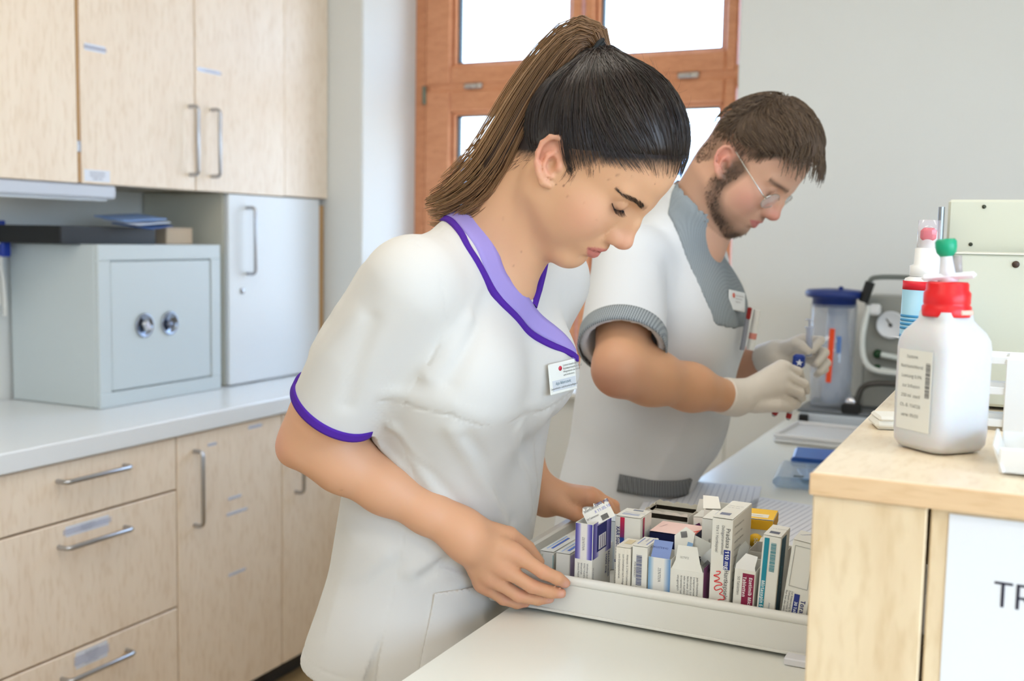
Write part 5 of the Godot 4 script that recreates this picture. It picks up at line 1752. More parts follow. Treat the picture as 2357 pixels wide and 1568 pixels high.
func woman_tunic(detail := true) -> Field:
	var f := Field.new()
	f.lo = Vector3(-1.00, 0.795, -1.60)
	f.hi = Vector3(-0.50, 1.50, -1.0)
	f.cell = 0.004
	tunic_shape(f)
	if not detail:
		return f
	# neck opening: a cone from inside the chest
	var c := Vector3(-0.69, 1.30, -1.27)
	var loop := W_LOOP
	var g := f.add(5, 0.003)
	for i in loop.size():
		var p: Vector3 = loop[i]
		var q: Vector3 = loop[(i + 1) % loop.size()]
		g.half(c, (p - c).cross(q - c))
	# hem: cut and hollow
	f.add(2, 0.002).half(Vector3(-0.76, 0.848, -1.28), Vector3(0.0, -1.0, 0.0))
	f.add(1, 0.002).cap(Vector3(-0.800, 0.72, -1.235), Vector3(-0.785, 0.72, -1.395), 0.116)
	return f


const W_LOOP := [Vector3(-0.597, 1.349, -1.297), Vector3(-0.6114, 1.388, -1.232), Vector3(-0.633, 1.431, -1.214), Vector3(-0.655, 1.465, -1.218), Vector3(-0.725, 1.465, -1.268), Vector3(-0.66, 1.46, -1.322), Vector3(-0.625, 1.42, -1.337)]


const SKIN := Color(0.66, 0.372, 0.215)


func woman_skin() -> Field:
	var o := woman_head()
	var f := Field.new()
	add_head(f, o, false)
	f.lo = Vector3(-0.74, 1.26, -1.40)
	f.hi = Vector3(-0.36, 1.70, -1.12)
	f.cell = 0.0025
	f.add(0, 0.02, 0.03).cap(o * Vector3(-0.028, -0.035, 0), Vector3(-0.652, 1.41, -1.268), 0.050, 0.054).cap(o * Vector3(0.012, -0.060, 0), Vector3(-0.622, 1.385, -1.270), 0.030, 0.034)
	f.add(0, 0.014).cap(o * Vector3(-0.018, -0.040, 0.050), Vector3(-0.612, 1.378, -1.256), 0.009, 0.007)
	var g := f.add(0, 0.03, 0.045)
	g.ell(Vector3(-0.688, 1.27, -1.27), Vector3(0.091, 0.15, 0.141))
	g.cap(Vector3(-0.680, 1.366, -1.145), Vector3(-0.650, 1.366, -1.405), 0.045)
	g.cap(Vector3(-0.672, 1.385, -1.27), Vector3(-0.665, 1.422, -1.268), 0.057, 0.042)
	g.ell(Vector3(-0.640, 1.262, -1.190), Vector3(0.059, 0.066, 0.065))
	g.ell(Vector3(-0.622, 1.262, -1.345), Vector3(0.057, 0.066, 0.063))
	f.add(0, 0.012).cap(Vector3(-0.625, 1.372, -1.25), Vector3(-0.655, 1.398, -1.16), 0.006, 0.008)
	f.add(3, -0.004, 0.010).ell(Vector3(-0.606, 1.385, -1.270), Vector3(0.006, 0.006, 0.006))
	return f


func woman_paint(inv: Transform3D, p: Vector3) -> Color:
	var l := inv * p
	var c := SKIN
	var az := absf(l.z)
	if l.y > -0.11 and l.x > -0.12:
		c = blend(c, Color(0.68, 0.33, 0.22), 0.55 * soft(l.distance_to(Vector3(0.068, -0.020, l.z)), 0.026) * clampf((az - 0.02) * 40.0, 0, 1))
		c = blend(c, Color(0.68, 0.31, 0.22), 0.7 * soft(l.distance_to(Vector3(0.112, -0.020, 0)), 0.018))
		c = blend(c, Color(0.72, 0.30, 0.21), 0.7 * soft(l.distance_to(Vector3(-0.012, -0.004, l.z)), 0.03) * clampf((az - 0.070) * 250.0, 0, 1))
		# lips
		if l.x > 0.078 and az < 0.029:
			var u := az / 0.0265
			var yu := -0.0412 - 0.0080 * u * u - 0.0012 * soft(az, 0.003)
			var yl := -0.0662 + 0.0150 * u * u
			var m := clampf((yu - l.y) / 0.0014 + 0.5, 0, 1) * clampf((l.y - yl) / 0.0016 + 0.5, 0, 1)
			c = blend(c, Color(0.54, 0.165, 0.14), 0.92 * m)
			c = blend(c, Color(0.22, 0.05, 0.04), 0.8 * soft(l.y + 0.0505 + 0.0006 * u, 0.0011) * clampf((1.0 - u) * 8.0, 0, 1))
		# lash line and a soft brown tint around it
		for i in 3:
			var q: Array = [[Vector3(0.0820, 0.0135, 0.0185), Vector3(0.0862, 0.0118, 0.0290)], [Vector3(0.0862, 0.0118, 0.0290), Vector3(0.0802, 0.0135, 0.0400)], [Vector3(0.0802, 0.0135, 0.0400), Vector3(0.0735, 0.0170, 0.0455)]][i]
			var z := Vector3(l.x, l.y, az)
			var w_: Vector3 = q[1] - q[0]
			var h := clampf((z - q[0]).dot(w_) / w_.length_squared(), 0, 1)
			var d: float = z.distance_to(q[0] + w_ * h)
			c = blend(c, Color(0.02, 0.012, 0.01), 0.9 * soft(d, 0.0016))
			c = blend(c, Color(0.42, 0.20, 0.13), 0.30 * soft(d, 0.007))
		# scalp under the hair
		var s := (l.x - 0.0885) * -0.736 + (l.y - 0.091) * 0.677
		var ear := clampf((az - 0.0715) * 400.0, 0, 1) * soft(l.distance_to(Vector3(-0.012, -0.004, l.z)), 0.045)
		var m2 := clampf((s - 0.001 + 0.002 * sin(l.z * 900.0) * cos(l.x * 700.0)) / 0.013, 0, 1) * (1.0 - ear) * clampf((l.y + 0.066) * 60.0, 0, 1)
		c = blend(c, Color(0.022, 0.015, 0.012), m2)
		for q in [[0.0572, 0.0455, 0.0619, 0.0019], [0.0549, 0.0346, 0.0627, 0.0014], [0.0258, -0.0136, 0.0685, 0.0015], [0.0386, -0.0162, 0.0690, 0.0013], [0.0582, -0.0061, 0.0661, 0.0011], [0.0803, -0.0092, 0.0548, 0.001], [0.0679, 0.0564, 0.0541, 0.0012], [0.0867, 0.0664, 0.0302, 0.0011], [0.0187, -0.0202, 0.0686, 0.0012]]:
			c = blend(c, Color(0.16, 0.06, 0.035), 0.85 * soft(l.distance_to(Vector3(q[0], q[1], q[2])), q[3] * 0.8))
		# faint ground of the brow
		for sg in [1.0]:
			var zz := Vector3(l.x, l.y, az)
			var t := clampf((az - 0.016) / 0.042, 0, 1)
			var bp := Vector3(0.0965, 0.0335, 0.018).lerp(Vector3(0.0690, 0.0335, 0.0562), t) + Vector3(0.006, 0.0025, 0.0) * sin(PI * t)
			c = blend(c, Color(0.10, 0.05, 0.03), 0.55 * soft(zz.y - bp.y, 0.0038 * (1.0 - 0.6 * t)) * (1.0 if az > 0.012 and az < 0.057 and l.x > 0.05 else 0.0))
	for q in [[-0.6005, 1.4625, -1.2117], [-0.5826, 1.4215, -1.2273], [-0.5947, 1.4038, -1.2293]]:
		c = blend(c, Color(0.16, 0.06, 0.035), 0.8 * soft(p.distance_to(Vector3(q[0], q[1], q[2])), 0.0010))
	return c


func arm_paint(p: Vector3, warm: Array, nails: Array, moles: Array) -> Color:
	var c := Color(0.655, 0.352, 0.200)
	for q in warm:
		c = blend(c, Color(0.70, 0.30, 0.22), 0.5 * soft(p.distance_to(q[0]), q[1]))
	for q in moles:
		c = blend(c, Color(0.20, 0.08, 0.04), 0.85 * soft(p.distance_to(q), 0.0014))
	for q in nails:
		c = blend(c, Color(0.72, 0.42, 0.36), 0.7 * soft(p.distance_to(q), 0.005))
	return c


func ridge_line(f: Field, amp: float, wid: float, pts: Array) -> void:
	f.add(3, amp, wid).chain(pts, [0.0])


func woman_cloth() -> Field:
	var f := woman_tunic()
	var base := woman_tunic(false)
	var V := func(x: float, y: float, z: float) -> Vector3: return base.drop(Vector3(x, y, z), 0.0, 4)
	# waist seam with the fullness above it, armhole, shoulder and side seams
	var seam := [V.call(-0.745, 1.236, -1.13), V.call(-0.707, 1.2378, -1.104), V.call(-0.6647, 1.232, -1.1154), V.call(-0.6218, 1.2265, -1.1245), V.call(-0.600, 1.2125, -1.1506), V.call(-0.5876, 1.2075, -1.2218), V.call(-0.5843, 1.2089, -1.294), V.call(-0.5614, 1.231, -1.3419), V.call(-0.566, 1.238, -1.39)]
	ridge_line(f, -0.0030, 0.0022, seam)
	var above := []
	for p in seam:
		above.append(p + Vector3(0.001, 0.013, 0))
	ridge_line(f, 0.0034, 0.011, above)
	ridge_line(f, -0.0022, 0.0026, [V.call(-0.651, 1.4306, -1.0933), V.call(-0.6178, 1.3812, -1.0925), V.call(-0.624, 1.3396, -1.1096), V.call(-0.6447, 1.2918, -1.1108), V.call(-0.683, 1.2358, -1.1152)])
	ridge_line(f, -0.0014, 0.0018, [V.call(-0.6754, 1.4591, -1.2113), V.call(-0.660, 1.442, -1.14), V.call(-0.6598, 1.4294, -1.0838)])
	ridge_line(f, -0.0015, 0.0018, [V.call(-0.715, 1.22, -1.118), V.call(-0.6963, 1.1261, -1.1596), V.call(-0.7182, 1.053, -1.1702), V.call(-0.7289, 1.0013, -1.1744), V.call(-0.7371, 0.9546, -1.1702), V.call(-0.7378, 0.9246, -1.158)])
	# folds: points, height, breadth; a furrow runs beside each crest
	var folds := [
		[[V.call(-0.7091, 1.1986, -1.1326), V.call(-0.6861, 1.148, -1.1527), V.call(-0.6685, 1.106, -1.1777), V.call(-0.6535, 1.0727, -1.2086)], 0.0050, 0.011],
		[[V.call(-0.7562, 1.1727, -1.161), V.call(-0.7226, 1.1464, -1.1549), V.call(-0.7068, 1.1161, -1.1611)], 0.0045, 0.010],
		[[V.call(-0.625, 1.205, -1.135), V.call(-0.6246, 1.1594, -1.1875), V.call(-0.6341, 1.1053, -1.2561), V.call(-0.640, 1.0496, -1.3159)], 0.0048, 0.012],
		[[V.call(-0.599, 1.1925, -1.2588), V.call(-0.615, 1.15, -1.31), V.call(-0.6367, 1.1081, -1.3623), V.call(-0.6407, 1.0454, -1.3883)], 0.0045, 0.012],
		[[V.call(-0.5797, 1.200, -1.3121), V.call(-0.600, 1.14, -1.36), V.call(-0.61, 1.08, -1.40)], 0.0035, 0.010],
		[[V.call(-0.8094, 1.0347, -1.1807), V.call(-0.8332, 0.9701, -1.185), V.call(-0.8319, 0.9019, -1.1536)], 0.0035, 0.018],
		[[V.call(-0.6579, 0.93, -1.31), V.call(-0.6591, 0.8792, -1.2613), V.call(-0.6608, 0.8502, -1.2284)], 0.0045, 0.015],
		[[V.call(-0.6643, 1.0373, -1.206), V.call(-0.6822, 1.0209, -1.1924), V.call(-0.71, 1.00, -1.18)], 0.0040, 0.010],
		[[V.call(-0.745, 1.02, -1.17), V.call(-0.775, 0.99, -1.17), V.call(-0.82, 0.97, -1.18)], 0.0030, 0.014]]
	for q in folds:
		ridge_line(f, q[1], q[2], q[0])
		var side := []
		for p in q[0]:
			side.append(base.drop(p + Vector3(0.006, -0.006, -0.020), 0.0, 3))
		ridge_line(f, -q[1] * 0.9, q[2] * 0.85, side)
	for q in [[[V.call(-0.608, 1.3625, -1.1838), V.call(-0.6071, 1.3126, -1.1385), V.call(-0.622, 1.268, -1.1202)], -0.0050, 0.012], [[V.call(-0.612, 1.34, -1.150), V.call(-0.622, 1.30, -1.115), V.call(-0.645, 1.275, -1.105)], 0.0048, 0.011], [[V.call(-0.5654, 1.2948, -1.3179), V.call(-0.5592, 1.266, -1.3198), V.call(-0.566, 1.235, -1.32)], 0.0025, 0.010], [[V.call(-0.715, 1.345, -1.045), V.call(-0.755, 1.30, -1.055), V.call(-0.790, 1.265, -1.075)], 0.0036, 0.014], [[V.call(-0.69, 1.34, -1.045), V.call(-0.715, 1.285, -1.055), V.call(-0.735, 1.235, -1.07)], -0.0036, 0.012], [[V.call(-0.765, 1.33, -1.085), V.call(-0.800, 1.285, -1.095), V.call(-0.83, 1.25, -1.10)], -0.0040, 0.012], [[V.call(-0.74, 1.40, -1.10), V.call(-0.775, 1.35, -1.09), V.call(-0.80, 1.30, -1.09)], 0.0040, 0.012]]:
		ridge_line(f, q[1], q[2], q[0])
	# patch pocket with its hem, side slit, hem stitching
	ridge_line(f, 0.0020, 0.0022, [V.call(-0.692, 0.8664, -1.168), V.call(-0.6897, 0.9005, -1.1833), V.call(-0.6885, 0.9422, -1.1994), V.call(-0.6774, 1.003, -1.2013)])
	ridge_line(f, 0.0030, 0.0026, [V.call(-0.6774, 1.003, -1.2013), V.call(-0.662, 0.9901, -1.2267), V.call(-0.6515, 0.975, -1.2692), V.call(-0.655, 0.955, -1.33)])
	ridge_line(f, -0.0060, 0.0042, [V.call(-0.6745, 1.010, -1.203), V.call(-0.660, 0.999, -1.228), V.call(-0.650, 0.984, -1.270), V.call(-0.655, 0.964, -1.33)])
	ridge_line(f, -0.0014, 0.0018, [V.call(-0.682, 0.985, -1.204), V.call(-0.665, 0.973, -1.23), V.call(-0.655, 0.958, -1.27)])
	ridge_line(f, -0.0013, 0.0020, [V.call(-0.90, 0.868, -1.21), V.call(-0.869, 0.866, -1.170), V.call(-0.8053, 0.866, -1.1361), V.call(-0.755, 0.866, -1.13)])
	f.add(1, 0.001).chain([V.call(-0.7378, 0.9246, -1.158), V.call(-0.7414, 0.893, -1.1434), V.call(-0.7436, 0.8684, -1.1349), V.call(-0.745, 0.82, -1.13)], [0.0010, 0.0050, 0.0085, 0.013])
	return f


func hair_strand(o: Transform3D, f: Field, root: Vector3, tie: Vector3, lift: float, n: int) -> Array:   # from a root over the head to the tie
	var c := o * Vector3(-0.004, 0.040, 0)
	var a := root - c
	var b := tie - c
	var pts := []
	for i in n:
		var t := float(i) / (n - 1)
		var d := a.normalized().slerp(b.normalized(), t)
		var p := c + d * lerpf(a.length(), b.length(), t)
		var rl := o.affine_inverse() * root
		p += o.basis * Vector3(-0.012, -0.040, 0.25 * rl.z) * sin(PI * t) * minf(1.0, absf(rl.z) / 0.055) * clampf((rl.x - 0.022) / 0.05, 0.0, 1.0)
		if i < n - 1:
			p = f.drop(p, lift * (0.15 + 0.85 * minf(1.0, t * 3.0)), 2)
		pts.append(p)
	return pts


func build_woman() -> void:
	var o := woman_head()
	var t := thing("person", "woman with a long brown ponytail, white tunic with purple piping, looking into the drawer", "person", Vector3(-0.75, 0, -1.28))
	var inv := t.transform.affine_inverse()
	var oi := o.affine_inverse()
	var hd := woman_skin()
	hd.paint = func(p: Vector3, _n: Vector3) -> Color: return woman_paint(oi, p)
	# right arm and hand
	var arm := Field.new()
	arm.lo = Vector3(-0.90, 0.93, -1.335)
	arm.hi = Vector3(-0.51, 1.29, -1.04)
	arm.cell = 0.0028
	arm.add(0, 0.0, 0.02).chain([W_S.lerp(W_E, 0.5), W_S.lerp(W_E, 0.85), W_E, W_E.lerp(W_W, 0.22), W_E.lerp(W_W, 0.5), W_E.lerp(W_W, 0.78), W_W], [0.045, 0.041, 0.036, 0.0385, 0.0335, 0.0265, 0.0225])
	arm.add(0, 0.02).cap(W_W + Vector3(-0.012, 0.010, 0.004), W_W + Vector3(0.010, -0.012, 0.0), 0.019)
	arm.add(0, 0.012).ell(W_E + Vector3(-0.022, -0.012, 0.010), Vector3(0.018, 0.020, 0.018))
	var kn := [Vector3(-0.5937, 1.0295, -1.247), Vector3(-0.6066, 1.0108, -1.238), Vector3(-0.6241, 0.9952, -1.238), Vector3(-0.6386, 0.9812, -1.244)]
	var fr := [0.0100, 0.0092, 0.0086, 0.0068]
	var fingers := [
		[[kn[0], Vector3(-0.5571, 1.0065, -1.258), Vector3(-0.5403, 0.9976, -1.268), Vector3(-0.5331, 0.9902, -1.2765)], fr],
		[[kn[1], Vector3(-0.5710, 0.9862, -1.254), Vector3(-0.5489, 0.9787, -1.266), Vector3(-0.5381, 0.9760, -1.2750)], fr],
		[[kn[2], Vector3(-0.5905, 0.9696, -1.256), Vector3(-0.5678, 0.9654, -1.267), Vector3(-0.5538, 0.9665, -1.2745)], [0.0096, 0.0087, 0.0080, 0.0064]],
		[[kn[3], Vector3(-0.6162, 0.9588, -1.262), Vector3(-0.6003, 0.9525, -1.272), Vector3(-0.5891, 0.9538, -1.276)], [0.0088, 0.0078, 0.0070, 0.0058]],
		[[Vector3(-0.6318, 1.0600, -1.226), Vector3(-0.6090, 1.0474, -1.262), Vector3(-0.5959, 1.0240, -1.292), Vector3(-0.5841, 1.0036, -1.305)], [0.0150, 0.0115, 0.0100, 0.0076]]]
	add_hand(arm, W_W, kn, fingers)
	for i in 3:
		arm.add(3, 0.0010, 0.004).cap(W_W.lerp(kn[i], 0.35) + Vector3(0.003, 0.006, 0.016), kn[i] + Vector3(0.002, 0.005, 0.009), 0.0)
	for i in 4:
		arm.add(0, 0.008).ell(kn[i] + Vector3(0.0, 0.002, 0.0025), Vector3(0.0095, 0.0095, 0.0095))
	for i in 3:   # creases at the finger joints
		var j: Vector3 = fingers[i][0][1]
		arm.add(3, -0.0006, 0.0015).cap(j + Vector3(0.002, 0.006, 0.010), j + Vector3(-0.002, -0.006, 0.010), 0.0)
	var warm := []
	for i in 4:
		warm.append([kn[i], 0.013])
		warm.append([fingers[i][0][1], 0.010])
		warm.append([fingers[i][0][3], 0.010])
	warm.append([W_E + Vector3(-0.03, 0, 0.02), 0.03])
	var moles := [Vector3(-0.7066, 1.1190, -1.1425), Vector3(-0.7765, 1.117, -1.118), Vector3(-0.634, 1.073, -1.187)]
	arm.paint = func(p: Vector3, _n: Vector3) -> Color: return arm_paint(p, warm, [Vector3(-0.5300, 0.9905, -1.2705), Vector3(-0.5345, 0.9765, -1.2690), Vector3(-0.5505, 0.9640, -1.2690)], moles)
	# left forearm and hand
	var la := Field.new()
	la.lo = Vector3(-0.86, 0.95, -1.67)
	la.hi = Vector3(-0.56, 1.24, -1.49)
	la.cell = 0.0034
	var lw := Vector3(-0.6785, 1.0310, -1.535)
	la.add(0, 0.0, 0.02).chain([Vector3(-0.745, 1.22, -1.50), Vector3(-0.80, 1.16, -1.565), Vector3(-0.735, 1.095, -1.555), lw], [0.042, 0.036, 0.033, 0.0215])
	var lk := [Vector3(-0.6125, 1.0385, -1.545), Vector3(-0.6130, 1.0384, -1.565), Vector3(-0.6210, 1.0346, -1.585), Vector3(-0.6320, 1.0302, -1.602)]
	var lf := [
		[[lk[0], Vector3(-0.5936, 1.0215, -1.580), Vector3(-0.5895, 1.0030, -1.6015), Vector3(-0.5868, 0.9860, -1.6035)], fr],
		[[lk[1], Vector3(-0.5897, 1.0150, -1.605), Vector3(-0.590, 0.995, -1.617), Vector3(-0.5906, 0.9760, -1.618)], fr],
		[[lk[2], Vector3(-0.6046, 1.0089, -1.622), Vector3(-0.604, 0.992, -1.630), Vector3(-0.6036, 0.9743, -1.632)], fr],
		[[lk[3], Vector3(-0.6216, 1.0070, -1.637), Vector3(-0.621, 0.993, -1.645), Vector3(-0.6209, 0.9794, -1.646)], [0.0088, 0.0078, 0.0070, 0.006]],
		[[Vector3(-0.6500, 1.0235, -1.525), Vector3(-0.6287, 1.0137, -1.533), Vector3(-0.6154, 1.0000, -1.549), Vector3(-0.6101, 0.9840, -1.5625)], [0.0150, 0.0118, 0.0098, 0.0076]]]
	add_hand(la, lw, lk, lf)
	var lwarm := []
	for i in 4:
		lwarm.append([lk[i], 0.013])
		lwarm.append([lf[i][0][1], 0.010])
	lwarm.append([lf[4][0][1], 0.012])
	la.paint = func(p: Vector3, _n: Vector3) -> Color: return arm_paint(p, lwarm, [], [])
	# trunk and legs inside the clothes
	var low := Field.new()
	low.lo = Vector3(-0.95, 0.02, -1.60)
	low.hi = Vector3(-0.52, 1.40, -1.02)
	low.cell = 0.012
	tunic_shape(low, 0.026, false)
	for z in [-1.245, -1.395]:
		low.add(0, 0.04).chain([Vector3(-0.775, 0.86, z), Vector3(-0.775, 0.48, z), Vector3(-0.785, 0.09, z)], [0.082, 0.054, 0.036])
	low.paint = func(_p: Vector3, _n: Vector3) -> Color: return SKIN
	var tr_ := Field.new()
	tr_.lo = Vector3(-0.97, 0.02, -1.52)
	tr_.hi = Vector3(-0.58, 0.95, -1.04)
	tr_.cell = 0.011
	tr_.add(0, 0.0, 0.05).cap(Vector3(-0.780, 0.86, -1.26), Vector3(-0.775, 0.86, -1.38), 0.100)
	for z in [-1.245, -1.395]:
		tr_.add(0, 0.03).chain([Vector3(-0.775, 0.84, z), Vector3(-0.775, 0.48, z), Vector3(-0.785, 0.07, z)], [0.094, 0.078, 0.066])
	tr_.add(2, 0.002).half(Vector3(0, 0.06, 0), Vector3(0, -1, 0))
	var cap := Field.new()
	cap.lo = Vector3(-0.68, 1.46, -1.38)
	cap.hi = Vector3(-0.36, 1.72, -1.12)
	cap.cell = 0.0034
	cap.add(0, 0, 0.03).ell(o * Vector3(0.003, 0.047, 0), Vector3(0.0975, 0.0915, 0.0790), o.basis).ell(o * Vector3(-0.030, 0.022, 0), Vector3(0.066, 0.070, 0.0695), o.basis)
	cap.add(0, 0.03).cap(o * Vector3(-0.06, 0.075, 0), o * Vector3(-0.079, 0.091, 0), 0.022, 0.015)
	cap.add(2, 0.012).half(o * Vector3(0.0765, 0.1020, 0), o.basis * Vector3(0.736, -0.677, 0))
	cap.add(1, 0.006).ell(o * Vector3(-0.010, -0.010, 0.082), Vector3(0.026, 0.036, 0.016), o.basis).ell(o * Vector3(-0.010, -0.010, -0.082), Vector3(0.026, 0.036, 0.016), o.basis)
	cap.paint = func(_p: Vector3, _n: Vector3) -> Color: return Color(0.020, 0.0135, 0.011)
	var tn := woman_cloth()
	var pk := Field.new()
	pk.lo = Vector3(-0.74, 0.84, -1.40)
	pk.hi = Vector3(-0.60, 1.03, -1.12)
	pk.cell = 0.0042
	tunic_shape(pk, -0.0050, false)
	var pc := Vector3(-0.77, 0.93, -1.31)
	var pl := [Vector3(-0.6774, 1.003, -1.2013), Vector3(-0.655, 0.970, -1.265), Vector3(-0.655, 0.955, -1.34), Vector3(-0.66, 0.845, -1.34), Vector3(-0.694, 0.845, -1.160)]
	var pg := pk.add(2, 0.001)
	for i in 5:
		pg.half(pc, (pl[i] - pc).cross(pl[(i + 1) % 5] - pc))
	pk.add(2, 0.0).half(Vector3(0, 0.852, 0), Vector3(0, -1, 0))
	ridge_line(pk, -0.0014, 0.0016, [Vector3(-0.682, 0.990, -1.200), Vector3(-0.660, 0.958, -1.265), Vector3(-0.66, 0.943, -1.33)])
	run_fields([hd, arm, la, low, tr_, cap, tn, pk])
	put("body", merged([hd, arm, la, low]), skin_material(), t, inv)
	var cotton := cloth_material("white_cotton", Color(0.815, 0.80, 0.775))
	var tu := put("tunic", tn.mesh(), cotton, t, inv)
	put("pocket", pk.mesh(), cotton, tu)
	put("trousers", tr_.mesh(), cotton, t, inv)
	for z in [-1.245, -1.395]:
		put("shoe", shoe_mesh(), fab(Color(0.9, 0.9, 0.9), 0.5), t, xf(Vector3(-0.785, 0, z) - t.position))
	# collar, piping
	var lav := fab(Color(0.62, 0.56, 0.80), 0.8, 0.2, "lavender_cotton")
	var pur := fab(Color(0.31, 0.16, 0.58), 0.75, 0.25, "purple_piping")
	var base := woman_tunic(false)
	put("collar", band(base, [Vector3(-0.698, 1.471, -1.234), Vector3(-0.665, 1.466, -1.220), Vector3(-0.6305, 1.4285, -1.2065), Vector3(-0.605, 1.382, -1.2135), Vector3(-0.5915, 1.3425, -1.2685), Vector3(-0.574, 1.3075, -1.3205), Vector3(-0.560, 1.2815, -1.351)], 0.035, 0.0022, 48, true), lav, tu)
	put("piping", band(base, [Vector3(-0.724, 1.462, -1.262), Vector3(-0.6748, 1.4575, -1.2100), Vector3(-0.6447, 1.4417, -1.184), Vector3(-0.6242, 1.4182, -1.175), Vector3(-0.6045, 1.3684, -1.2004), Vector3(-0.591, 1.3298, -1.2491), Vector3(-0.571, 1.2985, -1.3026), Vector3(-0.557, 1.2763, -1.3590)], 0.0085, 0.0030, 56), pur, tu)
	put("piping", band(base, [Vector3(-0.66, 1.452, -1.345), Vector3(-0.6107, 1.4321, -1.3537), Vector3(-0.5946, 1.3976, -1.324), Vector3(-0.591, 1.3696, -1.3007), Vector3(-0.5925, 1.350, -1.285)], 0.0095, 0.0032, 32), pur, tu)
	var ring := []
	var ax := (W_E - W_S).normalized()
	var e1 := ax.cross(Vector3.UP).normalized()
	var e2 := ax.cross(e1)
	var slv := Field.new()
	slv.add(0, 0.0).chain([W_S + Vector3(-0.006, -0.012, -0.004), W_S.lerp(W_E, 0.45), W_S.lerp(W_E, 0.95) + Vector3(0.010, 0, 0)], [0.053, 0.058, 0.058])
	for i in 33:
		var a := TAU * i / 32.0
		ring.append(W_S.lerp(W_E, 0.748) + (e1 * cos(a) + e2 * sin(a)) * 0.06)
	put("cuff_piping", band(slv, ring, 0.0125, 0.0022, 65), pur, tu)
	# name badge
	var bm := fab(Color(0.90, 0.905, 0.88), 0.35)
	var bn := Vector3(0.93, 0.05, 0.36).normalized()
	var by := (Vector3.UP - bn * bn.y).normalized()
	var bx := by.cross(bn)
	var tagn := put("name_badge", rb(Vector3(0.050, 0.041, 0.003), 0.0014), bm, t, inv * Transform3D(Basis(bx, by, bn) * Basis(Vector3.BACK, 0.10), base.drop(Vector3(-0.5625, 1.2575, -1.308), 0.007)))
	flat("badge_panel", tagn, 0.044, 0.014, Color(0.80, 0.82, 0.84), xf(Vector3(0.001, -0.009, 0.0016)), 0.3)
	put("emblem", lathe([[0, 0], [0.0032, 0], [0.0032, 0.0003], [0, 0.0003]], 20), fab(Color(0.78, 0.20, 0.28), 0.5), tagn, xf(Vector3(-0.0045, 0.0125, 0.0016), Basis(Vector3.RIGHT, PI / 2)))
	for i in 4:
		lettering(tagn, ["Universitaetsspital", "Nuklearmedizin Hall", "Pflegedienst der Klinik", "und Ambulanz"][i], [0.0044, 0.0048, 0.0034, 0.0034][i], Color(0.36, 0.37, 0.33), xf(Vector3(0.0005, 0.0152 - 0.0042 * i, 0.0018)), false, "lettering", false, 0)
	lettering(tagn, "Aja Marcovic", 0.0062, Color(0.35, 0.50, 0.55), xf(Vector3(-0.001, -0.0065, 0.0022)))
	lettering(tagn, "Gesundheits- und Krankenpflegerin", 0.0032, Color(0.42, 0.45, 0.46), xf(Vector3(0.0, -0.0125, 0.0022)))
	woman_hair(t, inv, o, cap, hd)


func shoe_mesh() -> ArrayMesh:
	var f := Field.new()
	f.lo = Vector3(-0.09, -0.01, -0.06)
	f.hi = Vector3(0.19, 0.12, 0.06)
	f.cell = 0.009
	f.add(0, 0.0, 0.04).cap(Vector3(-0.03, 0.035, 0), Vector3(0.13, 0.03, 0), 0.040, 0.034).cap(Vector3(0, 0.05, 0), Vector3(0, 0.09, 0), 0.036)
	f.add(2, 0.004).half(Vector3(0, 0.002, 0), Vector3(0, -1, 0))
	f.build()
	return f.mesh()


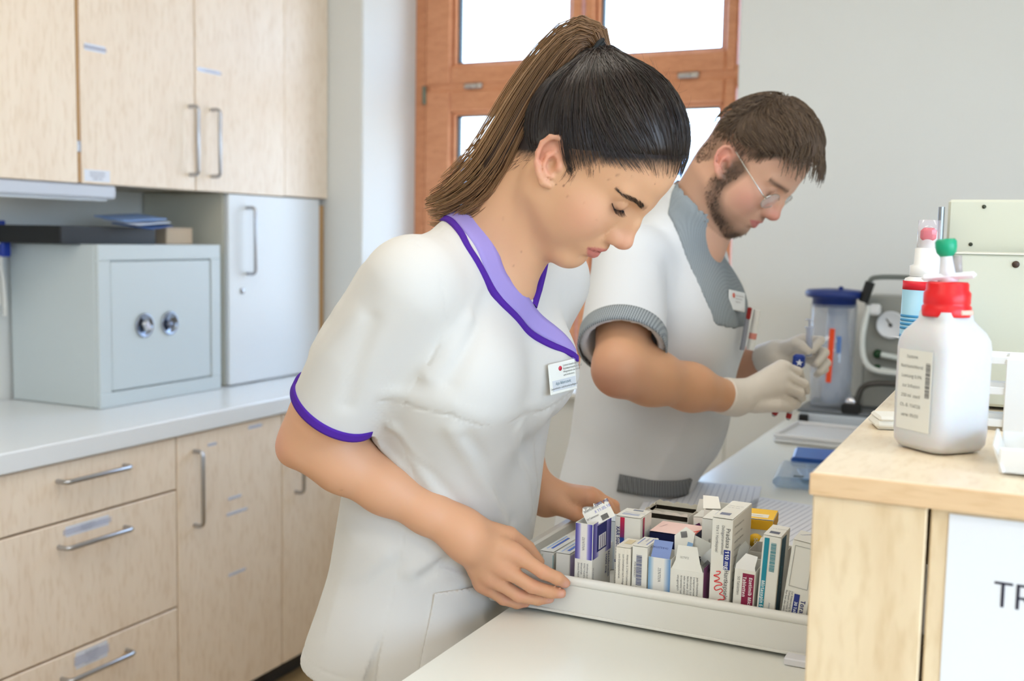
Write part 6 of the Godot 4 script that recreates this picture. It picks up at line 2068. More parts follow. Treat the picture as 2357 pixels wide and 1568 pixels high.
func woman_hair(t: Node3D, inv: Transform3D, o: Transform3D, cap: Field, skin: Field) -> void:
	var hm := hair_material(0.36)
	var hair := put("hair", cap.mesh(), hair_material(0.42), t, inv)
	var shape := Field.new()
	shape.gs = cap.gs.slice(0, 2)
	var line := [Vector3(0.0905, 0.090, 0.0), Vector3(0.0842, 0.081, 0.0238), Vector3(0.0693, 0.070, 0.0494), Vector3(0.0550, 0.0585, 0.0630), Vector3(0.0406, 0.0479, 0.0691), Vector3(0.0300, 0.033, 0.0700), Vector3(0.0243, 0.0195, 0.0704), Vector3(0.0200, 0.002, 0.0690), Vector3(0.008, 0.018, 0.071), Vector3(-0.018, 0.024, 0.071), Vector3(-0.040, 0.002, 0.069), Vector3(-0.038, -0.035, 0.060), Vector3(-0.055, -0.055, 0.044), Vector3(-0.068, -0.058, 0.018), Vector3(-0.070, -0.060, 0.0)]
	var list := []
	var tie := o * Vector3(-0.080, 0.0925, 0.0)
	var black := Color(0.016, 0.0115, 0.010)
	var brown := Color(0.060, 0.034, 0.022)
	for side in [1.0, -1.0]:
		var c := curve(line, 460)
		for i in 460:
			var q: Vector3 = c[i] + Vector3(0.736, -0.677, 0) * (0.002 - 0.011 * rng.randf() * rng.randf()) + Vector3(rng.randf_range(-0.003, 0.003), rng.randf_range(-0.003, 0.003), rng.randf_range(-0.0015, 0.0015))
			q.z *= side
			var root := skin.drop(o * q, 0.0003, 2)
			var j := o.basis * Vector3(rng.randf_range(-0.004, 0.004), rng.randf_range(-0.010, 0.008), side * rng.randf_range(0.0, 0.011))
			var k := rng.randf()
			list.append([hair_strand(o, shape, root, tie + j, 0.0012 + 0.0022 * rng.randf(), 11), 0.00018, 0.0006, black.lerp(brown, k * k * 0.6)])
	for i in 900:   # further back on the head
		var d := Vector3(rng.randf_range(-1, 1), rng.randf_range(-0.3, 1), rng.randf_range(-1, 1)).normalized()
		var q := Vector3(0.0, 0.045, 0) + d * 0.09
		var s := (q.x - 0.0905) * -0.736 + (q.y - 0.090) * 0.677
		if s < 0.008 or (absf(q.z) > 0.05 and q.y < 0.03):
			continue
		var root := shape.drop(o * q, -0.0008, 3)
		var j := o.basis * Vector3(rng.randf_range(-0.004, 0.004), rng.randf_range(-0.010, 0.008), rng.randf_range(-0.011, 0.011))
		var k := rng.randf()
		list.append([hair_strand(o, shape, root, tie + j, 0.0010 + 0.0030 * rng.randf(), 9), 0.0005, 0.0006, black.lerp(brown, k * k * 0.7)])
	for i in 70:   # loose hairs along the top
		var u := rng.randf()
		var q := Vector3(-0.06, 0.12, 0).lerp(Vector3(0.095, 0.095, 0), u) + Vector3(0, 0.012 * sin(PI * u), rng.randf_range(-0.03, 0.03))
		var root := shape.drop(o * q, 0.001, 3)
		var dir := o.basis * Vector3(rng.randf_range(-0.6, 0.3), rng.randf_range(0.1, 0.6), rng.randf_range(-0.4, 0.4))
		var pts := []
		var len := rng.randf_range(0.008, 0.024)
		for k in 5:
			var v := k / 4.0
			pts.append(root + dir.normalized() * len * v + o.basis * Vector3(-0.006, -0.004, 0) * v * v)
		list.append([pts, 0.00012, 0.00005, brown])
	put("combed_hair", hair_mesh(list), hm, hair)
	# wisps at the temple and nape
	var wl := []
	for i in 70:
		var q: Vector3 = [Vector3(0.0205, 0.004, 0.0700), Vector3(0.030, 0.030, 0.0705), Vector3(-0.036, -0.032, 0.062), Vector3(-0.045, -0.050, 0.055)][i % 4] + Vector3(rng.randf_range(-0.007, 0.007), rng.randf_range(-0.008, 0.010), 0)
		var root := skin.drop(o * q, 0.0004, 3)
		var dir: Vector3 = [Vector3(0.5, -1, 0), Vector3(0.8, -0.8, 0), Vector3(-0.3, -1, 0.1), Vector3(-0.2, -1, 0.1)][i % 4]
		dir = (o.basis * (dir + Vector3(rng.randf_range(-0.4, 0.4), rng.randf_range(-0.2, 0.2), 0))).normalized()
		var pts := []
		var len := rng.randf_range(0.006, 0.016)
		for k in 5:
			var v := k / 4.0
			pts.append(skin.drop(root + dir * len * v, 0.0005 + 0.001 * v, 1))
		wl.append([pts, 0.00020, 0.00006, Color(0.03, 0.018, 0.012)])
	put("wisps", hair_mesh(wl), hm, hair)
	# ponytail
	var mid := [Vector3(-0.080, 0.093, 0), Vector3(-0.1025, 0.1035, 0), Vector3(-0.1180, 0.086, 0.002), Vector3(-0.1120, 0.045, 0.006), Vector3(-0.0960, 0.000, 0.014), Vector3(-0.0770, -0.045, 0.022), Vector3(-0.0620, -0.088, 0.026), Vector3(-0.0600, -0.130, 0.026), Vector3(-0.0700, -0.172, 0.022), Vector3(-0.0860, -0.207, 0.018)]
	var half := [0.010, 0.015, 0.023, 0.028, 0.032, 0.035, 0.038, 0.038, 0.032, 0.022]
	var c2 := curve(mid, 40)
	var core := []
	var cr := []
	for i in 37:
		core.append(o * c2[i])
		cr.append(0.58 * lerpf(half[int(i / 39.0 * 9)], half[mini(int(i / 39.0 * 9) + 1, 9)], fmod(i / 39.0 * 9, 1.0)) * (1.0 if i < 26 else 1.0 - (i - 26) / 12.0))
	var tl := []
	var cols := [Color(0.030, 0.016, 0.011), Color(0.120, 0.055, 0.030), Color(0.30, 0.155, 0.072), Color(0.50, 0.29, 0.135), Color(0.64, 0.39, 0.19)]
	var locks := []
	for i in 46:
		var a := rng.randf() * TAU
		var r := sqrt(rng.randf())
		locks.append([cos(a) * r, sin(a) * r, rng.randf_range(-0.22, 0.22), rng.randf_range(0.80, 1.0), rng.randf_range(-0.8, 0.8), rng.randf_range(-0.25, 0.25)])
	for i in 1150:
		var lk: Array = locks[i % 46]
		var a := rng.randf() * TAU
		var sp := 0.22 * sqrt(rng.randf())
		var end := clampf(lk[3] + rng.randf_range(-0.08, 0.03), 0.5, 1.0)
		var pts := []
		var n := 14
		for k in n:
			var v := lerpf(0.0, end, k / (n - 1.0))
			var pinch := 1.0 - 0.55 * v * v
			var ou: float = lk[0] + cos(a) * sp * pinch * (1.0 + v) + lk[2] * sin(v * 4.0)
			var ov: float = lk[1] + sin(a) * sp * pinch * (1.0 + v) + lk[5] * v
			var fi := v * 9.0
			var ii := mini(int(fi), 8)
			var hw := lerpf(half[ii], half[ii + 1], fi - ii)
			var ci: float = v * 39.0
			var p: Vector3 = c2[int(ci)].lerp(c2[mini(int(ci) + 1, 39)], fmod(ci, 1.0))
			var tg: Vector3 = (c2[mini(int(ci) + 1, 39)] - c2[maxi(int(ci) - 1, 0)]).normalized()
			var nn := Vector3(-tg.y, tg.x, 0).normalized()
			pts.append(o * (p + nn * hw * ou + Vector3(0, 0, 1) * hw * 0.70 * ov))
		var cc := clampf(2.3 + lk[4] + rng.randf_range(-0.45, 0.45), 0.0, 3.99)
		var tip: Color = cols[int(cc)].lerp(cols[int(cc) + 1], fmod(cc, 1.0))
		var rc: Color = cols[0].lerp(cols[1], rng.randf())
		tl.append([pts, 0.00080, 0.00035, rc.lerp(tip, 0.35), tip])
	for i in 60:   # flyaways
		var v0 := rng.randf_range(0.05, 0.6)
		var p0: Vector3 = c2[int(v0 * 39)]
		var hw: float = half[int(v0 * 9)]
		var tg: Vector3 = (c2[int(v0 * 39) + 1] - p0).normalized()
		var nn := Vector3(tg.y, -tg.x, 0).normalized() * -1.0
		var pts := []
		var len := rng.randf_range(0.012, 0.034)
		var lean := rng.randf_range(0.15, 0.8)
		for k in 6:
			var v := k / 5.0
			pts.append(o * (p0 + nn * hw * 0.95 + (tg * (1.0 - lean) + nn * lean) * len * v + Vector3(0, 0, rng.randf_range(-0.001, 0.001))))
		tl.append([pts, 0.00016, 0.00006, Color(0.10, 0.06, 0.035)])
	var pony := put("ponytail", tube(core, cr, 14), fab(Color(0.20, 0.13, 0.085), 0.6), hair)
	put("ponytail_strands", hair_mesh(tl), hair_material(0.34), pony)
	var tm := []
	for i in 3:
		var rg := []
		var ctr := o * Vector3(-0.0850 - 0.0042 * (i - 1), 0.0955 + 0.0018 * (i - 1), 0)
		for k in 25:
			var a := TAU * k / 24.0
			rg.append(ctr + o.basis * Vector3(0.42 * cos(a) * -0.0150, 0.9 * cos(a) * 0.0150, sin(a) * 0.0150))
		tm.append([tube(rg, [0.0032], 8), xf(Vector3.ZERO)])
	put("hair_tie", join(tm), fab(Color(0.02, 0.05, 0.06), 0.7), hair)
	# brows and lashes
	var bl := []
	for side in [1.0, -1.0]:
		for i in 210:
			var u := rng.randf()
			var thick := 0.0048 * (1.0 - 0.75 * u) * (0.6 + 0.4 * minf(1.0, u * 6.0))
			var q := Vector3(0.0965, 0.0325, 0.0175).lerp(Vector3(0.0690, 0.0335, 0.0562), u) + Vector3(0.006, 0.0025, 0.0) * sin(PI * u) + Vector3(0, rng.randf_range(-thick, thick), 0)
			q.z *= side
			var root := skin.drop(o * q, 0.0002, 3)
			var dir := o.basis * Vector3(-0.55, 0.55 * (1.0 - u * 1.2), 0.75 * side)
			var pts := []
			var len := rng.randf_range(0.004, 0.007)
			for k in 4:
				pts.append(skin.drop(root + dir.normalized() * len * k / 3.0, 0.0007, 2))
			bl.append([pts, 0.00024, 0.00008, Color(0.035, 0.020, 0.014)])
		var lash := curve([Vector3(0.0825, 0.0133, 0.0195), Vector3(0.0862, 0.0118, 0.0290), Vector3(0.0802, 0.0135, 0.0400), Vector3(0.0735, 0.0170, 0.0462)], 46)
		for i in 46:
			var q: Vector3 = lash[i]
			q.z *= side
			var root := skin.drop(o * q, 0.0003, 2)
			var u := i / 45.0
			var out := o.basis * Vector3(1.0, -0.55, (0.10 + 0.75 * u) * side).normalized()
			var up := o.basis * Vector3(0.15, 1.0, 0.1 * side)
			var len := 0.0075 + 0.003 * sin(PI * (0.2 + 0.7 * u)) + rng.randf_range(-0.001, 0.001)
			var pts := []
			for k in 6:
				var v := k / 5.0
				pts.append(root + out * len * v + up * len * 0.32 * v * v + o.basis * Vector3(0, 0, rng.randf_range(-0.0002, 0.0002)))
			bl.append([pts, 0.00030, 0.00008, Color(0.008, 0.006, 0.006)])
	put("brows_and_lashes", hair_mesh(bl), hair_material(0.5), t, inv)



const M_S := Vector3(-0.690, 1.395, -1.930)
const M_E := Vector3(-0.636, 1.217, -1.744)
const M_W := Vector3(-0.499, 1.146, -1.993)


func man_head() -> Transform3D:
	return head_frame(Vector3(-0.509, 1.583, -2.049), deg_to_rad(10.0), deg_to_rad(48.0), 0.0)


func man_torso(f: Field, r := 0.0, sleeves := true) -> void:
	if sleeves:
		f.add(0, 0.0).chain([M_S, M_S.lerp(M_E, 0.45), M_S.lerp(M_E, 1.0)], [0.070, 0.074, 0.078])
		f.add(2, 0.003).half(M_S.lerp(M_E, 0.80), M_E - M_S)
		f.add(1, 0.003).cap(M_S.lerp(M_E, 0.74), M_E, 0.060, 0.068)
	var g := f.add(0, 0.035, 0.055)
	g.ell(Vector3(-0.655, 1.27, -2.10), Vector3(0.125 + r, 0.19 + r, 0.185 + r))
	g.cap(Vector3(-0.690, 1.390, -1.965), Vector3(-0.670, 1.385, -2.26), 0.068 + r)
	g.cap(Vector3(-0.665, 1.41, -2.075), Vector3(-0.608, 1.498, -2.062), 0.080 + r, 0.069 + r)
	g.ell(Vector3(-0.605, 1.270, -2.02), Vector3(0.075 + r, 0.10 + r, 0.085 + r))
	g.ell(Vector3(-0.605, 1.270, -2.18), Vector3(0.075 + r, 0.10 + r, 0.085 + r))
	g.ell(Vector3(-0.675, 1.10, -2.11), Vector3(0.135 + r, 0.165 + r, 0.175 + r))
	g.cap(Vector3(-0.700, 1.22, -2.05), Vector3(-0.745, 0.80, -2.05), 0.120 + r, 0.126 + r)
	g.cap(Vector3(-0.735, 0.92, -2.03), Vector3(-0.735, 0.92, -2.20), 0.108 + r)
	g.cap(Vector3(-0.745, 0.78, -2.02), Vector3(-0.745, 0.78, -2.20), 0.112 + r)
	if sleeves:
		f.add(0, 0.03).chain([Vector3(-0.668, 1.39, -2.275), Vector3(-0.690, 1.21, -2.37)], [0.070, 0.072])


func man_skin() -> Field:
	var o := man_head()
	var f := Field.new()
	add_head(f, o, true)
	f.lo = Vector3(-0.74, 1.34, -2.19)
	f.hi = Vector3(-0.35, 1.74, -1.92)
	f.cell = 0.0034
	f.add(0, 0.02, 0.03).cap(o * Vector3(-0.026, -0.035, 0), Vector3(-0.632, 1.44, -2.065), 0.060, 0.064).cap(o * Vector3(0.015, -0.065, 0), Vector3(-0.585, 1.42, -2.065), 0.034, 0.038)
	f.add(0, 0.03).cap(Vector3(-0.680, 1.400, -2.00), Vector3(-0.665, 1.40, -2.16), 0.055)
	return f


func man_paint(inv: Transform3D, p: Vector3) -> Color:
	var l := inv * p
	var az := absf(l.z)
	var c := Color(0.66, 0.38, 0.255)
	c = blend(c, Color(0.68, 0.30, 0.23), 0.6 * soft(l.distance_to(Vector3(0.070, -0.022, l.z)), 0.028) * clampf((az - 0.02) * 40.0, 0, 1))
	c = blend(c, Color(0.70, 0.24, 0.19), 0.8 * soft(l.distance_to(Vector3(0.112, -0.020, 0)), 0.020))
	c = blend(c, Color(0.72, 0.27, 0.20), 0.8 * soft(l.distance_to(Vector3(-0.012, -0.004, l.z)), 0.032) * clampf((az - 0.070) * 250.0, 0, 1))
	if l.y < -0.115 or l.x < -0.14:
		return c
	var hair := Color(0.085, 0.052, 0.032)
	# beard along the jaw, thin on the lip
	var j := clampf((-0.052 - l.y) / 0.016, 0, 1) * clampf((0.092 - az * 0.2 - l.x) / 0.03 + 0.8, 0, 1)
	var bd := Vector3(l.x, l.y, az)
	var best := 1.0
	for q in [[Vector3(0.018, 0.005, 0.066), Vector3(0.014, -0.045, 0.058)], [Vector3(0.014, -0.045, 0.058), Vector3(0.045, -0.082, 0.036)], [Vector3(0.045, -0.082, 0.036), Vector3(0.084, -0.092, 0.008)]]:
		var w_: Vector3 = q[1] - q[0]
		var h := clampf((bd - q[0]).dot(w_) / w_.length_squared(), 0, 1)
		best = minf(best, bd.distance_to(q[0] + w_ * h))
	c = blend(c, hair, 0.86 * clampf((0.026 - best) / 0.014, 0, 1))
	c = blend(c, hair, 0.30 * j)
	c = blend(c, hair, 0.50 * soft(l.distance_to(Vector3(0.098, -0.037, 0)), 0.014))
	if l.x > 0.078 and az < 0.027:
		var u := az / 0.0255
		var m := clampf((-0.0422 - 0.0080 * u * u - l.y) / 0.0016 + 0.5, 0, 1) * clampf((l.y + 0.0622 - 0.0115 * u * u) / 0.0016 + 0.5, 0, 1)
		c = blend(c, Color(0.58, 0.17, 0.16), 0.85 * m)
	c = blend(c, Color(0.05, 0.03, 0.02), 0.75 * soft(l.y - 0.0335, 0.0045) * (1.0 if az > 0.012 and az < 0.055 and l.x > 0.05 else 0.0))
	c = blend(c, Color(0.03, 0.02, 0.015), 0.8 * soft(bd.distance_to(Vector3(0.0845, 0.0050, 0.031)), 0.006))
	# clipped sides and nape
	var s := (l.x - 0.0775) * -0.736 + (l.y - 0.091) * 0.677
	var ear := clampf((az - 0.0715) * 400.0, 0, 1) * soft(l.distance_to(Vector3(-0.012, -0.004, l.z)), 0.045)
	var side := clampf((s + 0.002) / 0.008, 0, 1) * (1.0 - ear) * clampf((l.y + 0.075) * 40.0, 0, 1)
	var fade := clampf((l.y - 0.012) / 0.045, 0, 1)
	c = blend(c, hair.lerp(Color(0.06, 0.037, 0.022), fade), side * (0.55 + 0.45 * fade))
	return c


func stripes(key: String, a: Color, b: Color, per_m: float) -> StandardMaterial3D:
	if not mats.has(key):
		var im := Image.create(16, 16, false, Image.FORMAT_RGB8)
		im.fill(a)
		im.fill_rect(Rect2i(0, 0, 7, 16), b)
		var m := StandardMaterial3D.new()
		m.resource_name = key
		m.albedo_texture = ImageTexture.create_from_image(im)
		m.uv1_triplanar = true
		m.uv1_scale = Vector3(per_m, per_m, per_m)
		m.roughness = 0.85
		m.metallic_specular = 0.2
		mats[key] = m
	return mats[key]


func glove_field(wrist: Vector3, before: Vector3, kn: Array, fingers: Array, lo: Vector3, hi: Vector3) -> Field:
	var f := Field.new()
	f.lo = lo
	f.hi = hi
	f.cell = 0.0036
	var d := (before - wrist).normalized()
	f.add(0, 0.0, 0.015).chain([wrist + d * 0.035, wrist], [0.0335, 0.029])
	f.add(2, 0.002).half(wrist + d * 0.030, d)
	f.add(0, 0.003).chain([wrist + d * 0.029, wrist + d * 0.026], [0.0345])
	f.add(2, 0.002).half(wrist + d * 0.032, d)
	add_hand(f, wrist, kn, fingers, 0.027, 0.010)
	for i in 3:
		f.add(3, 0.0012, 0.003).cap(wrist + d * (0.012 - 0.012 * i) + Vector3(0, 0.025, 0.012), wrist + d * (0.010 - 0.012 * i) + Vector3(0, -0.02, 0.022), 0.0)
	return f


func build_man() -> void:
	var o := man_head()
	var oi := o.affine_inverse()
	var t := thing("person", "bearded man in glasses, white tunic with grey yoke and white gloves, standing behind the woman", "person", Vector3(-0.72, 0, -2.1))
	var inv := t.transform.affine_inverse()
	var hd := man_skin()
	hd.paint = func(p: Vector3, _n: Vector3) -> Color: return man_paint(oi, p)
	var arm := Field.new()
	arm.lo = Vector3(-0.74, 1.09, -2.05)
	arm.hi = Vector3(-0.47, 1.32, -1.67)
	arm.cell = 0.0045
	arm.add(0, 0.0, 0.03).chain([M_S.lerp(M_E, 0.55), M_E, M_E.lerp(M_W, 0.25), M_E.lerp(M_W, 0.6), M_W], [0.052, 0.043, 0.0455, 0.039, 0.0285])
	var warm := [[M_E + Vector3(-0.02, -0.03, 0.03), 0.05]]
	arm.paint = func(p: Vector3, _n: Vector3) -> Color: return blend(arm_paint(p, warm, [], []), Color(0.42, 0.22, 0.12), 0.25)
	var lw := Vector3(-0.494, 1.196, -2.302)
	var la := Field.new()
	la.lo = Vector3(-0.76, 1.06, -2.45)
	la.hi = Vector3(-0.46, 1.30, -2.24)
	la.cell = 0.006
	la.add(0, 0.0, 0.03).chain([Vector3(-0.688, 1.22, -2.365), Vector3(-0.665, 1.125, -2.375), Vector3(-0.58, 1.16, -2.35), lw], [0.052, 0.046, 0.043, 0.0275])
	la.paint = func(_p: Vector3, _n: Vector3) -> Color: return Color(0.58, 0.31, 0.20)
	var low := Field.new()
	low.lo = Vector3(-0.90, 0.02, -2.38)
	low.hi = Vector3(-0.48, 1.40, -1.86)
	low.cell = 0.014
	man_torso(low, -0.020, false)
	for z in [-2.02, -2.20]:
		low.add(0, 0.04).chain([Vector3(-0.745, 0.86, z), Vector3(-0.745, 0.48, z), Vector3(-0.755, 0.09, z)], [0.088, 0.060, 0.040])
	low.paint = func(_p: Vector3, _n: Vector3) -> Color: return SKIN
	var tn := Field.new()
	tn.lo = Vector3(-0.90, 0.74, -2.48)
	tn.hi = Vector3(-0.46, 1.55, -1.70)
	tn.cell = 0.006
	man_torso(tn)
	var cut := tn.add(1, 0.003)   # neck opening
	cut.cap(Vector3(-0.592, 1.512, -2.062), o * Vector3(-0.02, -0.03, 0), 0.0645, 0.085)
	for q in [[Vector3(-0.60, 1.40, -1.915), Vector3(-0.60, 1.31, -1.90), Vector3(-0.63, 1.24, -1.92), -0.006, 0.014], [Vector3(-0.66, 1.43, -1.90), Vector3(-0.64, 1.36, -1.845), Vector3(-0.63, 1.30, -1.82), 0.004, 0.014], [Vector3(-0.62, 1.38, -1.89), Vector3(-0.61, 1.32, -1.85), Vector3(-0.60, 1.28, -1.83), -0.004, 0.012], [Vector3(-0.57, 1.12, -1.97), Vector3(-0.60, 1.05, -1.96), Vector3(-0.64, 0.98, -1.95), 0.004, 0.016], [Vector3(-0.55, 1.15, -2.05), Vector3(-0.56, 1.06, -2.06), Vector3(-0.60, 0.98, -2.06), -0.004, 0.016], [Vector3(-0.54, 1.2, -2.10), Vector3(-0.545, 1.1, -2.12), Vector3(-0.58, 1.0, -2.14), 0.003, 0.014]]:
		ridge_line(tn, q[3], q[4], [q[0], q[1], q[2]])
	tn.add(2, 0.002).half(Vector3(0, 0.76, 0), Vector3(0, -1, 0))
	var yoke := Field.new()
	yoke.lo = Vector3(-0.70, 1.22, -2.26)
	yoke.hi = Vector3(-0.46, 1.54, -1.90)
	yoke.cell = 0.0048
	man_torso(yoke, 0.0025, false)
	var c := Vector3(-0.66, 1.30, -2.09)
	var loop := M_YOKE
	var yg := yoke.add(2, 0.001)
	for i in loop.size():
		yg.half(c, -(loop[i] - c).cross(loop[(i + 1) % loop.size()] - c))
	var cut2 := yoke.add(1, 0.003)
	cut2.cap(Vector3(-0.592, 1.512, -2.062), o * Vector3(-0.02, -0.03, 0), 0.064, 0.0845)
	ridge_line(yoke, -0.003, 0.003, [Vector3(-0.556, 1.42, -2.06), Vector3(-0.530, 1.36, -2.075), Vector3(-0.522, 1.28, -2.085)])
	var tr_ := Field.new()
	tr_.lo = Vector3(-0.90, 0.02, -2.38)
	tr_.hi = Vector3(-0.56, 0.95, -1.86)
	tr_.cell = 0.014
	tr_.add(0, 0.0, 0.05).cap(Vector3(-0.745, 0.86, -2.05), Vector3(-0.745, 0.86, -2.17), 0.104)
	for z in [-2.02, -2.20]:
		tr_.add(0, 0.03).chain([Vector3(-0.745, 0.84, z), Vector3(-0.745, 0.48, z), Vector3(-0.755, 0.07, z)], [0.100, 0.084, 0.072])
	tr_.add(2, 0.002).half(Vector3(0, 0.06, 0), Vector3(0, -1, 0))
	var r1 := [0.0108, 0.0100, 0.0092, 0.0078]
	var r2 := [0.0108, 0.0098, 0.0080]
	var rk := [Vector3(-0.4316, 1.2043, -2.076), Vector3(-0.4265, 1.1868, -2.071), Vector3(-0.4266, 1.1684, -2.0634), Vector3(-0.4349, 1.152, -2.0632)]
	var rg := glove_field(M_W, M_E, rk, [
		[[rk[0], Vector3(-0.4064, 1.1909, -2.1091), Vector3(-0.4037, 1.1723, -2.1418)], r2],
		[[rk[1], Vector3(-0.3936, 1.1684, -2.1073), Vector3(-0.3939, 1.1511, -2.1388)], r2],
		[[rk[2], Vector3(-0.3991, 1.1515, -2.0972), Vector3(-0.3997, 1.1373, -2.1289)], r2],
		[[rk[3], Vector3(-0.4111, 1.1331, -2.0951), Vector3(-0.4095, 1.1228, -2.1226)], [0.0098, 0.009, 0.0075]],
		[[Vector3(-0.4652, 1.1335, -2.0188), Vector3(-0.4315, 1.1304, -2.0515), Vector3(-0.4181, 1.1246, -2.0908), Vector3(-0.4099, 1.1295, -2.1232)], [0.016, 0.0125, 0.0108, 0.0088]]], Vector3(-0.58, 1.06, -2.17), Vector3(-0.36, 1.24, -1.93))
	var lk := [Vector3(-0.4429, 1.234, -2.3303), Vector3(-0.441, 1.2239, -2.3413), Vector3(-0.4421, 1.21, -2.3505), Vector3(-0.4485, 1.1996, -2.3574)]
	var lg := glove_field(lw, Vector3(-0.58, 1.16, -2.35), lk, [
		[[lk[0], Vector3(-0.4027, 1.2356, -2.3165), Vector3(-0.4123, 1.2165, -2.2763)], r2],
		[[lk[1], Vector3(-0.3947, 1.2093, -2.3287), Vector3(-0.4028, 1.1887, -2.2891)], r2],
		[[lk[2], Vector3(-0.3919, 1.1865, -2.3388), Vector3(-0.3987, 1.1715, -2.3004)], r2],
		[[lk[3], Vector3(-0.3962, 1.1724, -2.3464), Vector3(-0.4051, 1.1648, -2.3078)], [0.0098, 0.009, 0.0075]],
		[[Vector3(-0.4773, 1.2131, -2.2892), Vector3(-0.4458, 1.2292, -2.2726), Vector3(-0.4296, 1.2255, -2.2633), Vector3(-0.4185, 1.2173, -2.2623)], [0.016, 0.0125, 0.0108, 0.0088]]], Vector3(-0.58, 1.12, -2.41), Vector3(-0.36, 1.28, -2.22))
	var cap := Field.new()
	cap.lo = Vector3(-0.70, 1.50, -2.18)
	cap.hi = Vector3(-0.34, 1.78, -1.92)
	cap.cell = 0.0044
	cap.add(0, 0, 0.03).ell(o * Vector3(0.010, 0.056, 0), Vector3(0.1010, 0.0955, 0.0790), o.basis).ell(o * Vector3(-0.032, 0.026, 0), Vector3(0.064, 0.068, 0.069), o.basis)
	cap.add(2, 0.012).half(o * Vector3(0.080, 0.094, 0), o.basis * Vector3(0.56, -0.83, 0))
	cap.add(2, 0.014).half(o * Vector3(-0.02, 0.034, 0), o.basis * Vector3(-0.25, -0.97, 0))
	for i in 16:
		var a := i * 0.39
		ridge_line(cap, 0.0022, 0.006, [o * Vector3(-0.05, 0.145, 0.060 * sin(a)), o * Vector3(0.03, 0.160, 0.070 * sin(a)), o * Vector3(0.10, 0.11, 0.062 * sin(a))])
	cap.paint = func(_p: Vector3, _n: Vector3) -> Color: return Color(0.085, 0.053, 0.032)
	run_fields([hd, arm, la, low, tn, yoke, tr_, rg, lg, cap])
	put("body", merged([hd, arm, la, low]), skin_material(), t, inv)
	var cotton := cloth_material("white_cotton_man", Color(0.845, 0.85, 0.855))
	var grey := stripes("grey_stripes", Color(0.60, 0.63, 0.64), Color(0.50, 0.53, 0.55), 330.0)
	var tu := put("tunic", tn.mesh(), cotton, t, inv)
	put("yoke", yoke.mesh(), grey, tu)
	put("trousers", tr_.mesh(), cotton, t, inv)
	for z in [-2.02, -2.20]:
		put("shoe", shoe_mesh(), fab(Color(0.9, 0.9, 0.9), 0.5), t, xf(Vector3(-0.755, 0, z) - t.position))
	# striped cuff and pocket band
	var bold := stripes("bold_stripes", Color(0.66, 0.68, 0.69), Color(0.40, 0.43, 0.45), 260.0)
	var slv := Field.new()
	slv.add(0, 0.0).chain([M_S, M_S.lerp(M_E, 0.45), M_S.lerp(M_E, 1.0)], [0.070, 0.074, 0.078])
	var ax := (M_E - M_S).normalized()
	var e1 := ax.cross(Vector3.UP).normalized()
	var e2 := ax.cross(e1)
	var ring := []
	for i in 33:
		var a := TAU * i / 32.0
		ring.append(M_S.lerp(M_E, 0.758) + (e1 * cos(a) + e2 * sin(a)) * 0.075)
	put("cuff_band", band(slv, ring, 0.034, 0.0022, 65), bold, tu)
	var bodyf := Field.new()
	man_torso(bodyf, 0.0, false)
	put("pocket_band", band(bodyf, [Vector3(-0.700, 0.975, -1.930), Vector3(-0.655, 0.968, -1.950), Vector3(-0.612, 0.962, -1.990), Vector3(-0.590, 0.960, -2.03)], 0.034, 0.006, 24), stripes("pocket_stripes", Color(0.52, 0.53, 0.54), Color(0.36, 0.37, 0.39), 260.0), tu)
	var glm := fab(Color(0.86, 0.83, 0.79), 0.55, 0.4, "latex")
	put("glove", rg.mesh(), glm, t, inv)
	put("glove", lg.mesh(), glm, t, inv)
	var bn := Vector3(0.96, 0.10, 0.25).normalized()
	var by := (Vector3.UP - bn * bn.y).normalized()
	var bx := by.cross(bn)
	var bg := put("name_badge", rb(Vector3(0.062, 0.038, 0.003), 0.0014), fab(Color(0.89, 0.90, 0.90), 0.35), t, inv * Transform3D(Basis(bx, by, bn) * Basis(Vector3.BACK, -0.14), bodyf.drop(Vector3(-0.53, 1.322, -2.068), 0.009)))
	put("emblem", lathe([[0, 0], [0.005, 0], [0.005, 0.0003], [0, 0.0003]], 18), fab(Color(0.86, 0.42, 0.34), 0.5), bg, xf(Vector3(-0.015, 0.009, 0.0016), Basis(Vector3.RIGHT, PI / 2)))
	for i in 3:
		lettering(bg, ["Universitaetsspital", "Nuklearmedizin", "Pflegedienst"][i], 0.0045, Color(0.55, 0.5, 0.48), xf(Vector3(-0.008, 0.010 - 0.006 * i, 0.0018)), false, "lettering", false, 0)
	man_hair(t, inv, o, cap, hd)
	man_glasses(t, inv, o)
	# pens in the breast pocket, and what the hands hold
	var pen := thing("pen", "grey pen with a red clip in the man's breast pocket", "pen", Vector3(-0.508, 1.272, -2.10))
	pen.basis = Basis(Vector3.BACK, -0.14)
	put("barrel", tube([Vector3(0, -0.045, 0), Vector3(0, 0.02, 0)], [0.0045], 10), fab(Color(0.55, 0.56, 0.6), 0.4), pen)
	put("clip", rb(Vector3(0.008, 0.024, 0.010), 0.002), fab(Color(0.55, 0.08, 0.06), 0.4), pen, xf(Vector3(0.001, 0.028, 0)))
	var pen2 := thing("pen", "thick white pen beside the red clip in the man's breast pocket", "pen", Vector3(-0.498, 1.266, -2.125))
	pen2.basis = Basis(Vector3.BACK, -0.14)
	put("barrel", tube([Vector3(0, -0.04, 0), Vector3(0, 0.04, 0)], [0.0075], 12), fab(Color(0.92, 0.92, 0.90), 0.4), pen2)
	put("mark", tube([Vector3(0, -0.018, 0), Vector3(0, -0.006, 0)], [0.0078], 12), fab(Color(0.85, 0.55, 0.5), 0.4), pen2)
	var vial := thing("medicine_pack", "white pack with a blue label held upright in the man's gloved hands", "pack", Vector3(-0.411, 1.158, -2.128))
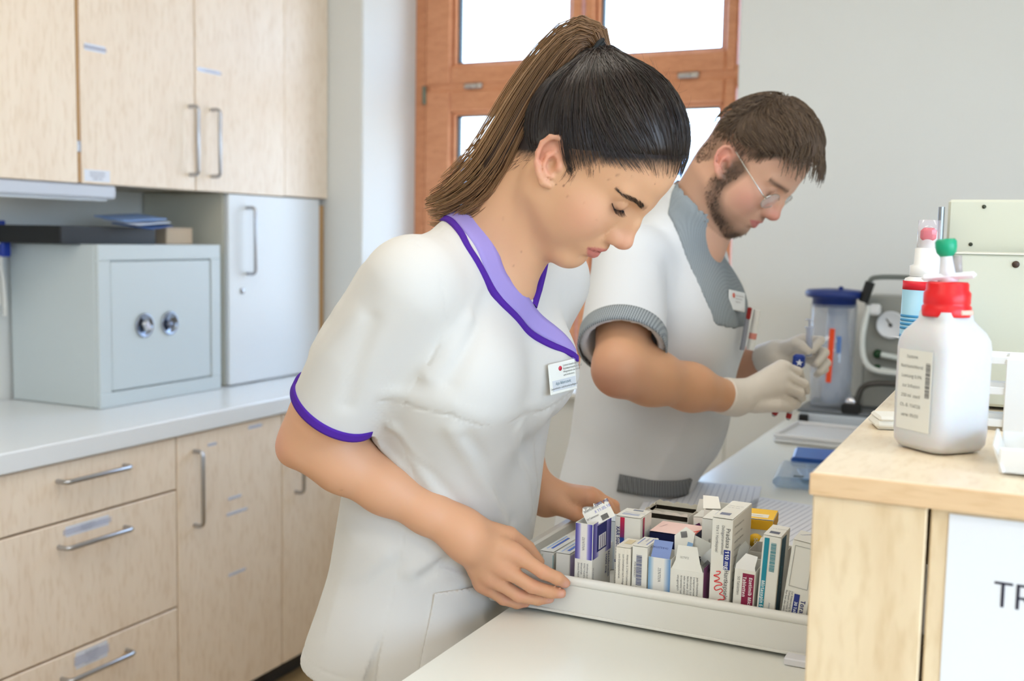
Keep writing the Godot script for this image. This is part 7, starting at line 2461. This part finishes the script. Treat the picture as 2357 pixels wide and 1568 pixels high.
	vial.basis = Basis(Vector3.BACK, -0.05)
	put("pack_body", rb(Vector3(0.022, 0.085, 0.020), 0.005), fab(Color(0.89, 0.89, 0.86), 0.4), vial)
	put("blue_label", rb(Vector3(0.0225, 0.026, 0.0205), 0.004), fab(Color(0.06, 0.20, 0.55), 0.4), vial, xf(Vector3(0.0, 0.052, 0)))
	put("star", prism_shape([Vector2(0, 0.007), Vector2(0.002, 0.002), Vector2(0.007, 0.002), Vector2(0.003, -0.001), Vector2(0.004, -0.006), Vector2(0, -0.003), Vector2(-0.004, -0.006), Vector2(-0.003, -0.001), Vector2(-0.007, 0.002), Vector2(-0.002, 0.002)], 0.0006), fab(Color(0.88, 0.90, 0.94), 0.4), vial, xf(Vector3(0.003, 0.05, 0.0106)))
	var i_ := 0
	for e in [Vector3(-0.4349, 1.1170, -2.060), Vector3(-0.4163, 1.1075, -2.094)]:
		var am := thing("ampoule", ["small ampoule with a red tip on the left below the gloved right hand", "small ampoule with a red tip on the right below the gloved right hand"][i_], "ampoule", e)
		am.basis = Basis(Vector3.BACK, [-0.5, -0.2][i_]) * Basis(Vector3.RIGHT, PI)
		i_ += 1
		put("glass_body", lathe([[0, -0.012], [0.005, -0.012], [0.005, 0.006], [0.003, 0.010], [0, 0.010]], 14), glass(Color(0.85, 0.88, 0.9), 0.4, 0.08), am)
		put("red_tip", lathe([[0, -0.004], [0.0055, -0.004], [0.0055, 0.006], [0, 0.007]], 14), fab(Color(0.60, 0.04, 0.06), 0.4), am)
	var sy := thing("syringe", "clear syringe held upright between the man's left thumb and forefinger", "syringe", Vector3(-0.4165, 1.226, -2.270))
	sy.basis = Basis(Vector3.BACK, 0.03)
	put("barrel", lathe([[0, -0.02], [0.0065, -0.02], [0.0075, 0.038], [0.010, 0.039], [0.010, 0.041], [0, 0.041]], 16), glass(Color(0.80, 0.84, 0.95), 0.4, 0.06), sy)
	put("plunger", lathe([[0, -0.005], [0.0055, -0.005], [0.0055, 0.0], [0.002, 0.001], [0.002, 0.054], [0.008, 0.055], [0.008, 0.057], [0, 0.057]], 14), glass(Color(0.85, 0.88, 0.98), 0.5, 0.1), sy)


const M_YOKE := [Vector3(-0.640, 1.510, -1.98), Vector3(-0.580, 1.41, -1.95), Vector3(-0.545, 1.345, -1.95), Vector3(-0.532, 1.285, -1.96), Vector3(-0.520, 1.270, -2.06), Vector3(-0.520, 1.270, -2.16), Vector3(-0.56, 1.38, -2.20), Vector3(-0.64, 1.51, -2.15)]


func man_hair(t: Node3D, inv: Transform3D, o: Transform3D, cap: Field, skin: Field) -> void:
	var hair := put("hair", cap.mesh(), hair_material(0.75), t, inv)
	var shape := Field.new()
	shape.gs = cap.gs.slice(0, 1)
	var list := []
	var a := Color(0.060, 0.036, 0.021)
	var b := Color(0.150, 0.094, 0.054)
	for i in 2600:
		var d := Vector3(rng.randf_range(-1, 1), rng.randf_range(-0.25, 1), rng.randf_range(-0.9, 0.9)).normalized()
		var root := shape.drop(o * (Vector3(0.006, 0.056, 0) + d * 0.09), -0.003, 3)
		var l := o.affine_inverse() * root
		if (l.x - 0.080) * 0.56 - (l.y - 0.094) * 0.83 > -0.004 or l.y < 0.020:
			continue
		var front := clampf((l.x + 0.02) / 0.09, 0, 1)
		var back := clampf((-0.01 - l.x) / 0.05, 0, 1)
		var dir := o.basis * Vector3(0.9 - 1.3 * back, -0.25 * front + 0.10 - 0.9 * back, rng.randf_range(-0.35, 0.35) + l.z * 4.0).normalized()
		var len := lerpf(0.018, 0.040, front) * rng.randf_range(0.7, 1.15)
		var pts := []
		for k in 6:
			var v := k / 5.0
			pts.append(shape.drop(root + dir * len * v, 0.002 + 0.003 * sin(PI * v * 0.8) , 1) if front < 0.75 else root + dir * len * v + o.basis * Vector3(-0.10, -0.55, 0) * len * v * v)
		list.append([pts, 0.0009, 0.0004, a.lerp(b, rng.randf())])
	for i in 3000:   # clipped sides
		var q := Vector3(rng.randf_range(-0.10, 0.05), rng.randf_range(-0.055, 0.08), 1.0 if i % 2 else -1.0)
		q.z *= 0.070
		var s := (q.x - 0.0775) * -0.736 + (q.y - 0.091) * 0.677
		if s < 0.002 or Vector2(q.x + 0.012, q.y + 0.004).length() < 0.034:
			continue
		var root := skin.drop(o * q, 0.0, 3)
		var dir := o.basis * Vector3(0.35, -0.75, 0.5 * signf(q.z)).normalized()
		var len := 0.003 + 0.012 * clampf(q.y / 0.06, 0, 1)
		list.append([[root, root + dir * len * 0.6, root + dir * len], 0.0004, 0.0003, a.lerp(b, rng.randf())])
	put("short_hair", hair_mesh(list), hair_material(0.5), hair)
	var bl := []
	for i in 1500:
		var u := rng.randf()
		var c := curve([Vector3(0.018, 0.002, 0.066), Vector3(0.012, -0.045, 0.058), Vector3(0.045, -0.084, 0.036), Vector3(0.084, -0.094, 0.006)], 20)
		var q: Vector3 = c[int(u * 19)] + Vector3(rng.randf_range(-0.012, 0.014), rng.randf_range(-0.012, 0.010), 0)
		q.z *= 1.0 if i % 2 else -1.0
		var root := skin.drop(o * q, 0.0, 3)
		var dir := o.basis * Vector3(0.35, -0.8, 0.35 * signf(q.z)).normalized()
		var len := rng.randf_range(0.003, 0.006)
		bl.append([[root, root + dir * len * 0.6, root + dir * len], 0.00035, 0.0002, Color(0.075, 0.042, 0.025).lerp(Color(0.15, 0.085, 0.05), rng.randf())])
	put("beard", hair_mesh(bl), hair_material(0.5), t, inv)


func man_glasses(t: Node3D, inv: Transform3D, o: Transform3D) -> void:
	var silver := metal(Color(0.80, 0.78, 0.74), 0.22)
	var g := put("glasses", tube([o * Vector3(0.1010, 0.010, 0.009), o * Vector3(0.1055, 0.014, 0.0), o * Vector3(0.1010, 0.010, -0.009)], [0.0013], 8), silver, t, inv)
	for z in [1.0, -1.0]:
		var rim := []
		for k in 25:
			var a := TAU * k / 24.0
			rim.append(o * Vector3(0.0990 - 0.006 * (cos(a) * 0.5 + 0.5), 0.003 + 0.0175 * sin(a), (0.033 + 0.0245 * cos(a)) * z))
		put("rim", tube(rim, [0.0011], 8), silver, g)
		var st := SurfaceTool.new()
		st.begin(Mesh.PRIMITIVE_TRIANGLES)
		var mid := o * Vector3(0.0985, 0.003, 0.033 * z)
		for off in [0.0006, -0.0006]:
			for k in 24:
				tri_out(st, mid + o.basis.x * off, rim[k] + o.basis.x * off, rim[k + 1] + o.basis.x * off, mid)
		st.generate_normals()
		put("lens", st.commit(), glass(Color(0.9, 0.94, 1.0), 0.10, 0.02), g)
		put("temple_arm", tube([o * Vector3(0.0935, 0.008, 0.0580 * z), o * Vector3(0.0900, 0.0100, 0.0690 * z), o * Vector3(0.040, 0.0170, 0.0735 * z), o * Vector3(-0.004, 0.0230, 0.0745 * z), o * Vector3(-0.022, 0.012, 0.0730 * z)], [0.0014], 8), silver, g)
		put("nose_pad", rb(Vector3(0.003, 0.006, 0.002), 0.0008), glass(Color(0.9, 0.9, 0.9), 0.5, 0.1), g, Transform3D(o.basis, o * Vector3(0.0985, 0.003, 0.010 * z)))
